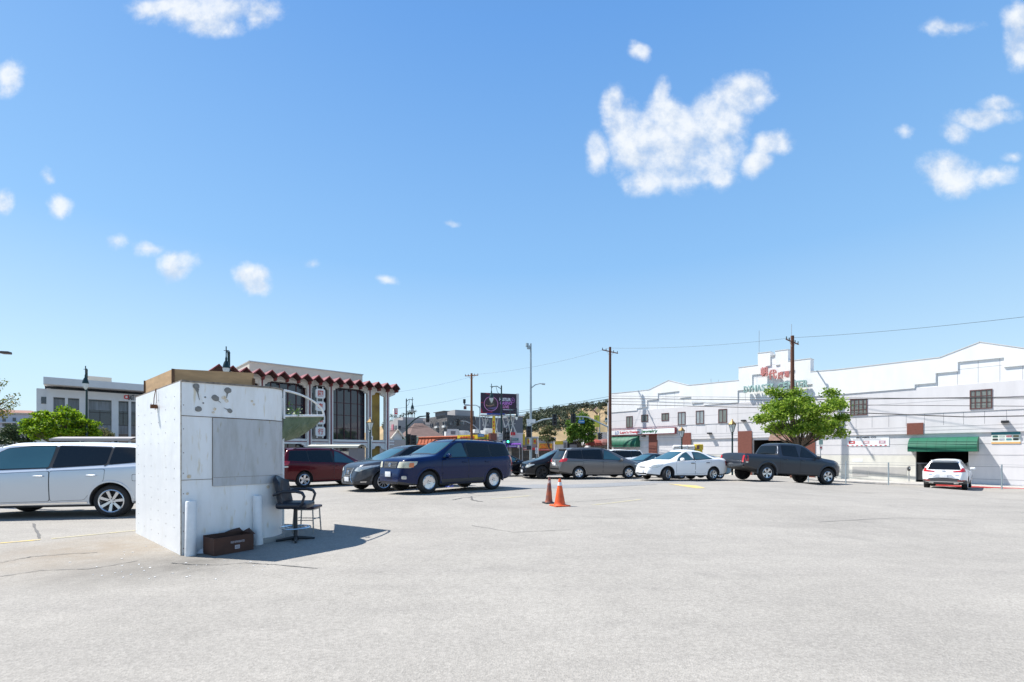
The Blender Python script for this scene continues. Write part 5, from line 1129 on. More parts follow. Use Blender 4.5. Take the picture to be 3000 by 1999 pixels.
a = WP(*c8(692, 1000), -dp_*.7)[0]; c = WP(*c8(1352, 1000), -dp_*.7)[0]; z1 = WP(*c8(1000, 985), -.2)[1]; z0 = WP(*c8(1000, 1122), -dp_)[1]
awning(a, c, z0, z1, dp_, .25, m_awn, 'long green canvas awning over the driveway behind the white SUV', rib=M('dark_green_seam', (.004,.07,.035), .6))
a = WP(*c6(150, 860), -.8)[0]; c = WP(*c6(505, 860), -.8)[0]; z1 = WP(*c6(340, 800), -.2)[1]; z0 = WP(*c6(340, 940), -.9)[1]
awning(a, c, z0, z1, .9, .2, m_awn, 'green shop awning below the jewellery sign behind bare branches')
# chain link gate in the driveway
gt = WP.root('chain_link_gate'); tag(gt, 'chain link gate standing in the dark driveway opening behind the white SUV', 'gate')
gx0 = WP(*c8(762, 1225), .1)[0]; gx1 = dx1-.05; gz1 = WP(*c8(830, 1228), .1)[1]; gz0 = WP(*c8(830, 1395), .1)[1]; b = MB(); k = gx0-(gz1-gz0)
while k < gx1:
    for s in (0, 1):
        xa, xb = k, k+(gz1-gz0); za, zb_2 = (gz0, gz1) if s == 0 else (gz1, gz0)
        t0 = max(0, (gx0-xa)/(xb-xa)); t1 = min(1, (gx1-xa)/(xb-xa))
        if t1 > t0: b.tube([(xa+(xb-xa)*t0, .1, za+(zb_2-za)*t0), (xa+(xb-xa)*t1, .1, za+(zb_2-za)*t1)], .008, 3, cap=False)
    k += .14
b.build('wire_mesh', m_steel, gt, fix=False)['kind'] = 'stuff'
for x in (gx0, gx0+1.35, gx1): MB().tube([(x, .1, gz0), (x, .1, gz1+.05)], .03, 8).build('gate_post', m_steel, gt)
# ------------------------------------------------------------------ bank across the intersection
BP = Pl(-13.2, 52.0, (.731, .682))
def c2(x, y): return (650+x/3.92, 1000+y/3.92)
bank = BP.root('bank_building'); tag(bank, 'two-storey bank with scalloped red pagoda eaves and tall dark windows', 'building')
m_bw = M('bank_white', (.74, .72, .69), .7, var=.08, vs=1); m_bc = M('bank_cream', (.55, .50, .43), .8, var=.08, vs=.7)
m_br = M('bank_red', (.21, .022, .022), .5, var=.15, vs=3); m_bs = M('bank_maroon_stripe', (.16, .015, .03), .5)
m_bg = M('bank_glass', (.022, .024, .04), .04, spec=.9); m_gold = M('gold_mosaic', (.36, .235, .04), .6, var=.45, vs=1.2, col2=(.22,.13,.03))
B_ = lambda x, y, d=0: BP(*c2(x, y), d)
cols = [B_(x, 800)[0] for x in (20, 455, 1000, 1245, 1690, 1893)]
zr = B_(1893, 545)[1]; zf1 = B_(1893, 1140)[1]; zf0 = B_(1893, 1192)[1]; zw1 = B_(1660, 578)[1]; zw0 = zf1
x_l, x_r = cols[0]-.3, cols[-1]
zwin_top = B_(1465, 560)[1]
MB().bx(x_l, cols[-2]+.0, 1.2, 16, -.9, zr).build('main_wall', m_bc, bank)
MB().bx(x_l, x_r+1.0, -.05, .35, zwin_top+.15, zr+.25).build('upper_beam', m_bw, bank)
MB().bx(x_l, x_r+.9, -.05, .35, zf0, zf1).build('floor_band', m_bw, bank)
MB().bx(x_l, x_r+.9, -.06, -.052, (zf0+zf1)/2-.06, (zf0+zf1)/2+.02).build('floor_stripe', m_bs, bank)
MB().bx(x_l, x_r+.9, -.06, -.052, zr-.15, zr-.07).build('beam_stripe', m_bs, bank)
for x in cols:
    MB().bx(x-.22, x+.22, -.22, .35, -.9, zr+.1).build('column', m_bw, bank)
    MB().bx(x-.06, x+.06, -.26, -.221, -.9, zr+.3).build('column_stripe', m_bs, bank)
def bay(x0, x1, z0, z1, n, lines, y=.7, gm=m_bg, cham=.6):
    f = MB().bx(x0, x1, y, y+.1, z0, z1).build('window_bay', gm, bank)
    b = MB()
    for i in range(n+1): x = x0+(x1-x0)*i/n; b.bx(x-.035, x+.035, y-.08, y-.002, z0, z1)
    for t in lines: b.bx(x0, x1, y-.07, y-.002, z0+(z1-z0)*t-.025, z0+(z1-z0)*t+.025)
    b.build('mullions', M('bank_mullion', (.07,.012,.02), .5), f)['kind'] = 'stuff'
    # corbelled white corners at the head
    for s in (0, 1):
        X = x0 if s == 0 else x1; d = 1 if s == 0 else -1
        MB().prism([(X, z1+.05), (X+d*cham, z1+.05), (X+d*cham*.9, z1-.10), (X+d*cham*.5, z1-.14), (X+d*cham*.4, z1-.30), (X+d*.0, z1-.38)], -.04, .3).build('corner_bracket', m_bw, bank)
e = .22
bay(cols[1]+e, cols[2]-e, zf1, zwin_top+.16, 5, (.3, .62)); bay(cols[2]+e, cols[3]-e, zf1, zwin_top+.16, 2, (), cham=.35); bay(cols[3]+e, cols[4]-e, zf1, zwin_top+.16, 5, (.22, .48, .72)); bay(cols[0]+e, cols[1]-e, zf1, zwin_top+.16, 5, (.3, .62))
for i in (0, 1, 2, 3): bay(cols[i]+e, cols[i+1]-e, -.9, zf0+.02, 5 if i != 2 else 2, (.5,), cham=.5)
gx0_, gx1_ = B_(1710, 800)[0], B_(1838, 800)[0]
MB().bx(cols[4]+e, gx1_, .5, 1.0, zf1, zwin_top+.16).build('gold_panel', m_gold, bank); MB().bx(cols[4]+e, gx1_, .5, 1.0, -.9, zf0).build('gold_panel', m_gold, bank)
for X, d in ((cols[4]+e, 1), (cols[5]-e, -1)):
    for zt_ in (zwin_top+.16, zf0+.02): MB().prism([(X, zt_+.02), (X+d*.9, zt_+.02), (X+d*.8, zt_-.12), (X+d*.5, zt_-.18), (X+d*.4, zt_-.42), (X, zt_-.55)], -.04, .3).build('corner_bracket', m_bw, bank)
# right hand cantilever end bracket
MB().prism([(x_r+.36, zr+.2), (x_r+1.5, zr+.2), (x_r+1.5, zr-.15), (x_r+1.1, zr-.3), (x_r+1.0, zr-.6), (x_r+.36, zr-.9)], -.05, .3).build('end_bracket', m_bw, bank)
# folded red roof: ridges square to the facade
rx = [B_(x, y, -1.3)[0] for x, y in ((120,278),(1890,476))]; m_sof = M('soffit_shade_red', (.06,.018,.018), .8); npitch = 14; sp_r = (rx[1]-rx[0])/npitch  # fold undersides get a darkened red, shade put into the colour
zrid = B_(1890, 478, -1.3)[1]; zval = zrid-.50
print('bank', cols, 'zr', zr, 'ridge', zrid, 'pitch', sp_r)
x0r = rx[0]-1*sp_r
for k in range(npitch+3):
    xc = x0r+k*sp_r; h_ = sp_r/2; y0, y1 = -1.5, 2.2
    last = k == npitch+3
    b = MB(); b.add([(xc-h_,y0,zval),(xc,y0-.1,zrid),(xc+h_,y0,zval),(xc-h_,y1,zval),(xc,y1,zrid),(xc+h_,y1,zval),(xc-h_,y0,zval-.12),(xc,y0-.1,zrid-.13),(xc+h_,y0,zval-.12),(xc-h_,y1,zval-.12),(xc,y1,zrid-.13),(xc+h_,y1,zval-.12)],
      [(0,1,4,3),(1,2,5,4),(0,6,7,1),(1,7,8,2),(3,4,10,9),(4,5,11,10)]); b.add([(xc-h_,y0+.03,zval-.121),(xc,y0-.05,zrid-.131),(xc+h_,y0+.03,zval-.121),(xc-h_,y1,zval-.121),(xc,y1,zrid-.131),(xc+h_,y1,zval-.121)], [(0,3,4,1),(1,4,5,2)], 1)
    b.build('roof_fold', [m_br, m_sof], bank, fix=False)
    MB().prism([(xc+h_-.05, zval-.36), (xc+h_+.05, zval-.36), (xc+h_+.06, zval-.11), (xc+h_-.06, zval-.11)], -1.0, -.3).build('eave_strut', m_br, bank)
MB().bx(x_l, x_r+1.2, -.2, 2.0, zr+.1, zval-.125).build('eave_wall', m_bw, bank)
# penthouse
pa = B_(315, 235, 5); pb = B_(1615, 390, 5)
b = MB(); b.bx(pa[0], pb[0], 5, 15, zrid-1.5, (pa[1]+pb[1])/2); b.build('roof_storey', m_bc, bank)
MB().bx(pa[0]-.08, pb[0]+.08, 4.9, 15.1, (pa[1]+pb[1])/2, (pa[1]+pb[1])/2+.1).build('roof_coping', M('grey_coping', (.4,.42,.42), .5), bank)
# hanging sign of four octagonal plaques
bs_ = BP.root('hanging_sign'); tag(bs_, 'white vertical sign of four octagonal plaques with red seal characters on the bank', 'sign')
m_pl = M('plaque_white', (.72,.72,.70), .5); m_seal = M('seal_red', (.50,.06,.05), .5)
for d in (-.28, .28): x = B_(1130, 800, -.9)[0]+d; MB().bx(x-.04, x+.04, -.86, -.80, B_(1130, 1115, -.9)[1], B_(1130, 520, -.9)[1]).build('sign_rod', m_pl, bs_)
for ch_, yc in zip('國泰銀行', (603, 748, 900, 1038)):
    xc, zc = B_(1130, yc, -.9); w = (B_(1184, yc, -.9)[0]-B_(1076, yc, -.9)[0])/2; h_ = w*1.02; c_ = w*.28
    o = MB().prism([(xc-w+c_,zc-h_),(xc+w-c_,zc-h_),(xc+w,zc-h_+c_),(xc+w,zc+h_-c_),(xc+w-c_,zc+h_),(xc-w+c_,zc+h_),(xc-w,zc+h_-c_),(xc-w,zc-h_+c_)], -.98, -.80).build('plaque', m_pl, bs_)
    t = text(ch_, 'seal_character', m_seal, 1, o, (xc, -.985, zc), ext=.012, bold=.02, fit=(w*1.15, h_*1.25))
# ------------------------------------------------------------------ office block on the far left
EP = Pl((127-CX)/F*77, 77, (.73, .683)); off_ = EP.root('office_building'); tag(off_, 'grey white modern office block with dark ribbon windows and deep roof overhang', 'building')
def c1(x, y): return (x/5.6, 1060+y/5.6)
m_ow = M('office_concrete', (.66, .645, .63), .8, var=.08, vs=.5); m_oc = M('office_cream', (.55,.50,.42), .8, var=.06, vs=.5); m_og = M('office_dark_glass', (.025,.035,.05), .05, spec=.8); m_oml = M('office_mullion', (.015,.015,.02), .4)
E_ = lambda x, y, d=0: EP(*c1(x, y), d)
zt = E_(712, 245)[1]; zo1 = E_(712, 362)[1]; xe = E_(2352, 400)[0]+14; 
MB().bx(0, xe, 0, 26, zo1, zt).build('roof_band', m_ow, off_)
zrib0 = E_(815, 445, 2)[1]; zw = zrib0; xw0 = E_(600, 440, 2)[0]; xs = E_(830, 440, 2)[0]
MB().bx(xw0+1.0, xe-1, 3.6, 25, zrib0-1, zo1+.01).build('ribbon_window', m_og, off_)
b = MB(); x = xw0+1.0
while x < xe-1: b.bx(x-.07, x+.07, 3.5, 3.59, zrib0-1, zo1); x += 2.1
b.build('ribbon_mullions', m_oml, off_)['kind'] = 'stuff'
zw0 = -1.2; bays = [(875,1065,585),(1115,1300,600),(1450,1832,665),(1945,2110,650),(2152,2330,655),(2430,2600,660)]
ed = [(E_(a, y, 2)[0], E_(c, y, 2)[0], E_((a+c)/2, y, 2)[1]) for a, c, y in bays]
ztopbay = ed[0][2]; MB().bx(xs, xe, 2, 2.8, ztopbay, zw).build('upper_wall', m_ow, off_)
px_ = xs
for i, (a, c, z) in enumerate(ed):
    MB().bx(px_, a, 2, 3.6, zw0, ztopbay).build('pier', m_ow, off_); px_ = c
    g = MB().bx(a-.1, c+.1, 3.1, 3.3, zw0, ztopbay+.01).build('window_bay', m_og, off_)
    b = MB(); n = max(2, int((c-a)/1.7))
    for k in range(1, n): xx = a+(c-a)*k/n; b.bx(xx-.05, xx+.05, 3.03, 3.09, zw0, ztopbay)
    for k in range(1, 6): zz_ = ztopbay-k*2.2; b.bx(a, c, 3.02, 3.09, zz_-.05, zz_+.05)
    b.build('mullions', m_oml, g)['kind'] = 'stuff'
    for k in (0, 1): MB().bx(a, c, 3.0, 3.08, ztopbay-.2-4.2*k-1.6, ztopbay-.25-4.2*k).build('pale_blind', M('blind_row', (.20,.22,.25), .15, var=.5, vs=1.2, stretch=(3,1,.2)), g)
MB().bx(px_, xe, 2, 3.6, zw0, ztopbay).build('pier', m_ow, off_)
MB().bx(xw0, xs-.5, 2.4, 25, zw0, zw).build('stair_wing', m_ow, off_)
MB().bx(xs-.5, xs, 2, 25, zw0, zw+.05).build('wing_fin', m_ow, off_)
MB().bx(xw0-.03, xw0-.002, 2.4, 25, zw0, zw).build('side_wall', m_oc, off_)
a, z1 = E_(675, 575, 2.4); c, z0 = E_(765, 692, 2.4); MB().bx(a, c, 2.33, 2.41, z0, z1).build('window', m_og, off_)
a, z1 = E_(1435, 205, 8); c, z0 = E_(1832, 330, 8); MB().bx(a, c, 8, 16, zt, z1-.3).build('plant_room', m_oc, off_)
a, zc = E_(2100, 583, 1.9); c = E_(2480, 583, 1.9)[0]; text('EAST WEST BANK', 'lettering', m_dk, 1, off_, ((a+c)/2+.0, 1.93, zc), ext=.03, bold=.02, fit=(c-a, .95))
a = E_(2035, 580, 1.9)[0]; MB().prism(rnd([(a, zc-.35), (a+.7, zc-.35), (a+.7, zc+.35), (a, zc+.35)], .2), 1.9, 1.98).build('sign_emblem', m_r, off_); MB().bx(a+.2, a+.5, 1.87, 1.895, zc-.17, zc+.17).build('emblem_centre', m_pl, off_)
# ------------------------------------------------------------------ vegetation
def leafmat(name, c1_, c2_, c3_, tr=.35):
    m = bpy.data.materials.new(name); m.use_nodes = True; t = m.node_tree; n = t.nodes; l = t.links; b = n['Principled BSDF']
    g = n.new('ShaderNodeNewGeometry'); r = n.new('ShaderNodeValToRGB'); l.new(g.outputs['Random Per Island'], r.inputs[0]); e = r.color_ramp.elements
    e[0].position = 0; e[0].color = (*c1_, 1); e[1].position = 1; e[1].color = (*c3_, 1); q = e.new(.55); q.color = (*c2_, 1)
    l.new(r.outputs[0], b.inputs['Base Color']); b.inputs['Roughness'].default_value = .55; b.inputs['Specular IOR Level'].default_value = .3
    tl = n.new('ShaderNodeBsdfTranslucent'); l.new(r.outputs[0], tl.inputs[0]); mx = n.new('ShaderNodeMixShader'); mx.inputs[0].default_value = tr
    l.new(b.outputs[0], mx.inputs[1]); l.new(tl.outputs[0], mx.inputs[2]); l.new(mx.outputs[0], n['Material Output'].inputs[0]); return m
m_bark = M('bark', (.13, .10, .075), .9, var=.4, vs=6, bump=.5, bs=20)
def rv():
    while True:
        v = Vector((random.uniform(-1,1), random.uniform(-1,1), random.uniform(-1,1)))
        if .05 < v.length < 1: return v
def leaf(b, p, s, out=None):
    d = rv().normalized()
    if out is not None: d = (d+out*.5).normalized()
    q = rv().cross(d)
    if q.length < .05: q = d.orthogonal()
    q.normalize(); w = s*random.uniform(.3, .5); k = len(b.v)
    b.v += [tuple(p-d*s*.5), tuple(p+q*w), tuple(p+d*s*.5), tuple(p-q*w)]; b.f.append((k, k+1, k+2, k+3)); b.mi.append(0)
def tree(name, base, cen, rad, nl, ls, mat, label, cat='tree', group=None, K=26, sp_=.30, trunk=.14, seed=1, shell=.55, flat=.0, lim=1.0, forks=None):
    random.seed(seed); base = Vector(base); cen = Vector(cen); root = empty(name, base, 0, label, cat, group)
    cl = []
    for k in range(K):
        v = rv(); v = v.normalized()*(shell+(1-shell)*random.random()) if random.random() < .75 else v
        if v.z < -.55: v.z *= .5
        cl.append((Vector((cen.x+v.x*rad[0]*(1-sp_*.5), cen.y+v.y*rad[1]*(1-sp_*.5), cen.z+v.z*rad[2]*(1-sp_*.5))), random.uniform(.7, 1.25)))
    tb = MB(); fork = base.lerp(Vector((cen.x, cen.y, cen.z-rad[2]*.75)), .85); 
    tb.tube([Vector((0,0,0)), (fork-base)*.5+Vector((.05,0,0)), fork-base], [trunk, trunk*.8, trunk*.62], 10)
    for c, s in cl[:max(6, int(K*.6))]:
        a = fork-base; e = c-base; mid = a.lerp(e, .5)+rv()*rad[0]*.08; mid.z -= abs((e-a).z)*.12
        tb.tube([a, a.lerp(mid, .5)+rv()*.03, mid, mid.lerp(e, .6), e], [trunk*.34, trunk*.26, trunk*.18, trunk*.10, trunk*.04], 6, cap=False)
    tb.build('trunk', m_bark, root, smooth=True)
    b = MB(); R0 = sp_
    for i in range(nl):
        c, s = cl[i % K]; v = rv(); v = v*(.35+.65*random.random())
        p = c+Vector((v.x*rad[0], v.y*rad[1], v.z*rad[2]*.8))*R0*s*1.35; out = (p-cen); out = Vector((out.x/rad[0], out.y/rad[1], out.z/rad[2]))
        leaf(b, p-base, ls*random.uniform(.7, 1.3), out*.6)
    b.build('crown', mat, root, fix=False); return root
lm_syc = leafmat('sycamore_leaf', (.07,.15,.015), (.22,.35,.03), (.42,.52,.09), .5)
lm_fic = leafmat('ficus_leaf', (.04,.11,.006), (.20,.34,.01), (.36,.48,.02), .42)
lm_dark = leafmat('dark_shrub_leaf', (.025,.045,.018), (.05,.08,.03), (.10,.12,.05), .2)
lm_grn = leafmat('bright_street_leaf', (.04,.10,.015), (.10,.20,.02), (.22,.33,.04), .35)
lm_oliv = leafmat('olive_street_leaf', (.06,.09,.03), (.14,.16,.06), (.22,.16,.09), .35)
lm_hill = leafmat('hill_scrub_leaf', (.035,.05,.03), (.07,.09,.05), (.12,.13,.07), .15)
lm_aut = leafmat('sunlit_branch_leaf', (.05,.10,.01), (.12,.16,.02), (.35,.22,.02), .4)
def gl(px, Y): return P(px, HZ, Y).x
tree('street_tree', (gl(2350, 33.5), 33.5, -.7), P(2340, 1222, 32.5), (3.35, 2.6, 2.4), 21000, .15, lm_syc, 'leafy street tree with low spreading limbs behind the grey pickup', K=74, sp_=.18, trunk=.2, seed=15, shell=.5)
tree('street_tree', (gl(205, 40), 40, -.8), P(182, 1252, 40), (2.8, 2.2, 1.75), 24000, .17, lm_fic, 'dense bright green rounded tree in front of the office block', K=95, sp_=.19, trunk=.25, seed=8, shell=.7)
tree('shrub', (gl(305, 43), 43, -.8), P(305, 1270, 43), (1.0, .8, 1.1), 1600, .16, lm_oliv, 'feathery grey green shrub right of the rounded tree', 'shrub', K=14, sp_=.4, trunk=.06, seed=9)
tree('dark_tree', (gl(40, 60), 60, -.8), P(42, 1278, 60), (2.6, 2.0, 1.6), 5000, .22, lm_dark, 'dark green bushy tree at the left edge behind the silver SUV', K=26, sp_=.3, trunk=.15, seed=10)
tree('dark_tree', (gl(-10, 50), 50, -.8), P(-8, 1300, 50), (1.6, 1.5, .8), 2500, .2, lm_dark, 'low dark bush at the left edge above the silver SUV roof', 'shrub', K=16, sp_=.3, trunk=.1, seed=11)
tree('street_tree', (gl(1628, 56), 56, -.8), P(1608, 1277, 56), (1.55, 1.3, 1.35), 2600, .20, lm_oliv, 'thin olive and pinkish street tree by the yellow restaurant sign', K=20, sp_=.27, trunk=.09, seed=12)
tree('street_tree', (gl(1708, 54), 54, -.8), P(1703, 1258, 54), (2.1, 1.7, 2.4), 8500, .21, lm_grn, 'dense green street tree behind the grey minivan and the blue street sign', K=34, sp_=.27, trunk=.16, seed=13)
# branch reaching in from the left edge
random.seed(21); br = empty('tree_branch', (gl(-120, 14), 14, 0), 0, 'sunlit tree with yellow green leaves reaching in at the left edge', 'tree')
b = MB(); b0 = Vector((gl(-120, 14), 14, 0)); b.tube([Vector((0,0,-.1)), Vector((0,0,1.8)), P(-90, 1250, 14)-b0], [.12, .09, .07], 8)
ends = []
for (px, py) in ((45,1160),(30,1200),(10,1120),(48,1180),(-20,1150),(20,1215),(-40,1200),(5,1180),(-60,1140)):
    e = P(px, py, 14+random.uniform(-.3,.3)); a = P(-90, 1250, 14); m_ = a.lerp(e, .5)+Vector((0,0,.05)); b.tube([a-b0, m_-b0, e-b0], [.04, .02, .006], 6); ends += [e, m_.lerp(e, .5), m_.lerp(e, .75)]
b.build('trunk', m_bark, br, smooth=True); b = MB()
for e in ends:
    for k in range(34): leaf(b, e+rv()*.13-b0, random.uniform(.03, .06))
b.build('crown', lm_aut, br, fix=False)
# bare twiggy tree in front of the jewellery shop
random.seed(31); bt = empty('bare_tree', (gl(1822, 44), 44, -.7), 0, 'bare grey branching tree in front of the green shop awning', 'tree')
m_twig = M('grey_twig', (.30, .25, .22), .9, var=.3, vs=8); b = MB()
def grow_(p, d, l, r, lev):
    e = p+d*l; m_ = p.lerp(e, .5)+rv()*l*.10; b.tube([p, m_, e], [r, r*.8, r*.55], 5, cap=False)
    if lev:
        for k in range(3 if lev > 1 else 4):
            n = (d+rv()*.95); n.z *= .75; grow_(e if k else m_, n.normalized(), l*random.uniform(.6, .85), r*.55, lev-1)
grow_(Vector((0,0,0)), Vector((0,0,1)), 1.7, .08, 0)
for a in range(7): grow_(Vector((0,0,1.5)), Vector((cos(a*.9)*1.4, sin(a*.9)*.6, .55)).normalized(), .85, .045, 3)
b.build('trunk', m_twig, bt, fix=False)
# palms on the far hill
lm_palm = M('palm_frond', (.035, .05, .03), .8)
def palm(px, py, Y, h, label, s=1.0):
    random.seed(int(px)); top_ = P(px, py, Y); r = empty('palm_tree', (top_.x, Y, top_.z-h), 0, label, 'palm tree', 'palms on the far hills')
    MB().tube([(0,0,0), (.2,0,h*.5), (0,0,h)], [.35*s, .25*s, .2*s], 6).build('trunk', m_bark, r); b = MB()
    for k in range(16):
        a = k*2.4; el = random.uniform(-.7, 1.0); L_ = 2.6*s; p0 = Vector((0,0,h)); d = Vector((cos(a)*cos(el), sin(a)*cos(el), sin(el)))
        p1 = p0+d*L_*.6; p2 = p1+(d+Vector((0,0,-.9))).normalized()*L_*.5; q = d.cross(Vector((0,0,1))); q = q.normalized()*.45*s if q.length > .1 else Vector((.3,0,0))
        b.add([p0, p1-q, p1+q, p2], [(0,1,2), (1,3,2)])
    b.build('crown', lm_palm, r, fix=False)
PL = ['tallest palm of the left hill cluster beside the grey motel', 'palm on the left hill right of the motel sign', 'small palm on the left hill behind the street lamp']
for i, (px, py, h) in enumerate(((1148,1216,9),(1160,1219,8),(1174,1220,6),(1183,1215,8),(1196,1209,11),(1204,1207,13),(1209,1208,13),(1214,1206,13))): palm(px, py, 300, h, ['stubby palm left of the motel sign','palm right behind the motel sign legs','lowest palm between motel sign and street lamp','palm just left of the tall street lamp','bushy palm right of the tall street lamp','left palm of the tight hilltop trio','middle palm of the tight hilltop trio','right palm of the tight hilltop trio'][i], .9)
for i, (px, py, h) in enumerate(((1584,1197,8),(1624,1190,7),(1668,1194,10),(1683,1196,8),(1717,1187,8),(1731,1183,14))): palm(px, py, 420, h, ['leftmost lone palm on the right hill skyline','palm between the tall pole and the left signal','slender palm above the hanging signal','short palm right of the slender skyline palm','palm beside the grey bushy skyline trees','tallest slender palm near the diamond sign'][i], 1.1)
# ------------------------------------------------------------------ hills
def ridge(px): return interp([(900,1322),(1080,1262),(1130,1238),(1160,1230),(1215,1236),(1260,1262),(1420,1262),(1500,1246),(1540,1231),(1580,1218),(1640,1206),(1700,1197),(1740,1196),(1800,1188),(1900,1180),(2200,1215),(2600,1300),(2700,1322)], px)
random.seed(2); b = MB(); nx, ny = 90, 16; vs = []; 
for j in range(ny+1):
    t = j/ny
    for i in range(nx+1):
        px = 850+1900*i/nx; Y = (260 if px < 1350 else 340)+90*t; zt_ = P(px, ridge(px), 430 if px >= 1350 else 330).z; z = -1+(zt_+1)*(sin(t*pi/2)**1.3)
        vs.append(P(px, HZ, Y).xy.to_tuple()+(z+sin(px*.11+j)*.8*t*(1-t)*4,))
b.add(vs, [(j*(nx+1)+i, j*(nx+1)+i+1, (j+1)*(nx+1)+i+1, (j+1)*(nx+1)+i) for j in range(ny) for i in range(nx)])
hill = b.build('hills', M('dry_grass_hill', (.36, .25, .135), .95, var=.45, vs=.06, col2=(.17,.14,.07)), smooth=True, fix=False); hill['kind'] = 'structure'
b = MB(); random.seed(4)
def hz_(px, t): i = (px-850)/1900*nx; j = t*ny; i0, j0 = int(i), min(int(j), ny-1); return Vector(vs[j0*(nx+1)+i0]).lerp(Vector(vs[(j0+1)*(nx+1)+i0]), j-j0)
for k in range(620):
    px = random.uniform(1490, 1860); t = random.uniform(.3, 1)**.7
    if px > 1690 and t < .93 and random.random() < .93: continue
    c = hz_(px, t); s = random.uniform(2.2, 4.5)*(1.3 if t > .9 else 1)
    for q in range(60): v = rv(); leaf(b, c+Vector((v.x*s, v.y*s, abs(v.z)*s*1.1+.3)), random.uniform(.9, 1.6))
for k in range(40):
    px = random.uniform(1130, 1240); c = hz_(px, random.uniform(.6, 1)); s = random.uniform(1, 2.2)
    for q in range(30): v = rv(); leaf(b, c+Vector((v.x*s, v.y*s, abs(v.z)*s)), .8)
tag(b.build('hillside_trees', lm_hill, fix=False), 'mass of scrub and trees covering the far hillside', None, None, 'stuff')
# ------------------------------------------------------------------ street furniture
m_gp = M('dark_green_metal', (.012, .035, .035), .4, .3); m_gold2 = M('gold_cap', (.22, .14, .05), .4, .6); m_lglass = M('lantern_glass', (.55, .60, .60), .15, spec=.6)
def ornate_lamp(px, Y, ztop, side, label, zg=-.8, arm=1.1):
    x = gl(px, Y); r = empty('street_lamp', (x, Y, zg), 0, label, 'street lamp', 'ornate green street lamps'); h = ztop-zg; b = MB()
    b.lathe([(.20,0),(.20,.35),(.15,.5),(.13,.9),(.10,1.1),(.085,h*.6),(.07,h-.1),(.09,h-.08),(.05,h),(0,h+.12)], (0,0,0), 12); b.build('post', m_gp, r, smooth=True)
    d = Vector(side).normalized(); b = MB(); top_ = Vector((0,0,h-.35))
    b.tube([top_, top_+d*arm*.45+Vector((0,0,.28)), top_+d*arm*.85+Vector((0,0,.22)), top_+d*arm+Vector((0,0,.05))], .04, 8); b.tube([Vector((0,0,h-1.0)), Vector((0,0,h-.7))+d*arm*.4, top_+d*arm*.55+Vector((0,0,.25))], .022, 6)
    e = top_+d*arm; b.tube([e+Vector((0,0,.5)), e-Vector((0,0,.25))], .035, 8); b.tube([e+Vector((-.16,0,.22)), e+Vector((.16,0,.22))], .025, 6); b.build('arm', m_gp, r, smooth=True)
    b = MB(); b.lathe([(.04,-.2),(.07,-.35),(.06,-.45),(.15,-.62),(.21,-.85),(.23,-.98),(.0,-.98)], e, 14); b.build('lantern_hood', m_gp, r, smooth=True)
    b = MB(); b.lathe([(.215,-.98),(.20,-1.12),(.13,-1.34),(.04,-1.48),(0,-1.5)], e, 14); b.build('lamp_globe', m_lglass, r, smooth=True); return r
ornate_lamp(254, 40, 8.6, (.62,-.78,0), 'green street lamp in front of the office block and rounded tree')
ornate_lamp(671, 33, 8.6, (.38,-.92,0), 'green street lamp rising behind the booth plywood box')
ornate_lamp(1190.5, 61, 8.5, (.6,-.4,0), 'green street lamp with a signal arm between bank and motel')
ornate_lamp(1469, 49, 8.5, (-.75,-.3,0), 'green street lamp in front of the billboard')
ornate_lamp(1494.5, 76, 8.6, (.7,-.2,0), 'smaller far green street lamp right of the billboard lettering')
ornate_lamp(1757, 84, 8.7, (.9,-.2,0), 'far street lamp beside the yellow blade sign')
def post_lantern(px, Y, ztop, label, zg=-.75):
    x = gl(px, Y); r = empty('lantern_post', (x, Y, zg), 0, label, 'lamp post', 'lantern posts with gold caps'); h = ztop-zg; b = MB()
    b.lathe([(.14,0),(.14,.3),(.07,.5),(.055,h-1.15),(.10,h-1.1),(.05,h-1.05),(.09,h-.95)], (0,0,0), 12); b.build('post', m_gp, r, smooth=True)
    for k in range(6):
        a = k*pi/3; 
        MB().tube([(.10*cos(a),.10*sin(a),h-.97),(.27*cos(a),.27*sin(a),h-.38)], .014, 4).build('lantern_rib', m_gp, r)
    b = MB(); b.lathe([(.095,h-.96),(.25,h-.40)], (0,0,0), 6); b.build('lantern_glass', m_lglass, r)
    b = MB(); b.lathe([(.31,h-.40),(.30,h-.36),(.10,h-.14),(.05,h-.08),(.06,h-.03),(0,h+.04)], (0,0,0), 6); b.build('lantern_cap', m_gold2, r); return r
post_lantern(1084.5, 36, 4.2, 'lantern post in front of the bank gold panel')
post_lantern(1997.5, 42, 3.85, 'lantern post behind the white sedan roof', -.7); post_lantern(2145.5, 35, 4.0, 'lantern post left of the pickup tailgate', -.7)
m_wood = M('pole_wood', (.12, .045, .025), .85, var=.4, vs=3, stretch=(6,6,.4)); m_wood2 = M('pole_wood_orange', (.26, .10, .04), .85, var=.4, vs=3, stretch=(6,6,.4))
def upole(x, y, zb_, ztop, arm, al, label, mat=m_wood, zarm=.5):
    r = empty('utility_pole', (x, y, zb_), 0, label, 'utility pole'); h = ztop-zb_
    MB().tube([(0,0,0),(0,0,h)], [.19,.13], 12).build('pole', mat, r, smooth=True)
    a = Vector(arm).normalized()*al/2; b = MB(); z = h-zarm; b.tube([Vector((0,0,z))-a, Vector((0,0,z))+a], .06, 4); b.build('crossarm', mat, r)
    b = MB(); b.tube([Vector((0,0,z-.55)), Vector((0,0,z))+a*.5], .02, 4); b.tube([Vector((0,0,z-.55)), Vector((0,0,z))-a*.5], .02, 4); b.build('arm_brace', m_steel, r)
    for t in (-.95, -.5, .45, .95): p = Vector((0,0,z+.05))+a*t; MB().lathe([(.03,0),(.05,.06),(.03,.1),(.05,.16),(0,.2)], p, 8).build('insulator', m_gp, r)
    return r
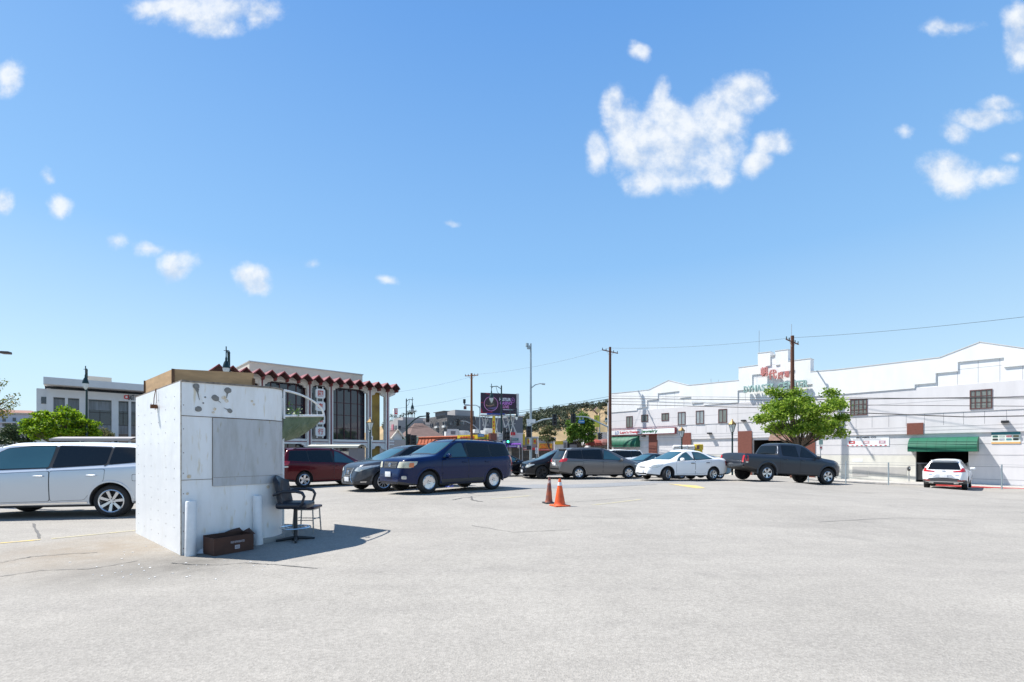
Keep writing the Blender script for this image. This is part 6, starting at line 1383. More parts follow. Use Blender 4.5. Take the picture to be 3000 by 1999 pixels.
nW = Vector((.759, .651, 0))
upole(23.0, 38.5, -.7, 11.1, nW, 2.7, 'dark wooden utility pole rising behind the leafy tree'); upole(10.95, 52.4, -.7, 13.3, nW, 2.8, 'dark wooden utility pole at the left end of the white mall')
upole(gl(1381.5, 62), 62, -.7, 12.0, (1,-.35,0), 1.9, 'reddish wooden utility pole between motel and billboard', m_wood2, .3)
m_cable = M('black_cable', (.02,.02,.022), .6)
def cable(pts, r, label, sag=0):
    pts = [Vector(p) for p in pts]; out = []
    for a, c in zip(pts, pts[1:]):
        for k in range(12): t = k/12; q = a.lerp(c, t); q.z -= sag*4*t*(1-t); out.append(q)
    out.append(pts[-1]); o = MB().tube(out, r, 5).build('overhead_cable', m_cable, fix=False); tag(o, label, 'cable', 'overhead cables')
def Wq(px, py, d=-2.15): x, z = WP(px, py, d); q = WP.o+WP.ex*x+WP.ey*d; return Vector((q.x, q.y, z))
cable([Wq(1790,1160.7), Wq(2225,1164.7), Wq(2322,1165), Wq(3600,1172)], .016, 'thin topmost cable along the white mall')
cable([Wq(1790,1168), Wq(2225,1172), Wq(2322,1172), Wq(3600,1156)], .035, 'thick cable along the white mall, second from top')
cable([Wq(1790,1176), Wq(2225,1184.8), Wq(2468,1186.6), Wq(3600,1195)], .02, 'thin cable along the white mall, third from top')
cable([Wq(1790,1184.4), Wq(2225,1195), Wq(2468,1208), Wq(2830,1222), Wq(3600,1208)], .035, 'lowest sagging cable with splices along the white mall')
cable([Wq(2475,1209), Wq(2500,1219), Wq(2518,1211)], .02, 'short drooping loop of cable by the leafy tree')
for k, (ya, yb, yc, r_) in enumerate(((1161,1222,1250,.016),(1168,1226,1254,.035),(1176,1231,1258,.016))): cable([Wq(1790, ya), P(1381, yb, 62), P(1190, yc, 61), P(1135, yc+6, 58)], r_, ['upper thin','thick middle','lower thin'][k]+' cable strung from the mall corner pole past the billboard', .15)
cable([P(2322,990,38.5), Wq(3600,850,-3.4)], .012, 'single high cable rising to the right edge from the pole top', .3); cable([P(1787,1020,52.4), P(2322,990,38.5)], .010, 'faint high cable between the two mall poles', .3)
cable([P(1381,1098,62), P(1787,1020,52.4)], .010, 'faint high cable between billboard pole and mall pole', .5); cable([P(1381,1160,62), P(1150,1198,50)], .010, 'faint cable from the reddish pole toward the bank', .2); cable([P(1381,1104,62), P(1140,1152,50)], .008, 'faint upper cable from the reddish pole toward the bank', .2)
# tall steel pole, mast arms and signals
m_sig = M('signal_black', (.018,.02,.022), .5); m_glight = M('green_signal_light', (.05,.9,.45), .3, emis=4); m_galv = M('pole_galvanised', (.36,.42,.44), .45, .4, var=.12, vs=4)
def signal(px, py0, py1, Y, label, lit=None, rz=0, w=.42, faces=True):
    c = P(px, (py0+py1)/2, Y); h = (py1-py0)/F*Y; r = empty('traffic_signal', (c.x, c.y, c.z-h/2), rz, label, 'traffic signal', 'traffic signals at the intersection')
    MB().box((0,0,h/2), (w,.22,h)).build('housing', m_sig, r, bevel=.03)
    for k in range(3):
        z = h*(.18+.32*k); b = MB(); n = 12
        b.add([(.115*cos(pi*q/n), -.11-.20*yy_, z+.115*sin(pi*q/n)) for yy_ in (0, 1) for q in range(n+1)], [(q, q+1, n+2+q, n+1+q) for q in range(n)]); b.build('visor', m_sig, r, fix=False)
        MB().lathe([(0,-.115),(.10,-.115),(.10,-.10)], (0,0,z), 14, 'y').build('lens', m_glight if lit == k else m_dark, r)
    return r
def mast(name, px, Y, ytop, zg, r0, label, cat, mat=m_galv):
    x = gl(px, Y); zt_ = P(px, ytop, Y).z; r = empty(name, (x, Y, zg), 0, label, cat); MB().tube([(0,0,0),(0,0,zt_-zg)], [r0, r0*.6], 12).build('pole', mat, r, smooth=True); return r, Vector((x, Y, zg))
r, o0 = mast('steel_pole', 1555, 45, 1007, -.75, .14, 'tall pale steel pole carrying a lamp arm and a signal arm', 'pole')
b = MB(); b.tube([P(1557,1137,45)-o0, P(1568,1128,45)-o0, P(1582,1124,45)-o0, P(1590,1125.5,45)-o0], .05, 6); b.tube([P(1588,1125,45)-o0, P(1597,1126,45)-o0], .09, 6); b.build('lamp_arm', m_galv, r, smooth=True)
b = MB(); b.tube([P(1557,1243,45)-o0, P(1590,1230,45)-o0, P(1632,1224,45)-o0], [.08,.07,.05], 8); b.build('signal_arm', m_galv, r, smooth=True)
for k, (dx, dz) in enumerate(((-.25,0),(-.12,-.22))): MB().box(P(1552,1012,45)-o0+Vector((dx,-.1,dz-.0)), (.25,.2,.35), .5).build('floodlight', m_galv, r, bevel=.03)
MB().box(P(1555.5,1234.5,45)-o0+Vector((0,-.25,0)), (.85,.04,.36)).build('sign_back', m_pl, r)
MB().box(P(1549,1245,45)-o0+Vector((0,-.1,0)), (.34,.3,.28)).build('camera_box', m_pl, r, bevel=.03)
signal(1624.5, 1214, 1247, 44.8, 'signal head hanging from the arm of the tall steel pole'); signal(1549, 1249, 1282, 44.6, 'signal head on the side of the tall steel pole', w=.5)
b = MB().box((0,0,0), (.45,.25,.4)).build('pedestrian_signal', m_sig, bevel=.03); b.location = P(1549.5, 1312, 44.6); tag(b, 'black pedestrian signal low on the tall steel pole', 'pedestrian signal')
r, o0 = mast('steel_pole', 1781.5, 51.5, 1180, -.7, .09, 'slim white metal pole beside the dark mall corner pole', 'pole', m_pl)
b = MB(); b.tube([P(1781,1251,51.5)-o0, P(1745,1234,51.5)-o0, P(1722,1223,51.5)-o0, P(1710,1221,51.5)-o0, P(1684,1221,51.5)-o0], [.09,.08,.07,.06,.05], 8); b.tube([P(1699,1221,51.5)-o0, P(1699,1231,51.5)-o0], .05, 6); b.tube([P(1708,1221,51.5)-o0, P(1708,1231,51.5)-o0], .05, 6); b.build('signal_arm', m_galv, r, smooth=True)
signal(1679.5, 1213, 1240, 51.3, 'signal head on the curved arm left of the blue street sign', w=.55, lit=None); signal(1757, 1268, 1287, 52.5, 'low signal head beside the bare tree', rz=.6)
m_bsg = M('street_sign_blue', (.01,.17,.42), .4)
def ssign(px, py0, py1, Y, wpx, word, label, mat=m_bsg, tm=None, nm='street_sign', lines=None):
    c = P(px, (py0+py1)/2, Y); h = (py1-py0)/F*Y; w = wpx/F*Y; r = empty(nm, (c.x, c.y, c.z), 0, label, 'sign'); MB().box((0,0,0), (w,.04,h)).build('sign_plate', mat, r, bevel=.01)
    if word:
        ws_ = word.split('|')
        for i, wd in enumerate(ws_): text(wd, 'lettering', tm or m_pl, 1, r, (0, -.024, h*(.5-(i+.5)/len(ws_))), ext=.004, bold=.015, fit=(w*(.8 if len(wd) > 3 else .4), h*.55/len(ws_)))
    return r
ssign(1703.5, 1231, 1240.5, 51.4, 18, 'Alpine', 'blue street sign reading Alpine hanging from the signal arm')
ssign(1409, 1272, 1280, 56, 19, 'Broadway', 'blue street sign reading Broadway by the reddish utility pole')
ssign(1467, 1270.5, 1291, 47, 11.5, 'DO NOT|BLOCK|INTERSECTION', 'white do not block intersection sign beside the black signals', m_pl, m_dk, 'traffic_sign')
signal(1478, 1253, 1290, 46.5, 'large dark signal head left of the lit green one', w=.40, rz=1.2); signal(1488.5, 1265, 1301, 46.2, 'signal head showing a green light by the purple awning', lit=0, w=.36)
r, o0 = mast('steel_pole', 1489, 46.6, 1252, -.75, .06, 'thin dark pole carrying the green lit signal', 'pole', m_gp)
# signal arms on the lamp by the bank
r, o0 = mast('signal_arm_pole', 1193, 60.5, 1245, -.75, .09, 'dark mast of the curved signal arm beside the bank', 'pole', m_gp)
b = MB(); b.tube([P(1193,1250,60.5)-o0, P(1215,1229,60.5)-o0, P(1229,1221,60.5)-o0, P(1250,1219,60.5)-o0], [.10,.09,.08,.06], 8); b.build('signal_arm', m_gp, r, smooth=True)
signal(1253, 1208, 1238, 60.3, 'signal head at the end of the curved arm in front of the motel', rz=.9); signal(1199, 1272, 1304, 60.2, 'left of the paired black signals on the lamp by the bank', rz=1.3, w=.5); signal(1211, 1275, 1304, 60, 'right of the paired black signals on the lamp by the bank', rz=.5, w=.8)
r, o0 = mast('steel_pole', 1405.7, 66, 1190, -.7, .10, 'far pale steel street light pole left of the billboard', 'street light')
b = MB(); b.tube([P(1405.7,1196,66)-o0, P(1400,1190,66)-o0, P(1393,1187.5,66)-o0, P(1384,1187.5,66)-o0], [.07,.06,.06,.08], 6); b.build('lamp_arm', m_galv, r, smooth=True)
b = MB(); b.tube([P(1405,1262,66)-o0, P(1385,1244,66)-o0, P(1365,1235,66)-o0, P(1345,1233,66)-o0], [.08,.07,.06,.05], 6); b.build('signal_arm', m_galv, r, smooth=True)
signal(1342, 1226, 1248, 65.8, 'signal head with tan visors on the far arm in front of the motel', rz=-.5)
sr_ = empty('siren', tuple(P(1381,1190,61.8)), 0, 'brown siren horns on a bracket of the reddish utility pole', 'siren'); o0 = P(1381,1190,61.8)
b = MB(); b.tube([P(1380,1187.5,61.8)-o0, P(1361,1187,61.8)-o0], .09, 8); b.build('bracket', m_steel, sr_); b = MB(); b.tube([P(1360.5,1186,61.8)-o0, P(1360.5,1170,61.8)-o0], .07, 8); b.tube([P(1360.5,1182,61.8)-o0, P(1360.5,1170,61.8)-o0], .17, 10); b.build('drum', m_sig, sr_); MB().box(P(1362.5,1195,61.8)-o0, (.36,.3,.42)).build('horn', M('siren_red', (.16,.05,.04), .6), sr_, bevel=.03)
# small parking signs
for px, py0, py1, Y, lab in ((1572,1312,1330,34,'blue and white accessible parking sign right of the tall steel pole'),(1632,1315,1330,34,'blue and white accessible parking sign left of the grey minivan roof')):
    c = P(px, (py0+py1)/2, Y); h = (py1-py0)/F*Y; w = h*.45; r = empty('parking_sign', (c.x, Y, -.1), 0, lab, 'sign', 'accessible parking signs'); z = c.z+.1
    MB().tube([(0,.02,0),(0,.02,z+h/2)], .02, 6).build('post', m_steel, r); MB().box((0,0,z+h*.27), (w,.01,h*.46)).build('sign_plate', m_pl, r); MB().box((0,0,z-h*.25), (w,.01,h*.46)).build('sign_plate', m_pl, r)
    b = MB(); z1_ = z+h*.27; s_ = h*.2; b.lathe([(0,-.01),(s_*.16,-.01),(s_*.16,-.006)], (-s_*.1,0,z1_+s_*.75), 8, 'y'); b.box((-s_*.05,-.01,z1_+.1*s_), (s_*.16,.006,s_*.9)); b.box((s_*.25,-.01,z1_-.1*s_), (s_*.5,.006,s_*.14)); b.box((s_*.5,-.01,z1_-.4*s_), (s_*.12,.006,s_*.6))
    n = 12; b.tube([(s_*.5*cos(1.8+q*4.2/n), -.01, z1_-s_*.3+s_*.5*sin(1.8+q*4.2/n)) for q in range(n+1)], s_*.06, 4); b.build('wheelchair_symbol', m_bl, r); MB().box((0,-.007,z-h*.2), (w*.7,.006,h*.12)).build('printed_bar', m_bl, r)
ssign(1519, 1305, 1313.5, 50, 5.5, 'NO|STOP', 'small white regulation sign in front of the purple awning', m_pl, m_r, 'traffic_sign')
r, o0 = mast('sign_post', 1522, 50.1, 1313, -.75, .03, 'thin post of the small white regulation sign', 'post', m_steel)
ssign(1089, 1277.5, 1291, 37, 7, 'BUS', 'small white bus stop sign on the lantern post by the bank', m_pl, m_bl, 'traffic_sign')
# sign by the pickup on the white wall
c = P(2404, 1300, 36); r = empty('traffic_sign', (c.x, 36, -.6), 0, 'pale green and white parking sign on a post right of the pickup cab', 'sign')
MB().tube([(0,0,0),(0,0,P(0,1288,36).z+.6)], .03, 6).build('post', m_steel, r); zz_ = P(0,1296,36).z+.6; MB().box((0,-.04,zz_), (.30,.02,.38)).build('sign_plate', M('pale_green_sign', (.35,.50,.45), .5), r); MB().box((0,-.04,zz_-.45), (.22,.02,.32)).build('sign_plate', m_pl, r); MB().box((0,-.055,zz_-.42), (.12,.01,.12)).build('red_symbol', m_r, r)
# parking meter and lot edge posts
c = P(2663, 1411, 34.2); pm = empty('parking_meter', (c.x, 34.2, c.z), 0, 'grey parking meter on the far pavement left of the white SUV', 'parking meter'); h = P(0,1366,34.2).z-c.z
MB().tube([(0,0,0),(0,0,h*.72)], .03, 8).build('post', m_steel, pm); b = MB(); b.lathe([(.04,h*.68),(.09,h*.74),(.10,h*.86),(.09,h*.93),(.05,h*.99),(0,h)], (0,0,0), 10); b.build('meter_head', M('meter_grey', (.06,.06,.065), .4, .5), pm, smooth=True); MB().box((0,-.095,h*.87), (.09,.02,.09)).build('meter_window', m_lglass, pm)
fl = []
for i, (px, yt, yb, Y) in enumerate(((2478,1353,1424,27.2),(2603,1355,1429,26.9),(2935,1361,1434,26.0),(2262,1388,1416,27.5),(2368,1392,1419,27.3))):
    zt_ = P(px, yt, Y).z; x = gl(px, Y); o = MB().tube([(0,0,-.3),(0,0,zt_-gz(x, Y)+.0)], .032, 8).build('fence_post', m_galv, smooth=True); o.location = (x, Y, gz(x, Y)); tag(o, ['grey fence post right of the pickup bonnet','grey fence post between pickup and parking meter','grey fence post right of the white SUV','short grey post seen under the pickup bed','short grey post seen under the pickup cab'][i], 'post', 'posts along the back edge of the lot')
fw = empty('wire_fence', (0, 0, 0), 0, 'thin wire fence strung along the back edge of the lot', 'fence'); b = MB()
pts_ = [(2435,1354,27.4),(2478,1354,27.2),(2603,1356,26.9),(2935,1362,26.0),(3100,1365,25.6)]
for (p, q) in zip(pts_, pts_[1:]):
    a, c = P(*p), P(*q); b.tube([a, c], .006, 4); 
b.build('top_wire', m_steel, fw)
# ------------------------------------------------------------------ cones
m_or = M('cone_orange', (.78, .11, .015), .5, var=.35, vs=5, col2=(.50,.06,.012)); m_oc2 = M('faded_dark_cone', (.10, .055, .06), .7, var=.55, vs=5, col2=(.42,.10,.03)); m_rf = M('reflective_band', (.72,.72,.74), .35, var=.2, vs=25)
def cone(px, py, pyt, bands, mat, bandm, label, r0, tilt=0):
    x, y = G(px, py); z = gz(x, y); h = (py-pyt)/F*y+.0; r = empty('traffic_cone', (x, y, z), R(20), label, 'traffic cone', 'traffic cones'); r.rotation_euler = (R(tilt), R(tilt), R(20))
    rbox((0,0,.018), (r0*2.9,r0*2.9,.034), .012, 'base', mat if mat == m_or else m_black, r, seg=2)
    rr = lambda t: r0*(1-t)+.028*t
    MB().lathe([(rr(0)+.02,.03),(rr(0),.06)]+[(rr(t), .04+(h-.04)*t) for t in [k/12 for k in range(1, 13)]]+[(.018,h),(.018,h-.03),(0,h-.03)], (0,0,0), 24).build('body', mat, r, smooth=True)
    for a, c in bands: MB().lathe([(rr(t)+.003, .04+(h-.04)*t) for t in (a, (a+c)/2, c)], (0,0,0), 24).build('reflective_band', bandm, r, smooth=True)
    return r
cone(1640, 1483, 1403, ((.74,.87),), m_or, m_rf, 'bright orange traffic cone with one white band', .145); cone(1608, 1475, 1397, ((.74,.86),), m_oc2, M('peeling_band', (.55,.48,.46), .6, var=.6, vs=30, col2=(.18,.06,.05)), 'dirty dark traffic cone with a peeling band, left of the orange one', .10, 1)
# ------------------------------------------------------------------ person behind the blue SUV
def person(x, y, z, rz, label):
    root = empty('person', (x, y, z), rz, label, 'person'); 
    V = [(0,0,.92),(0,0,1.08),(0,-.01,1.28),(0,.0,1.42),(0,.01,1.50),(0,.02,1.62),(.09,0,.88),(.10,.01,.50),(.10,-.01,.10),(.10,.13,.045),(-.09,0,.88),(-.11,.02,.50),(-.12,-.02,.10),(-.13,.12,.045),(.17,0,1.38),(.22,-.01,1.12),(.20,.12,.92),(-.17,0,1.38),(-.22,-.01,1.12),(-.20,.12,.92)]
    E = [(0,1),(1,2),(2,3),(3,4),(4,5),(0,6),(6,7),(7,8),(8,9),(0,10),(10,11),(11,12),(12,13),(3,14),(14,15),(15,16),(3,17),(17,18),(18,19)]
    Rr = [.13,.12,.14,.09,.052,.095,.085,.055,.042,.035,.085,.055,.042,.035,.06,.042,.032,.06,.042,.032]
    me = bpy.data.meshes.new('body'); me.from_pydata(V, E, []); o = bpy.data.objects.new('body', me); C.objects.link(o); sk = o.modifiers.new('s', 'SKIN'); o.modifiers.new('d', 'SUBSURF').levels = 2
    for i, sv in enumerate(me.skin_vertices[0].data): sv.radius = (Rr[i], Rr[i]*(.8 if i < 3 else 1)); sv.use_root = i == 0
    bpy.context.view_layer.update(); m2 = bpy.data.meshes.new_from_object(o.evaluated_get(bpy.context.evaluated_depsgraph_get())); o.modifiers.clear(); o.data = m2
    ms = [M('dark_trousers', (.035,.045,.045), .85, var=.3, vs=20), M('grey_shirt', (.16,.17,.19), .85, var=.2, vs=20), M('skin', (.42,.26,.19), .55)]
    m2.materials.clear()
    for q in ms: m2.materials.append(q)
    for p in m2.polygons: c = p.center; p.material_index = 0 if c.z < .95 and not (abs(c.x) > .17 and c.z > .8) else (1 if c.z < 1.45 and not (c.z < 1.05) else 2)
    m2.shade_smooth(); o.parent = root
    rbox((0,.0,1.68), (.17,.20,.13), .06, 'hair', M('dark_hair', (.02,.015,.012), .6), root)
    for s in (.10, -.125):
        b = MB(); pr_ = []
        b.lathe([(0,.0),(.045,.0),(.05,.03),(.046,.06),(.04,.095),(0,.10)], (s,-.02,0), 12)
        vs_ = []; 
        for (yy_, w, h_) in ((-.07,.035,.06),(-.02,.045,.09),(.06,.048,.07),(.13,.046,.05),(.18,.034,.035),(.20,.015,.025)):
            for k in range(8): a = 2*pi*k/8; vs_.append((s+w*cos(a), yy_, max(.002, h_/2+h_/2*sin(a)*1.0)))
        b.add(vs_, [(i*8+k, i*8+(k+1) % 8, (i+1)*8+(k+1) % 8, (i+1)*8+k) for i in range(5) for k in range(8)]+[tuple(range(8)), tuple(range(40,48))])
        b.build('shoe', M('blue_trainer', (.12,.16,.55), .6), root, smooth=True)
        MB().bx(s-.05, s+.05, -.07, .19, 0, .018).build('shoe_sole', m_pl, root, bevel=.006)
    return root
q = P(1320, 1431, 18.1); person(q.x, q.y, gz(q.x, q.y), R(115), 'person in dark trousers and blue trainers standing behind the blue SUV')
# ------------------------------------------------------------------ middle distance buildings
def c4(x, y): return (1150+x/5.8075, 1080+y/5.8075)
m_mot = M('grey_and_shaded_motel', (.17,.165,.175), .85, var=.1, vs=.4); m_mott = M('light_grey_and_lit_motel', (.36,.34,.33), .85, var=.1, vs=.4); m_pink = M('motel_pink', (.45,.16,.20), .7); m_ac = M('aircon_white', (.6,.6,.58), .6)  # motel sunlight and shade painted in: light grey for lit faces, grey for shaded
mo = P(1310, HZ, 105); ex_ = Vector((.837,.547)); MP = Pl(mo.x, 105, ex_); motel = MP.root('motel_building'); tag(motel, 'three-storey grey motel building, painted dark as its shaded side, behind the brown-roofed house', 'building')
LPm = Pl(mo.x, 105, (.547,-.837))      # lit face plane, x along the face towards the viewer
def D_(x, y): return MP(*c4(x, y))
def L_(x, y): return LPm(*c4(x, y))
z3 = D_(1100, 797)[1]; xr_ = D_(2240, 850)[0]
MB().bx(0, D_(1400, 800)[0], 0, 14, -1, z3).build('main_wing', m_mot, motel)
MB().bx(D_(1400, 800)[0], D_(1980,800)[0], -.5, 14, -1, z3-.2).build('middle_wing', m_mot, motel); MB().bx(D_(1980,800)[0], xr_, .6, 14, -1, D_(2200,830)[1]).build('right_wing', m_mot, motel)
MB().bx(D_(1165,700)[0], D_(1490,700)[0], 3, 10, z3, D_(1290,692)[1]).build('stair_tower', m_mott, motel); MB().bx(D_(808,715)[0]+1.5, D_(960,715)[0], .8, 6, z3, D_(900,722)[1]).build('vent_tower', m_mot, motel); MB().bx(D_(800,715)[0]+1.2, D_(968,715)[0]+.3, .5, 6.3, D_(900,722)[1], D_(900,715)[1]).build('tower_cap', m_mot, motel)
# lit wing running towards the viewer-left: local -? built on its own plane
lw = LPm.root('motel_wing'); tag(lw, 'motel wing painted paler as its lit face, with pink doors and window air conditioners left of the dark one', 'building')
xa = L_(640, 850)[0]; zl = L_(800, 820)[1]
MB().bx(xa, 0, .0, 9, -1, zl).build('wall', m_mott, lw)  # paler grey carries the sunlight on this face
for x0, x1, y0, y1 in ((645,690,940,990),(735,785,920,975),(860,925,905,965),(860,925,1070,1120),(745,790,1080,1110)):
    a, z1_ = L_(x0, y0); c, z0_ = L_(x1, y1); f = MB().bx(a, c, -.06, .1, z0_, z1_).build('window', m_og, lw); MB().bx((a+c)/2-.06, (a+c)/2+.06, -.09, -.065, z0_, z1_).build('mullion', m_mott, f)
for x0, x1, y0, y1 in ((737,783,983,1012),(865,910,973,1003)): a, z1_ = L_(x0, y0); c, z0_ = L_(x1, y1); MB().bx(a, c, -.4, 0, z0_, z1_).build('window_air_conditioner', m_ac, lw)
for x0, x1, y0, y1 in ((945,1000,905,960),(1040,1100,905,960),(1150,1215,895,955),(1590,1640,870,930)):
    a, z1_ = D_(x0, y0); c, z0_ = D_(x1, y1); f = MB().bx(a, c, -.06 if x0 < 1400 else -.56, .1, z0_, z1_).build('window', m_og, motel); MB().bx(c-.25, c, -.09 if x0 < 1400 else -.59, -.07 if x0 < 1400 else -.565, z0_, z1_).build('window_frame', m_mott, f)
a, z1_ = D_(1050, 1045); c, z0_ = D_(1220, 1110); MB().bx(a, c, -.03, .1, z0_, z1_).build('recess_opening', m_dark, motel)
# second motel block further left
m2o = P(1165.5, HZ, 112); Q1 = Pl(m2o.x, 112, (.837,.547)); Q2 = Pl(m2o.x, 112, (.547,-.837)); ml = Q2.root('motel_wing'); tag(ml, 'far left motel block with pink door frames behind the bank columns', 'building')
A1 = lambda x, y: Q2(*c4(x, y)); A2 = lambda x, y: Q1(*c4(x, y))
zt_ = A2(150, 880)[1]; MB().bx(A1(-60, 900)[0], 0, 0, 12, -1, zt_).build('lit_wall', m_mott, ml);  # lit side painted paler, the adjoining face darker for shade
ml2 = Q1.root('motel_wing'); tag(ml2, 'motel block face painted dark as its shaded side, left of the tall street lamp', 'building'); MB().bx(.01, A2(250, 880)[0], .01, 8, -1, zt_-.01).build('wall', m_mot, ml2); MB().bx(A2(250,880)[0], A2(640,850)[0], 3, 10, -1, A2(400,840)[1]+.3).build('rear_wall', m_mott, ml2)
for x0, x1, y0, y1, mm in ((-10,22,955,1180,m_pink),(360,410,925,1005,m_pink),(302,350,945,1010,m_og),(640,690,935,990,m_og)):
    if x0 < 100: a, z1_ = A1(x0, y0); c, z0_ = A1(x1, y1); MB().bx(a, c, -.15, .1, z0_, z1_).build('door_surround', mm, ml)
    else: P3 = lambda x, y: Q1(*c4(x, y), 3); a, z1_ = P3(x0, y0); c, z0_ = P3(x1, y1); MB().bx(a, c, 2.9, 3.1, z0_, z1_).build('door_surround' if mm == m_pink else 'window', mm, ml2)
for x0, x1, y0, y1 in ((35,75,975,1030),(100,140,975,1030)):
    a, z1_ = A1(min(x0, 80), y0) if x0 < 80 else A2(x0, y0); c, z0_ = A1(min(x1, 88), y1) if x0 < 80 else A2(x1, y1); MB().bx(a, c, -.06, .1, z0_, z1_).build('window', m_og, ml if x0 < 80 else ml2)
# motel pylon sign
c = P(1158, 1207, 122); r = empty('pylon_sign', (c.x, 122, 0), R(25), 'red and white motel pylon sign on legs above the grey roofs', 'sign'); h_ = 20/F*122; z = c.z
MB().box((0,0,z), (1.0,1.3,h_)).build('sign_box', m_pl, r, bevel=.08); MB().box((.1,-.68,z+.1), (.72,.06,h_*.8)).build('sign_face', m_r, r)
for k in (-.5, 0, .5): MB().box((.1,-.73,z+.2+k*.7), (.45,.03,.22)).build('white_mark', m_pl, r)
for s in (-.4, 0, .4): MB().tube([(s,0,4),(s,0,z-h_/2)], .07, 6).build('leg', m_steel, r)
# brown roofed house
HP = Pl(P(1240, HZ, 84).x, 84, (.9,.43)); hs_ = HP.root('house'); tag(hs_, 'small house with brown hipped roof and pale gable behind the traffic signals', 'house'); H_ = lambda x, y, d=0: HP(*c4(x, y), d)
m_rf2 = M('brown_shingle', (.155,.10,.085), .9, var=.25, vs=1.5); m_hw = M('pale_green_wall', (.40,.50,.42), .8); m_cr = M('cream_trim', (.66,.60,.50), .7)
x0 = H_(280, 1100)[0]; x1 = H_(885, 1140)[0]; ze = H_(430, 1150)[1]; zr_ = H_(480, 1010)[1]+.5
b = MB(); xm0 = H_(480,1010)[0]; xm1 = H_(620,1010)[0]; dpt = 9; b.add([(x0,0,ze),(x1,0,ze),(x1,dpt,ze),(x0,dpt,ze),(xm0,dpt/2,zr_+.6),(xm1,dpt/2,zr_+.6)], [(0,1,5,4),(1,2,5),(2,3,4,5),(3,0,4),(0,3,2,1)]); b.build('roof', m_rf2, hs_)
MB().bx(x0+.5, x1-.5, .5, dpt-.5, -1, ze-.01).build('wall', m_hw, hs_); MB().bx(x0-.05, x1+.05, -.08, 0, ze-.18, ze+.02).build('eave_board', m_cr, hs_)
ga = H_(5, 1185, -1.5)[0]; gb = H_(165, 1150, -1.5)[0]; gz_ = H_(75, 1045, -1.5)[1]; gzb = H_(165, 1158, -1.5)[1]; gm = (ga+gb)/2
b = MB(); b.add([(ga,-1.5,gzb),(gm,-1.5,gz_),(gb,-1.5,gzb),(ga,-1.5,-1),(gb,-1.5,-1),(ga,5,-1),(gb,5,-1),(gb,5,gzb),(gm,5,gz_),(ga,5,gzb)], [(0,3,4,2,1),(2,4,6,7),(0,9,5,3)]); b.build('gable_wall', m_pl, hs_)
b = MB(); b.add([(ga-.4,-1.9,gzb-.35),(gm,-1.9,gz_+.12),(gb+.4,-1.9,gzb-.35),(ga-.4,6,gzb-.35),(gm,6,gz_+.12),(gb+.4,6,gzb-.35)], [(0,1,4,3),(1,2,5,4)]); b.build('gable_roof', m_rf2, hs_, fix=False)
b = MB(); b.tube([(ga-.4,-1.95,gzb-.38),(gm,-1.95,gz_+.05)], .14, 4); b.tube([(gb+.4,-1.95,gzb-.38),(gm,-1.95,gz_+.05)], .14, 4); b.build('barge_board', m_cr, hs_)
for x in (ga+.7, gb+1.2): MB().bx(x, x+1.1, -1.6, -1.45, .3, 1.6).build('window', m_og, hs_)
a_ = P(1150, 1292, 78); o = MB().bx(-3, 3.2, 0, 5, -1, P(0, 1289, 78).z).build('low_building', m_mott); o.location = (gl(1146, 78), 78, 0); tag(o, 'low pale flat-roofed annexe between the bank and the brown-roofed house', 'building')
# orange mansard shop with yellow sign
OP = Pl(gl(1437, 62), 62, (.80,-.60)); osh = OP.root('shop_building'); tag(osh, 'restaurant with orange tiled mansard and yellow sign behind the blue SUV', 'building'); O_ = lambda x, y, d=0: OP(*c4(x, y), d)
m_or2 = M('orange_tile', (.45,.11,.045), .75, var=.3, vs=1.4, stretch=(1,1,4)); m_ys = M('yellow_sign', (.78,.55,.03), .5, var=.12, vs=1)
xa, zt_ = O_(455, 1200); xb, zt2 = O_(1655, 1112); zt_ = (zt_+zt2)/2
b = MB(); b.add([(xa,-.8,zt_-2.2),(xb,-.8,zt_-2.2),(xb,0,zt_),(xa,0,zt_),(xa,.6,zt_),(xb,.6,zt_),(xb,.6,zt_-2.2),(xa,.6,zt_-2.2)], [(0,1,2,3),(3,2,5,4),(0,3,4,7),(1,6,5,2)]); b.build('mansard_roof', m_or2, osh)
b = MB(); b.tube([(xa,-.05,zt_),(xb,-.05,zt_)], .14, 6); b.tube([(xa,-.45,zt_-1.05),(xb,-.45,zt_-1.05)], .07, 5); b.tube([(xa,-.9,zt_-2.2),(xb,-.9,zt_-2.2)], .12, 5)
x = xa
while x < xb: b.tube([(x,-.82,zt_-2.2),(x,-.02,zt_)], .05, 4); x += .7
b.build('tile_ridges', m_or2, osh)['kind'] = 'stuff'
MB().bx(xa, xb, .0, 12, -1, zt_-2.1).build('wall', m_cr, osh); MB().bx(xa, xb, .6, 12, zt_-2.1, zt_-.1).build('roof_back', m_mott, osh)
ya, yz1 = O_(1115, 1140, -.9); yb, _ = O_(1640, 1118, -.9); yz0 = O_(1400, 1215, -.9)[1]; yz1 = O_(1400,1128,-.9)[1]
MB().bx(ya, yb, -1.05, -.85, yz0, yz1).build('sign_board', m_ys, osh); MB().bx(yb, yb+.35, -1.0, .3, yz0-.1, yz1+.15).build('pilaster', m_brick, osh)
hh = yz1-yz0; ww = yb-ya
text('金海鮮酒家', 'sign_character', m_r, 1, osh, (ya+ww*.33, -1.06, (yz0+yz1)/2), ext=.01, bold=.03, fit=(ww*.48, hh*.55))
text('OC', 'lettering', m_r, 1, osh, (ya+ww*.87, -1.06, yz0+hh*.72), ext=.01, bold=.03, fit=(ww*.2, hh*.34)); text('LAND', 'lettering', m_g, 1, osh, (ya+ww*.87, -1.06, yz0+hh*.28), ext=.01, bold=.03, fit=(ww*.2, hh*.30))
random.seed(5)
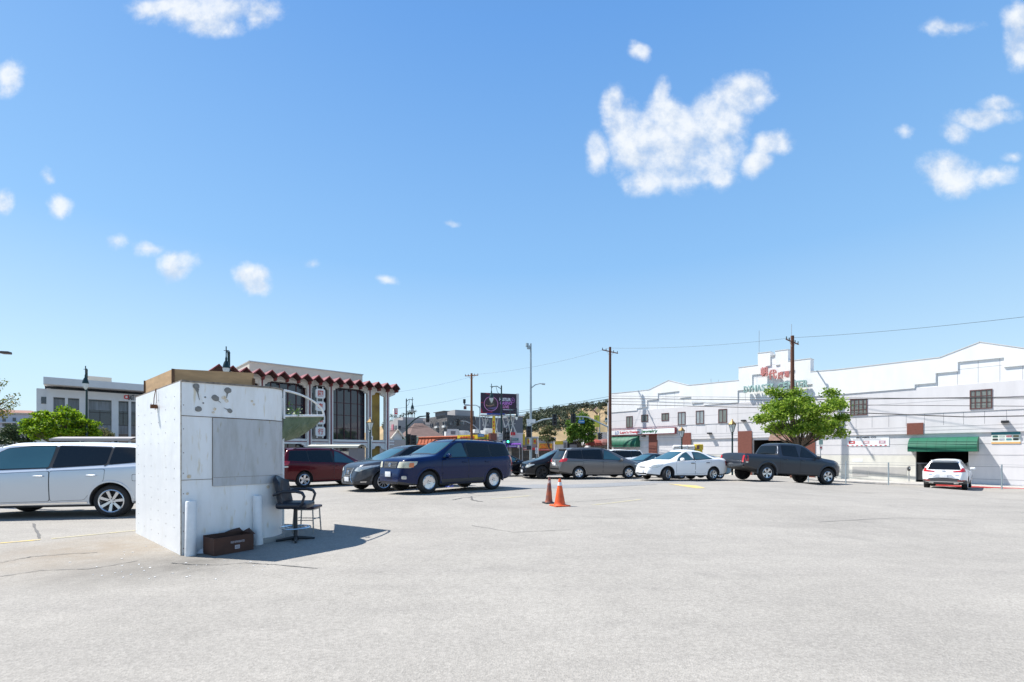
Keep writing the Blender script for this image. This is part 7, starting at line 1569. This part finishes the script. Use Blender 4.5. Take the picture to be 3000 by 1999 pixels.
for i, (x, y, s) in enumerate(((1030,1080,1.3),(960,1110,1.0),(1090,1105,.9),(1200,1100,1.2),(1280,1108,.8),(1420,1060,.7),(1570,1090,1.0),(1640,1060,1.1),(1600,1040,.6))):
    c = P(*c4(x, y), 70); r = empty('rooftop_unit', (c.x, 70, c.z-s*.5), .4*i, ['large white rooftop air conditioner above the orange roof','low white rooftop box left of the large one','small white rooftop unit right of the large one','framed rooftop cooler left of the reddish pole','little white rooftop vent beside the reddish pole','small rooftop box right of the reddish pole','white rooftop unit under the billboard legs','grey rooftop unit under the billboard','small rooftop vent under the billboard'][i], 'rooftop unit', 'rooftop units on the orange-roofed shop')
    MB().box((0,0,s*.4), (s*1.2,s,s*.8)).build('casing', m_ac, r, bevel=.04); MB().box((.1*s,-s*.505,s*.38), (s*.6,.02,s*.4)).build('grille', m_mot, r)
# ------------------------------------------------------------------ billboard
BB = Pl(gl(1408.5, 90), 90, (.985,-.17)); BB = Pl(gl(1408.5, 90), 90, (.95,.30)); bb = BB.root('billboard'); tag(bb, 'dark purple billboard lettered Hustler Casino Live on a steel lattice', 'billboard'); K_ = lambda x, y, d=0: BB(*c4(x, y), d)
x0, z1_ = K_(1502, 410); x1 = K_(2108, 440)[0]; z0_ = K_(1502, 762)[1]; h_ = z1_-z0_; w_ = x1-x0
m_bbk = M('poster_purple', (.035,.008,.03), .5, var=.5, vs=.5, col2=(.015,.006,.022)); m_glow = M('poster_pink', (.75,.28,.55), .5); m_bred = M('poster_red', (.28,.015,.04), .5)
MB().bx(x0, x1, 0, .25, z0_, z1_).build('poster', m_bbk, bb)
b = MB(); b.prism([(x0,z0_+h_*.55),(x0+w_*.10,z0_+h_*.52),(x0,z0_+h_*.49)], -.012, -.004); b.prism([(x0+w_*.08,z1_),(x0+w_*.2,z1_),(x0+w_*.30,z1_-h_*.14)], -.012, -.004); b.prism([(x0,z0_),(x0+w_*.30,z0_+h_*.13),(x0+w_*.34,z0_)], -.012, -.004); b.prism([(x0,z0_),(x0,z0_+h_*.3),(x0+w_*.07,z0_)], -.012, -.004); b.build('red_streaks', m_bred, bb)['kind'] = 'stuff'
cx_, cz_, rr_ = x0+w_*.28, z0_+h_*.47, h_*.345; n = 32
MB().add([(cx_+rr_*cos(2*pi*k/n), -.015, cz_+rr_*sin(2*pi*k/n)) for k in range(n)], [tuple(range(n))]).build('portrait_disc', M('portrait_dark', (.05,.025,.03), .5), bb)
b = MB(); b.tube([(cx_+rr_*cos(2*pi*k/n), -.03, cz_+rr_*sin(2*pi*k/n)) for k in range(n+1)], .06, 5, cap=False); b.build('portrait_ring', m_glow, bb)
b = MB(); b.lathe([(0,-.02),(rr_*.17,-.02)], (cx_+rr_*.02, -.004, cz_+rr_*.52), 14, 'y'); b.build('portrait_head', M('portrait_skin', (.42,.22,.16), .6), bb)
MB().prism([(cx_-rr_*.30,cz_-rr_*.25),(cx_+rr_*.55,cz_-rr_*.30),(cx_+rr_*.5,cz_+rr_*.15),(cx_+rr_*.15,cz_+rr_*.38),(cx_-rr_*.15,cz_+rr_*.30)], -.022, -.017).build('portrait_shirt', M('portrait_olive', (.09,.085,.06), .6), bb)
b = MB(); b.tube([(cx_+rr_*.40,-.03,cz_-rr_*.1),(cx_-rr_*.05,-.03,cz_-rr_*.3),(cx_-rr_*.45,-.03,cz_-rr_*.28)], rr_*.07, 6); b.tube([(cx_-rr_*.72,-.03,cz_-rr_*.15),(cx_-rr_*.5,-.03,cz_-rr_*.3)], rr_*.09, 6); b.build('portrait_arm', MATS['portrait_skin'], bb)
MB().prism([(cx_-rr_*.6,cz_-rr_*.62),(cx_+rr_*.55,cz_-rr_*.80),(cx_+rr_*.9,cz_-rr_*.35),(cx_+rr_*.4,cz_-rr_*.45)], -.024, -.018).build('portrait_table', M('portrait_table', (.14,.10,.22), .5), bb)
m_bw2 = M('poster_white', (.80,.78,.84), .5); m_bpk = M('poster_magenta', (.62,.22,.62), .5)
for wd, fx, fz, fw, fh, mm in (('HUSTLER',.675,.71,.32,.155,m_bw2),('CASINO',.70,.53,.34,.16,m_bpk),('LIVE',.70,.345,.17,.14,m_glow)): text(wd, 'lettering', mm, 1, bb, (x0+w_*fx, -.02, z0_+h_*fz), ext=.008, bold=.03, fit=(w_*fw, h_*fh))
b = MB(); sx0, sz0 = x0+w_*.895, z0_+h_*.68; b.tube([(sx0+h_*.09*cos(2*pi*k/16), -.03, sz0+h_*.12*sin(2*pi*k/16)) for k in range(17)], .035, 5, cap=False); b.prism([(sx0-.12,sz0),(sx0,sz0-.2),(sx0+.12,sz0),(sx0,sz0+.2)], -.03, -.02); b.build('spade_emblem', m_bpk, bb)
MB().bx(x0+w_*.62, x0+w_*.9, -.02, -.012, z0_+h_*.195, z0_+h_*.22).build('small_print', m_bw2, bb)
MB().bx(x1+.02, x1+.55, .1, 1.2, z0_-.2, z1_+.1).build('side_frame', M('white_steelwork', (.62,.60,.57), .6), bb)
MB().bx(x0-.2, x1+1.5, -.9, 1.2, z0_-.42, z0_-.28).build('catwalk', m_ac, bb)
b = MB(); zb_g = P(0, 1268, 90).z; random.seed(6)
for (xa, xb) in ((1530,1585),(1585,1590),(1640,1560),(1745,1800),(1810,1765),(1870,1960),(1960,2010),(2040,1880),(2090,2020),(2020,2100),(1880,1930),(2000,2120)):
    a, _ = K_(xa, 800); c, _ = K_(xb, 1050); b.tube([(a,.4,z0_-.35),(c,.4,zb_g)], .075, 5)
for y in (960, 870): a, z = K_(1540, y); c, _ = K_(2100, y-30*(y < 900)); b.tube([(a,.4,z),(a+1.2,.4,z)], .06, 5); b.tube([(c-2,.4,z),(c,.4,z+.4)], .06, 5)
b.build('lattice_support', MATS['white_steelwork'], bb)['kind'] = 'stuff'
MB().bx(x0+1, x0+4.5, -1.0, -.7, z0_-.3, z0_+.0).build('name_plate', m_bl, bb)
# ------------------------------------------------------------------ Chinatown shop row right of the billboard
def cq(x, y): return (1440+x/11.2, 1240+y/11.2)
def shop(Y, x0, x1, ytop, ybot, mat, label, dpt=10):
    """a shop front between two picture columns; returns its plane helper and root"""
    a = P(*cq(x0, 0), Y).x; c = P(*cq(x1, 0), Y).x; z1_ = P(*cq(0, ytop), Y).z; pl = Pl(a, Y, (1, 0)); r = pl.root('shop_building'); tag(r, label, 'building', 'Chinatown shops')
    MB().bx(0, c-a, 0, dpt, -1, z1_).build('wall', mat, r); MB().bx(-.05, c-a+.05, -.08, .1, z1_-.02, z1_+.12).build('coping', m_ac, r)
    return (lambda x, y, d=0: pl(*cq(x, y), d)), r, c-a, z1_
m_shw = M('shop_white', (.60,.58,.57), .8, var=.08, vs=1); m_purp = M('purple_awning', (.14,.03,.30), .6, var=.3, vs=3); m_ydk = M('yellow_panel', (.62,.45,.03), .5, var=.2, vs=2); m_shf = M('shopfront_dark', (.03,.025,.025), .2, var=.7, vs=2.0, col2=(.12,.08,.06))
def onshop(f, r, x0, y0, x1, y1, mat, name, d=.12, y_=0): a, z1_ = f(x0, y0); c, z0_ = f(x1, y1); MB().bx(a, c, -d-y_, -y_-.001, z0_, z1_).build(name, mat, r); return (a+c)/2, (z0_+z1_)/2, c-a, z1_-z0_
f, r, w, z = shop(68, -20, 630, 330, 800, m_shw, 'white shop with a red panel and tall yellow blade sign under the billboard')
onshop(f, r, 130, 460, 235, 560, m_sgr, 'red_panel'); onshop(f, r, 0, 720, 620, 1250, m_shf, 'shopfront')
cx_, cz_, ww, hh = onshop(f, r, 38, -215, 128, 470, m_ys, 'blade_sign', .3, .6); text('金大飯店', 'sign_character', m_r, 1, r, (cx_, -.91, cz_), ext=.005, bold=.02, fit=(ww*.5, hh*.5)) if False else None
b = MB()
for k in range(4): b.bx(cx_-ww*.2, cx_+ww*.2, -.92, -.905, cz_+hh*(.22-.17*k)-.18, cz_+hh*(.22-.17*k)+.14)
b.build('sign_marks', m_r, r)['kind'] = 'stuff'
f, r, w, z = shop(66, 628, 1022, 350, 800, m_shw, 'white corner shop with green jewelry lettering and a purple awning')
a, z1_ = f(650, 492); c, z0_ = f(885, 570); MB().bx(a, c, -.05, -.001, z0_, z1_).build('letter_board', M('jade_board', (.02,.16,.12), .5), r); text('JEWELRY', 'lettering', m_pl, 1, r, ((a+c)/2, -.055, (z0_+z1_)/2), ext=.004, bold=.02, fit=((c-a)*.85, (z1_-z0_)*.6))
for x0, x1 in ((630,690),(705,780)): onshop(f, r, x0, 300, x1, 400, m_r, 'red_roof_letter', .1, .1)
onshop(f, r, 560, 800, 1000, 1300, m_shf, 'shopfront')
SP = Pl(0, 66, (1, 0)); a = P(*cq(370, 0), 65).x; c = P(*cq(965, 0), 65).x; awning(a, c, P(*cq(0, 800), 65).z, P(*cq(0, 650), 66).z, 1.2, .35, m_purp, 'purple fabric awning with white lettering on the corner shop', SP)
ap = empty('awning_sign', ((a+c)/2, 64.74, P(*cq(0, 760), 65).z), 0, 'white script lettering panel on the purple awning', 'sign'); MB().box((0,0,0), ((c-a)*.5,.03,.22)).build('panel', M('lilac_print', (.45,.35,.62), .6), ap)
c = P(*cq(430, 620), 60); cs_ = empty('blue_sign', (c.x, 60, c.z), 0, 'blue and white shop sign left of the green signal', 'sign'); MB().box((0,0,0), (.65,.1,.5)).build('sign_box', m_bl, cs_, bevel=.02); MB().box((-.05,-.06,-.02), (.28,.02,.3), 0).build('white_mark', m_pl, cs_)
f, r, w, z = shop(67, 1022, 1530, 470, 1250, m_mott, 'grey shop with two square yellow signs beside the tall steel pole')
onshop(f, r, 1020, 370, 1095, 720, m_ydk, 'blade_sign', .3, .3)
for x0, x1 in ((1168,1290),(1375,1460)): onshop(f, r, x0, 512, x1, 680, m_ydk, 'square_sign'); onshop(f, r, (x0+x1)/2-25, 550, (x0+x1)/2+25, 640, m_r, 'sign_mark', .03, .13)
onshop(f, r, 1030, 805, 1525, 880, m_r, 'red_fascia', .5)
for k in range(3): onshop(f, r, 1050+k*40, 820, 1078+k*40, 860, m_pl, 'fascia_letter', .02, .51)
onshop(f, r, 1040, 890, 1500, 1350, m_shf, 'shopfront', .05); onshop(f, r, 1055, 885, 1220, 905, m_pl, 'lit_strip', .2)
f, r, w, z = shop(65, 1535, 2110, 500, 1250, m_mott, 'shop with a wide yellow restaurant sign over a red awning')
cx_, cz_, ww, hh = onshop(f, r, 1560, 665, 1990, 832, m_ydk, 'yellow_sign'); text('HONG KONG', 'lettering', m_r, 1, r, (cx_, -.13, cz_+hh*.2), ext=.004, bold=.02, fit=(ww*.85, hh*.35)); text('RESTAURANT', 'lettering', m_r, 1, r, (cx_, -.13, cz_-hh*.24), ext=.004, bold=.02, fit=(ww*.6, hh*.22))
onshop(f, r, 1560, 848, 1985, 900, m_r, 'red_valance', .8); onshop(f, r, 1590, 862, 1970, 890, M('faded_red_lettering', (.55,.25,.22), .6), 'valance_lettering', .02, .81); onshop(f, r, 1560, 905, 2100, 1300, m_shf, 'shopfront')
f, r, w, z = shop(64, 2060, 2480, 620, 1250, m_shw, 'narrow pale shop with an orange yellow sign behind the thin street tree')
onshop(f, r, 2085, 590, 2345, 700, m_ydk, 'yellow_sign'); onshop(f, r, 2085, 880, 2300, 1200, m_shf, 'shopfront'); onshop(f, r, 2370, 640, 2460, 900, m_mot, 'drain_pipes')
f, r, w, z = shop(70, 2440, 2900, 560, 1250, m_ent, 'low dark shopfront behind the dense green street tree'); onshop(f, r, 2480, 500, 2880, 590, m_shw, 'white_fascia', .4); onshop(f, r, 2560, 700, 2800, 1100, m_mot, 'shutter')
f, r, w, z = shop(63, 3180, 3900, 330, 1250, m_shw, 'pale shop with a cream sign of two characters beside the mall pole')
cx_, cz_, ww, hh = onshop(f, r, 3228, 390, 3480, 570, M('cream_yellow_sign', (.62,.50,.18), .5), 'sign_board')
text('永和', 'sign_character', m_wfr, 1, r, (cx_, -.13, cz_), ext=.004, bold=.02, fit=(ww*.6, hh*.55)); onshop(f, r, 3250, 640, 3800, 1200, m_shf, 'shopfront')
# red market umbrellas
for i, (px, py, s) in enumerate(((1742,1297,1.15),(1772,1296,1.0))):
    c = P(px, py, 56); r = empty('market_umbrella', (c.x, 56, -.7), 0, ['dusty red umbrella dome left of the mall corner pole','rusty brown umbrella dome beside the mall corner pole'][i], 'umbrella', 'red umbrellas by the mall corner'); h = c.z+.7
    MB().tube([(0,0,0),(0,0,h+.3)], .03, 6).build('pole', m_steel, r); MB().lathe([(s,h-.35),(s*.93,h-.05),(s*.7,h+.2),(s*.35,h+.36),(0,h+.42)], (0,0,0), 12).build('canopy', M('umbrella_red%d' % i, (.34,.07,.05) if i == 0 else (.22,.09,.08), .8, var=.3, vs=2), r)
# blade signs
c = P(1748.5, 1234.5, 72); r = empty('blade_sign', (c.x, 72, c.z), R(-10), 'tall green yellow blade sign under the diamond sign', 'sign'); MB().box((0,0,0), (16/F*72,.3,34/F*72)).build('sign_box', M('lime_sign', (.42,.42,.04), .5, var=.2, vs=1), r); 
text('永', 'sign_character', m_wfr, 1, r, (-.05,-.16,.45), ext=.004, bold=.02, fit=(.3,.3)); text('安', 'sign_character', m_wfr, 1, r, (-.05,-.16,.05), ext=.004, bold=.02, fit=(.3,.3))
MB().tube([(.4,.1,-5),(.4,.1,.9)], .07, 6).build('post', m_steel, r)
c = P(1750.5, 1203, 73); r = empty('diamond_sign', (c.x, 73, c.z), R(10), 'pale yellow diamond sign above the blade sign', 'sign'); s = 10/F*73
MB().prism([(-s,0),(0,-s),(s,0),(0,s)], -.05, .5).build('sign_box', m_wfr, r); MB().prism([(-s*.9,0),(0,-s*.9),(s*.9,0),(0,s*.9)], -.08, -.051).build('sign_face', M('cream_yellow', (.72,.52,.22), .5), r); text('川', 'sign_character', m_ydk, 1, r, (0,-.085,0), ext=.004, fit=(s*.5,s*.7)); MB().tube([(0,.2,-s),(0,.2,-s-3)], .08, 6).build('post', m_wfr, r)
# ------------------------------------------------------------------ bus shelters
def shelter(px0, px1, Y, ytop, ybot, label, mat, ex=(1, 0), panel=True):
    pl = Pl(gl(px0, Y), Y, ex); r = pl.root('bus_shelter'); tag(r, label, 'bus shelter', 'bus shelters'); w = pl(px1, 1300)[0]; z1_ = pl((px0+px1)/2, ytop)[1]; z0_ = pl((px0+px1)/2, ybot)[1]; n = 10; vs = []
    for k in range(n+1): t = k/n; y = -.9+1.8*t; z = z0_+(z1_-z0_)*sin(pi*(.15+.7*t)); vs += [(0,y,z),(w,y,z)]
    b = MB(); b.add(vs, [(2*k, 2*k+1, 2*k+3, 2*k+2) for k in range(n)]); b.add([(x, y, z-.07) for x, y, z in vs], [(2*k, 2*k+2, 2*k+3, 2*k+1) for k in range(n)]); b.bx(0, w, -.93, -.89, vs[0][2]-.12, vs[0][2]+.02); b.bx(0, w, .89, .93, vs[0][2]-.12, vs[0][2]+.02); b.build('roof', mat, r, fix=False)
    for x in (.3, w*.5, w-.3): MB().bx(x-.05, x+.05, .75, .85, -.8, vs[0][2]).build('post', m_gp, r)
    if panel: MB().bx(w-.7, w-.05, -.8, .8, -.4, vs[0][2]-.15).build('end_panel', m_mot, r); MB().bx(w-1.9, w-.95, .6, .68, -.1, 1.6).build('poster_panel', m_pl, r)
    return r
shelter(915, 1061, 34, 1303, 1312, 'bus shelter with a pale curved roof in front of the bank', M('shelter_cream', (.52,.50,.42), .6))
shelter(190, 420, 27, 1280, 1293, 'grey bus shelter roof behind the silver SUV', m_mott, panel=False)
# ------------------------------------------------------------------ far left houses and wall
AP = Pl(gl(-60, 120), 120, (.9,.43)); r = AP.root('apartment_building'); tag(r, 'white apartment house with red-brown roof at the far left edge', 'building'); q0 = AP(-60, 1210); q1 = AP(79, 1213)
w = AP(95, 1213)[0]; zt_ = AP(40, 1213)[1]; MB().bx(0, w, 0, 9, -1, zt_).build('wall', M('apartment_white', (.52,.52,.58), .8), r); MB().bx(-.6, w+.6, -.7, 9.7, zt_, zt_+.25).build('eave', m_cr, r)
MB().add([(-.8,-.9,zt_+.26),(w+.8,-.9,zt_+.26),(w+.8,9.9,zt_+.26),(-.8,9.9,zt_+.26),(2,4.5,zt_+1.3),(w-2,4.5,zt_+1.3)], [(0,1,5,4),(1,2,5),(2,3,4,5),(3,0,4)]).build('roof', M('red_brown_tile', (.27,.13,.09), .85, var=.2, vs=1), r)
for px, y0, y1 in ((12,1226,1236),(42,1224,1235),(72,1225,1236),(40,1210.5,1214.5),(12,1241,1250),(22,1241,1250),(40,1240,1247),(70,1241,1247)): a, z1_ = AP(px-5, y0); c, z0_ = AP(px+5, y1); MB().bx(a, c, -.05, .1, z0_, z1_).build('window', m_og, r)
a, z = AP(20, 1238); MB().bx(1, w-.5, -1.2, -.0, z-.12, z+.1).build('balcony_slab', M('balcony_white', (.6,.6,.6), .7), r)
o = MB().bx(-9, 9, 0, .4, -1, P(0, 1252, 75).z).build('beige_wall', m_cr); o.location = (gl(20, 75), 75, 0); tag(o, 'beige garden wall below the far left apartments', 'wall')
# floodlight on its bracket at the left edge
c = P(12, 1034, 13); r = empty('floodlight', (gl(-60, 13), 13, 0), 0, 'brown floodlight poking in at the upper left edge', 'floodlight'); o0 = Vector((gl(-60, 13), 13, 0))
MB().tube([(0,0,-.1),(0,0,c.z+.3)], [.09,.06], 10).build('pole', m_galv, r); MB().tube([(0,0,c.z+.02), c-o0-Vector((.08,0,0))], .02, 6).build('arm', m_galv, r); MB().box(c-o0+Vector((.05,0,0)), (.19,.16,.07), .3).build('lamp_head', M('floodlight_brown', (.06,.04,.035), .4), r, bevel=.02)
# white rounded kiosks beyond the white sedan
for i, (px, s, mm) in enumerate(((1983,.62,0),(2004,.62,0),(2024,.62,0),(2046,.75,1))):
    Y = 43.5; c = P(px, 1310, Y); r = empty('newspaper_box', (c.x, Y, -.62), -.45, ['left white rounded box behind the white sedan roof','middle white rounded box behind the white sedan roof','right white rounded box behind the white sedan roof','yellow and brown drum right of the white rounded boxes'][i], 'box' if mm == 0 else 'drum', 'rounded boxes on the far pavement' if mm == 0 else None); h = P(0, 1304 if mm == 0 else 1303, Y).z+.62
    if mm == 0: rbox((0,0,h-.22), (.72,.5,.42), .12, 'head', m_pl, r); MB().bx(-.28,.28,-.2,.2,0,h-.4).build('body', m_pl, r, bevel=.02); MB().bx(-.22,.22,-.262,-.25,h-.28,h-.16).build('slot', m_mott, r)
    else: MB().lathe([(0,0),(.34,0),(.36,h-.5),(.42,h-.48),(.42,h),(.36,h+.03),(0,h+.03)], (0,0,0), 20).build('drum_body', m_ydk, r, smooth=True); MB().box((0,-.425,h-.25), (.25,.03,.35)).build('label_panel', m_wfr, r)
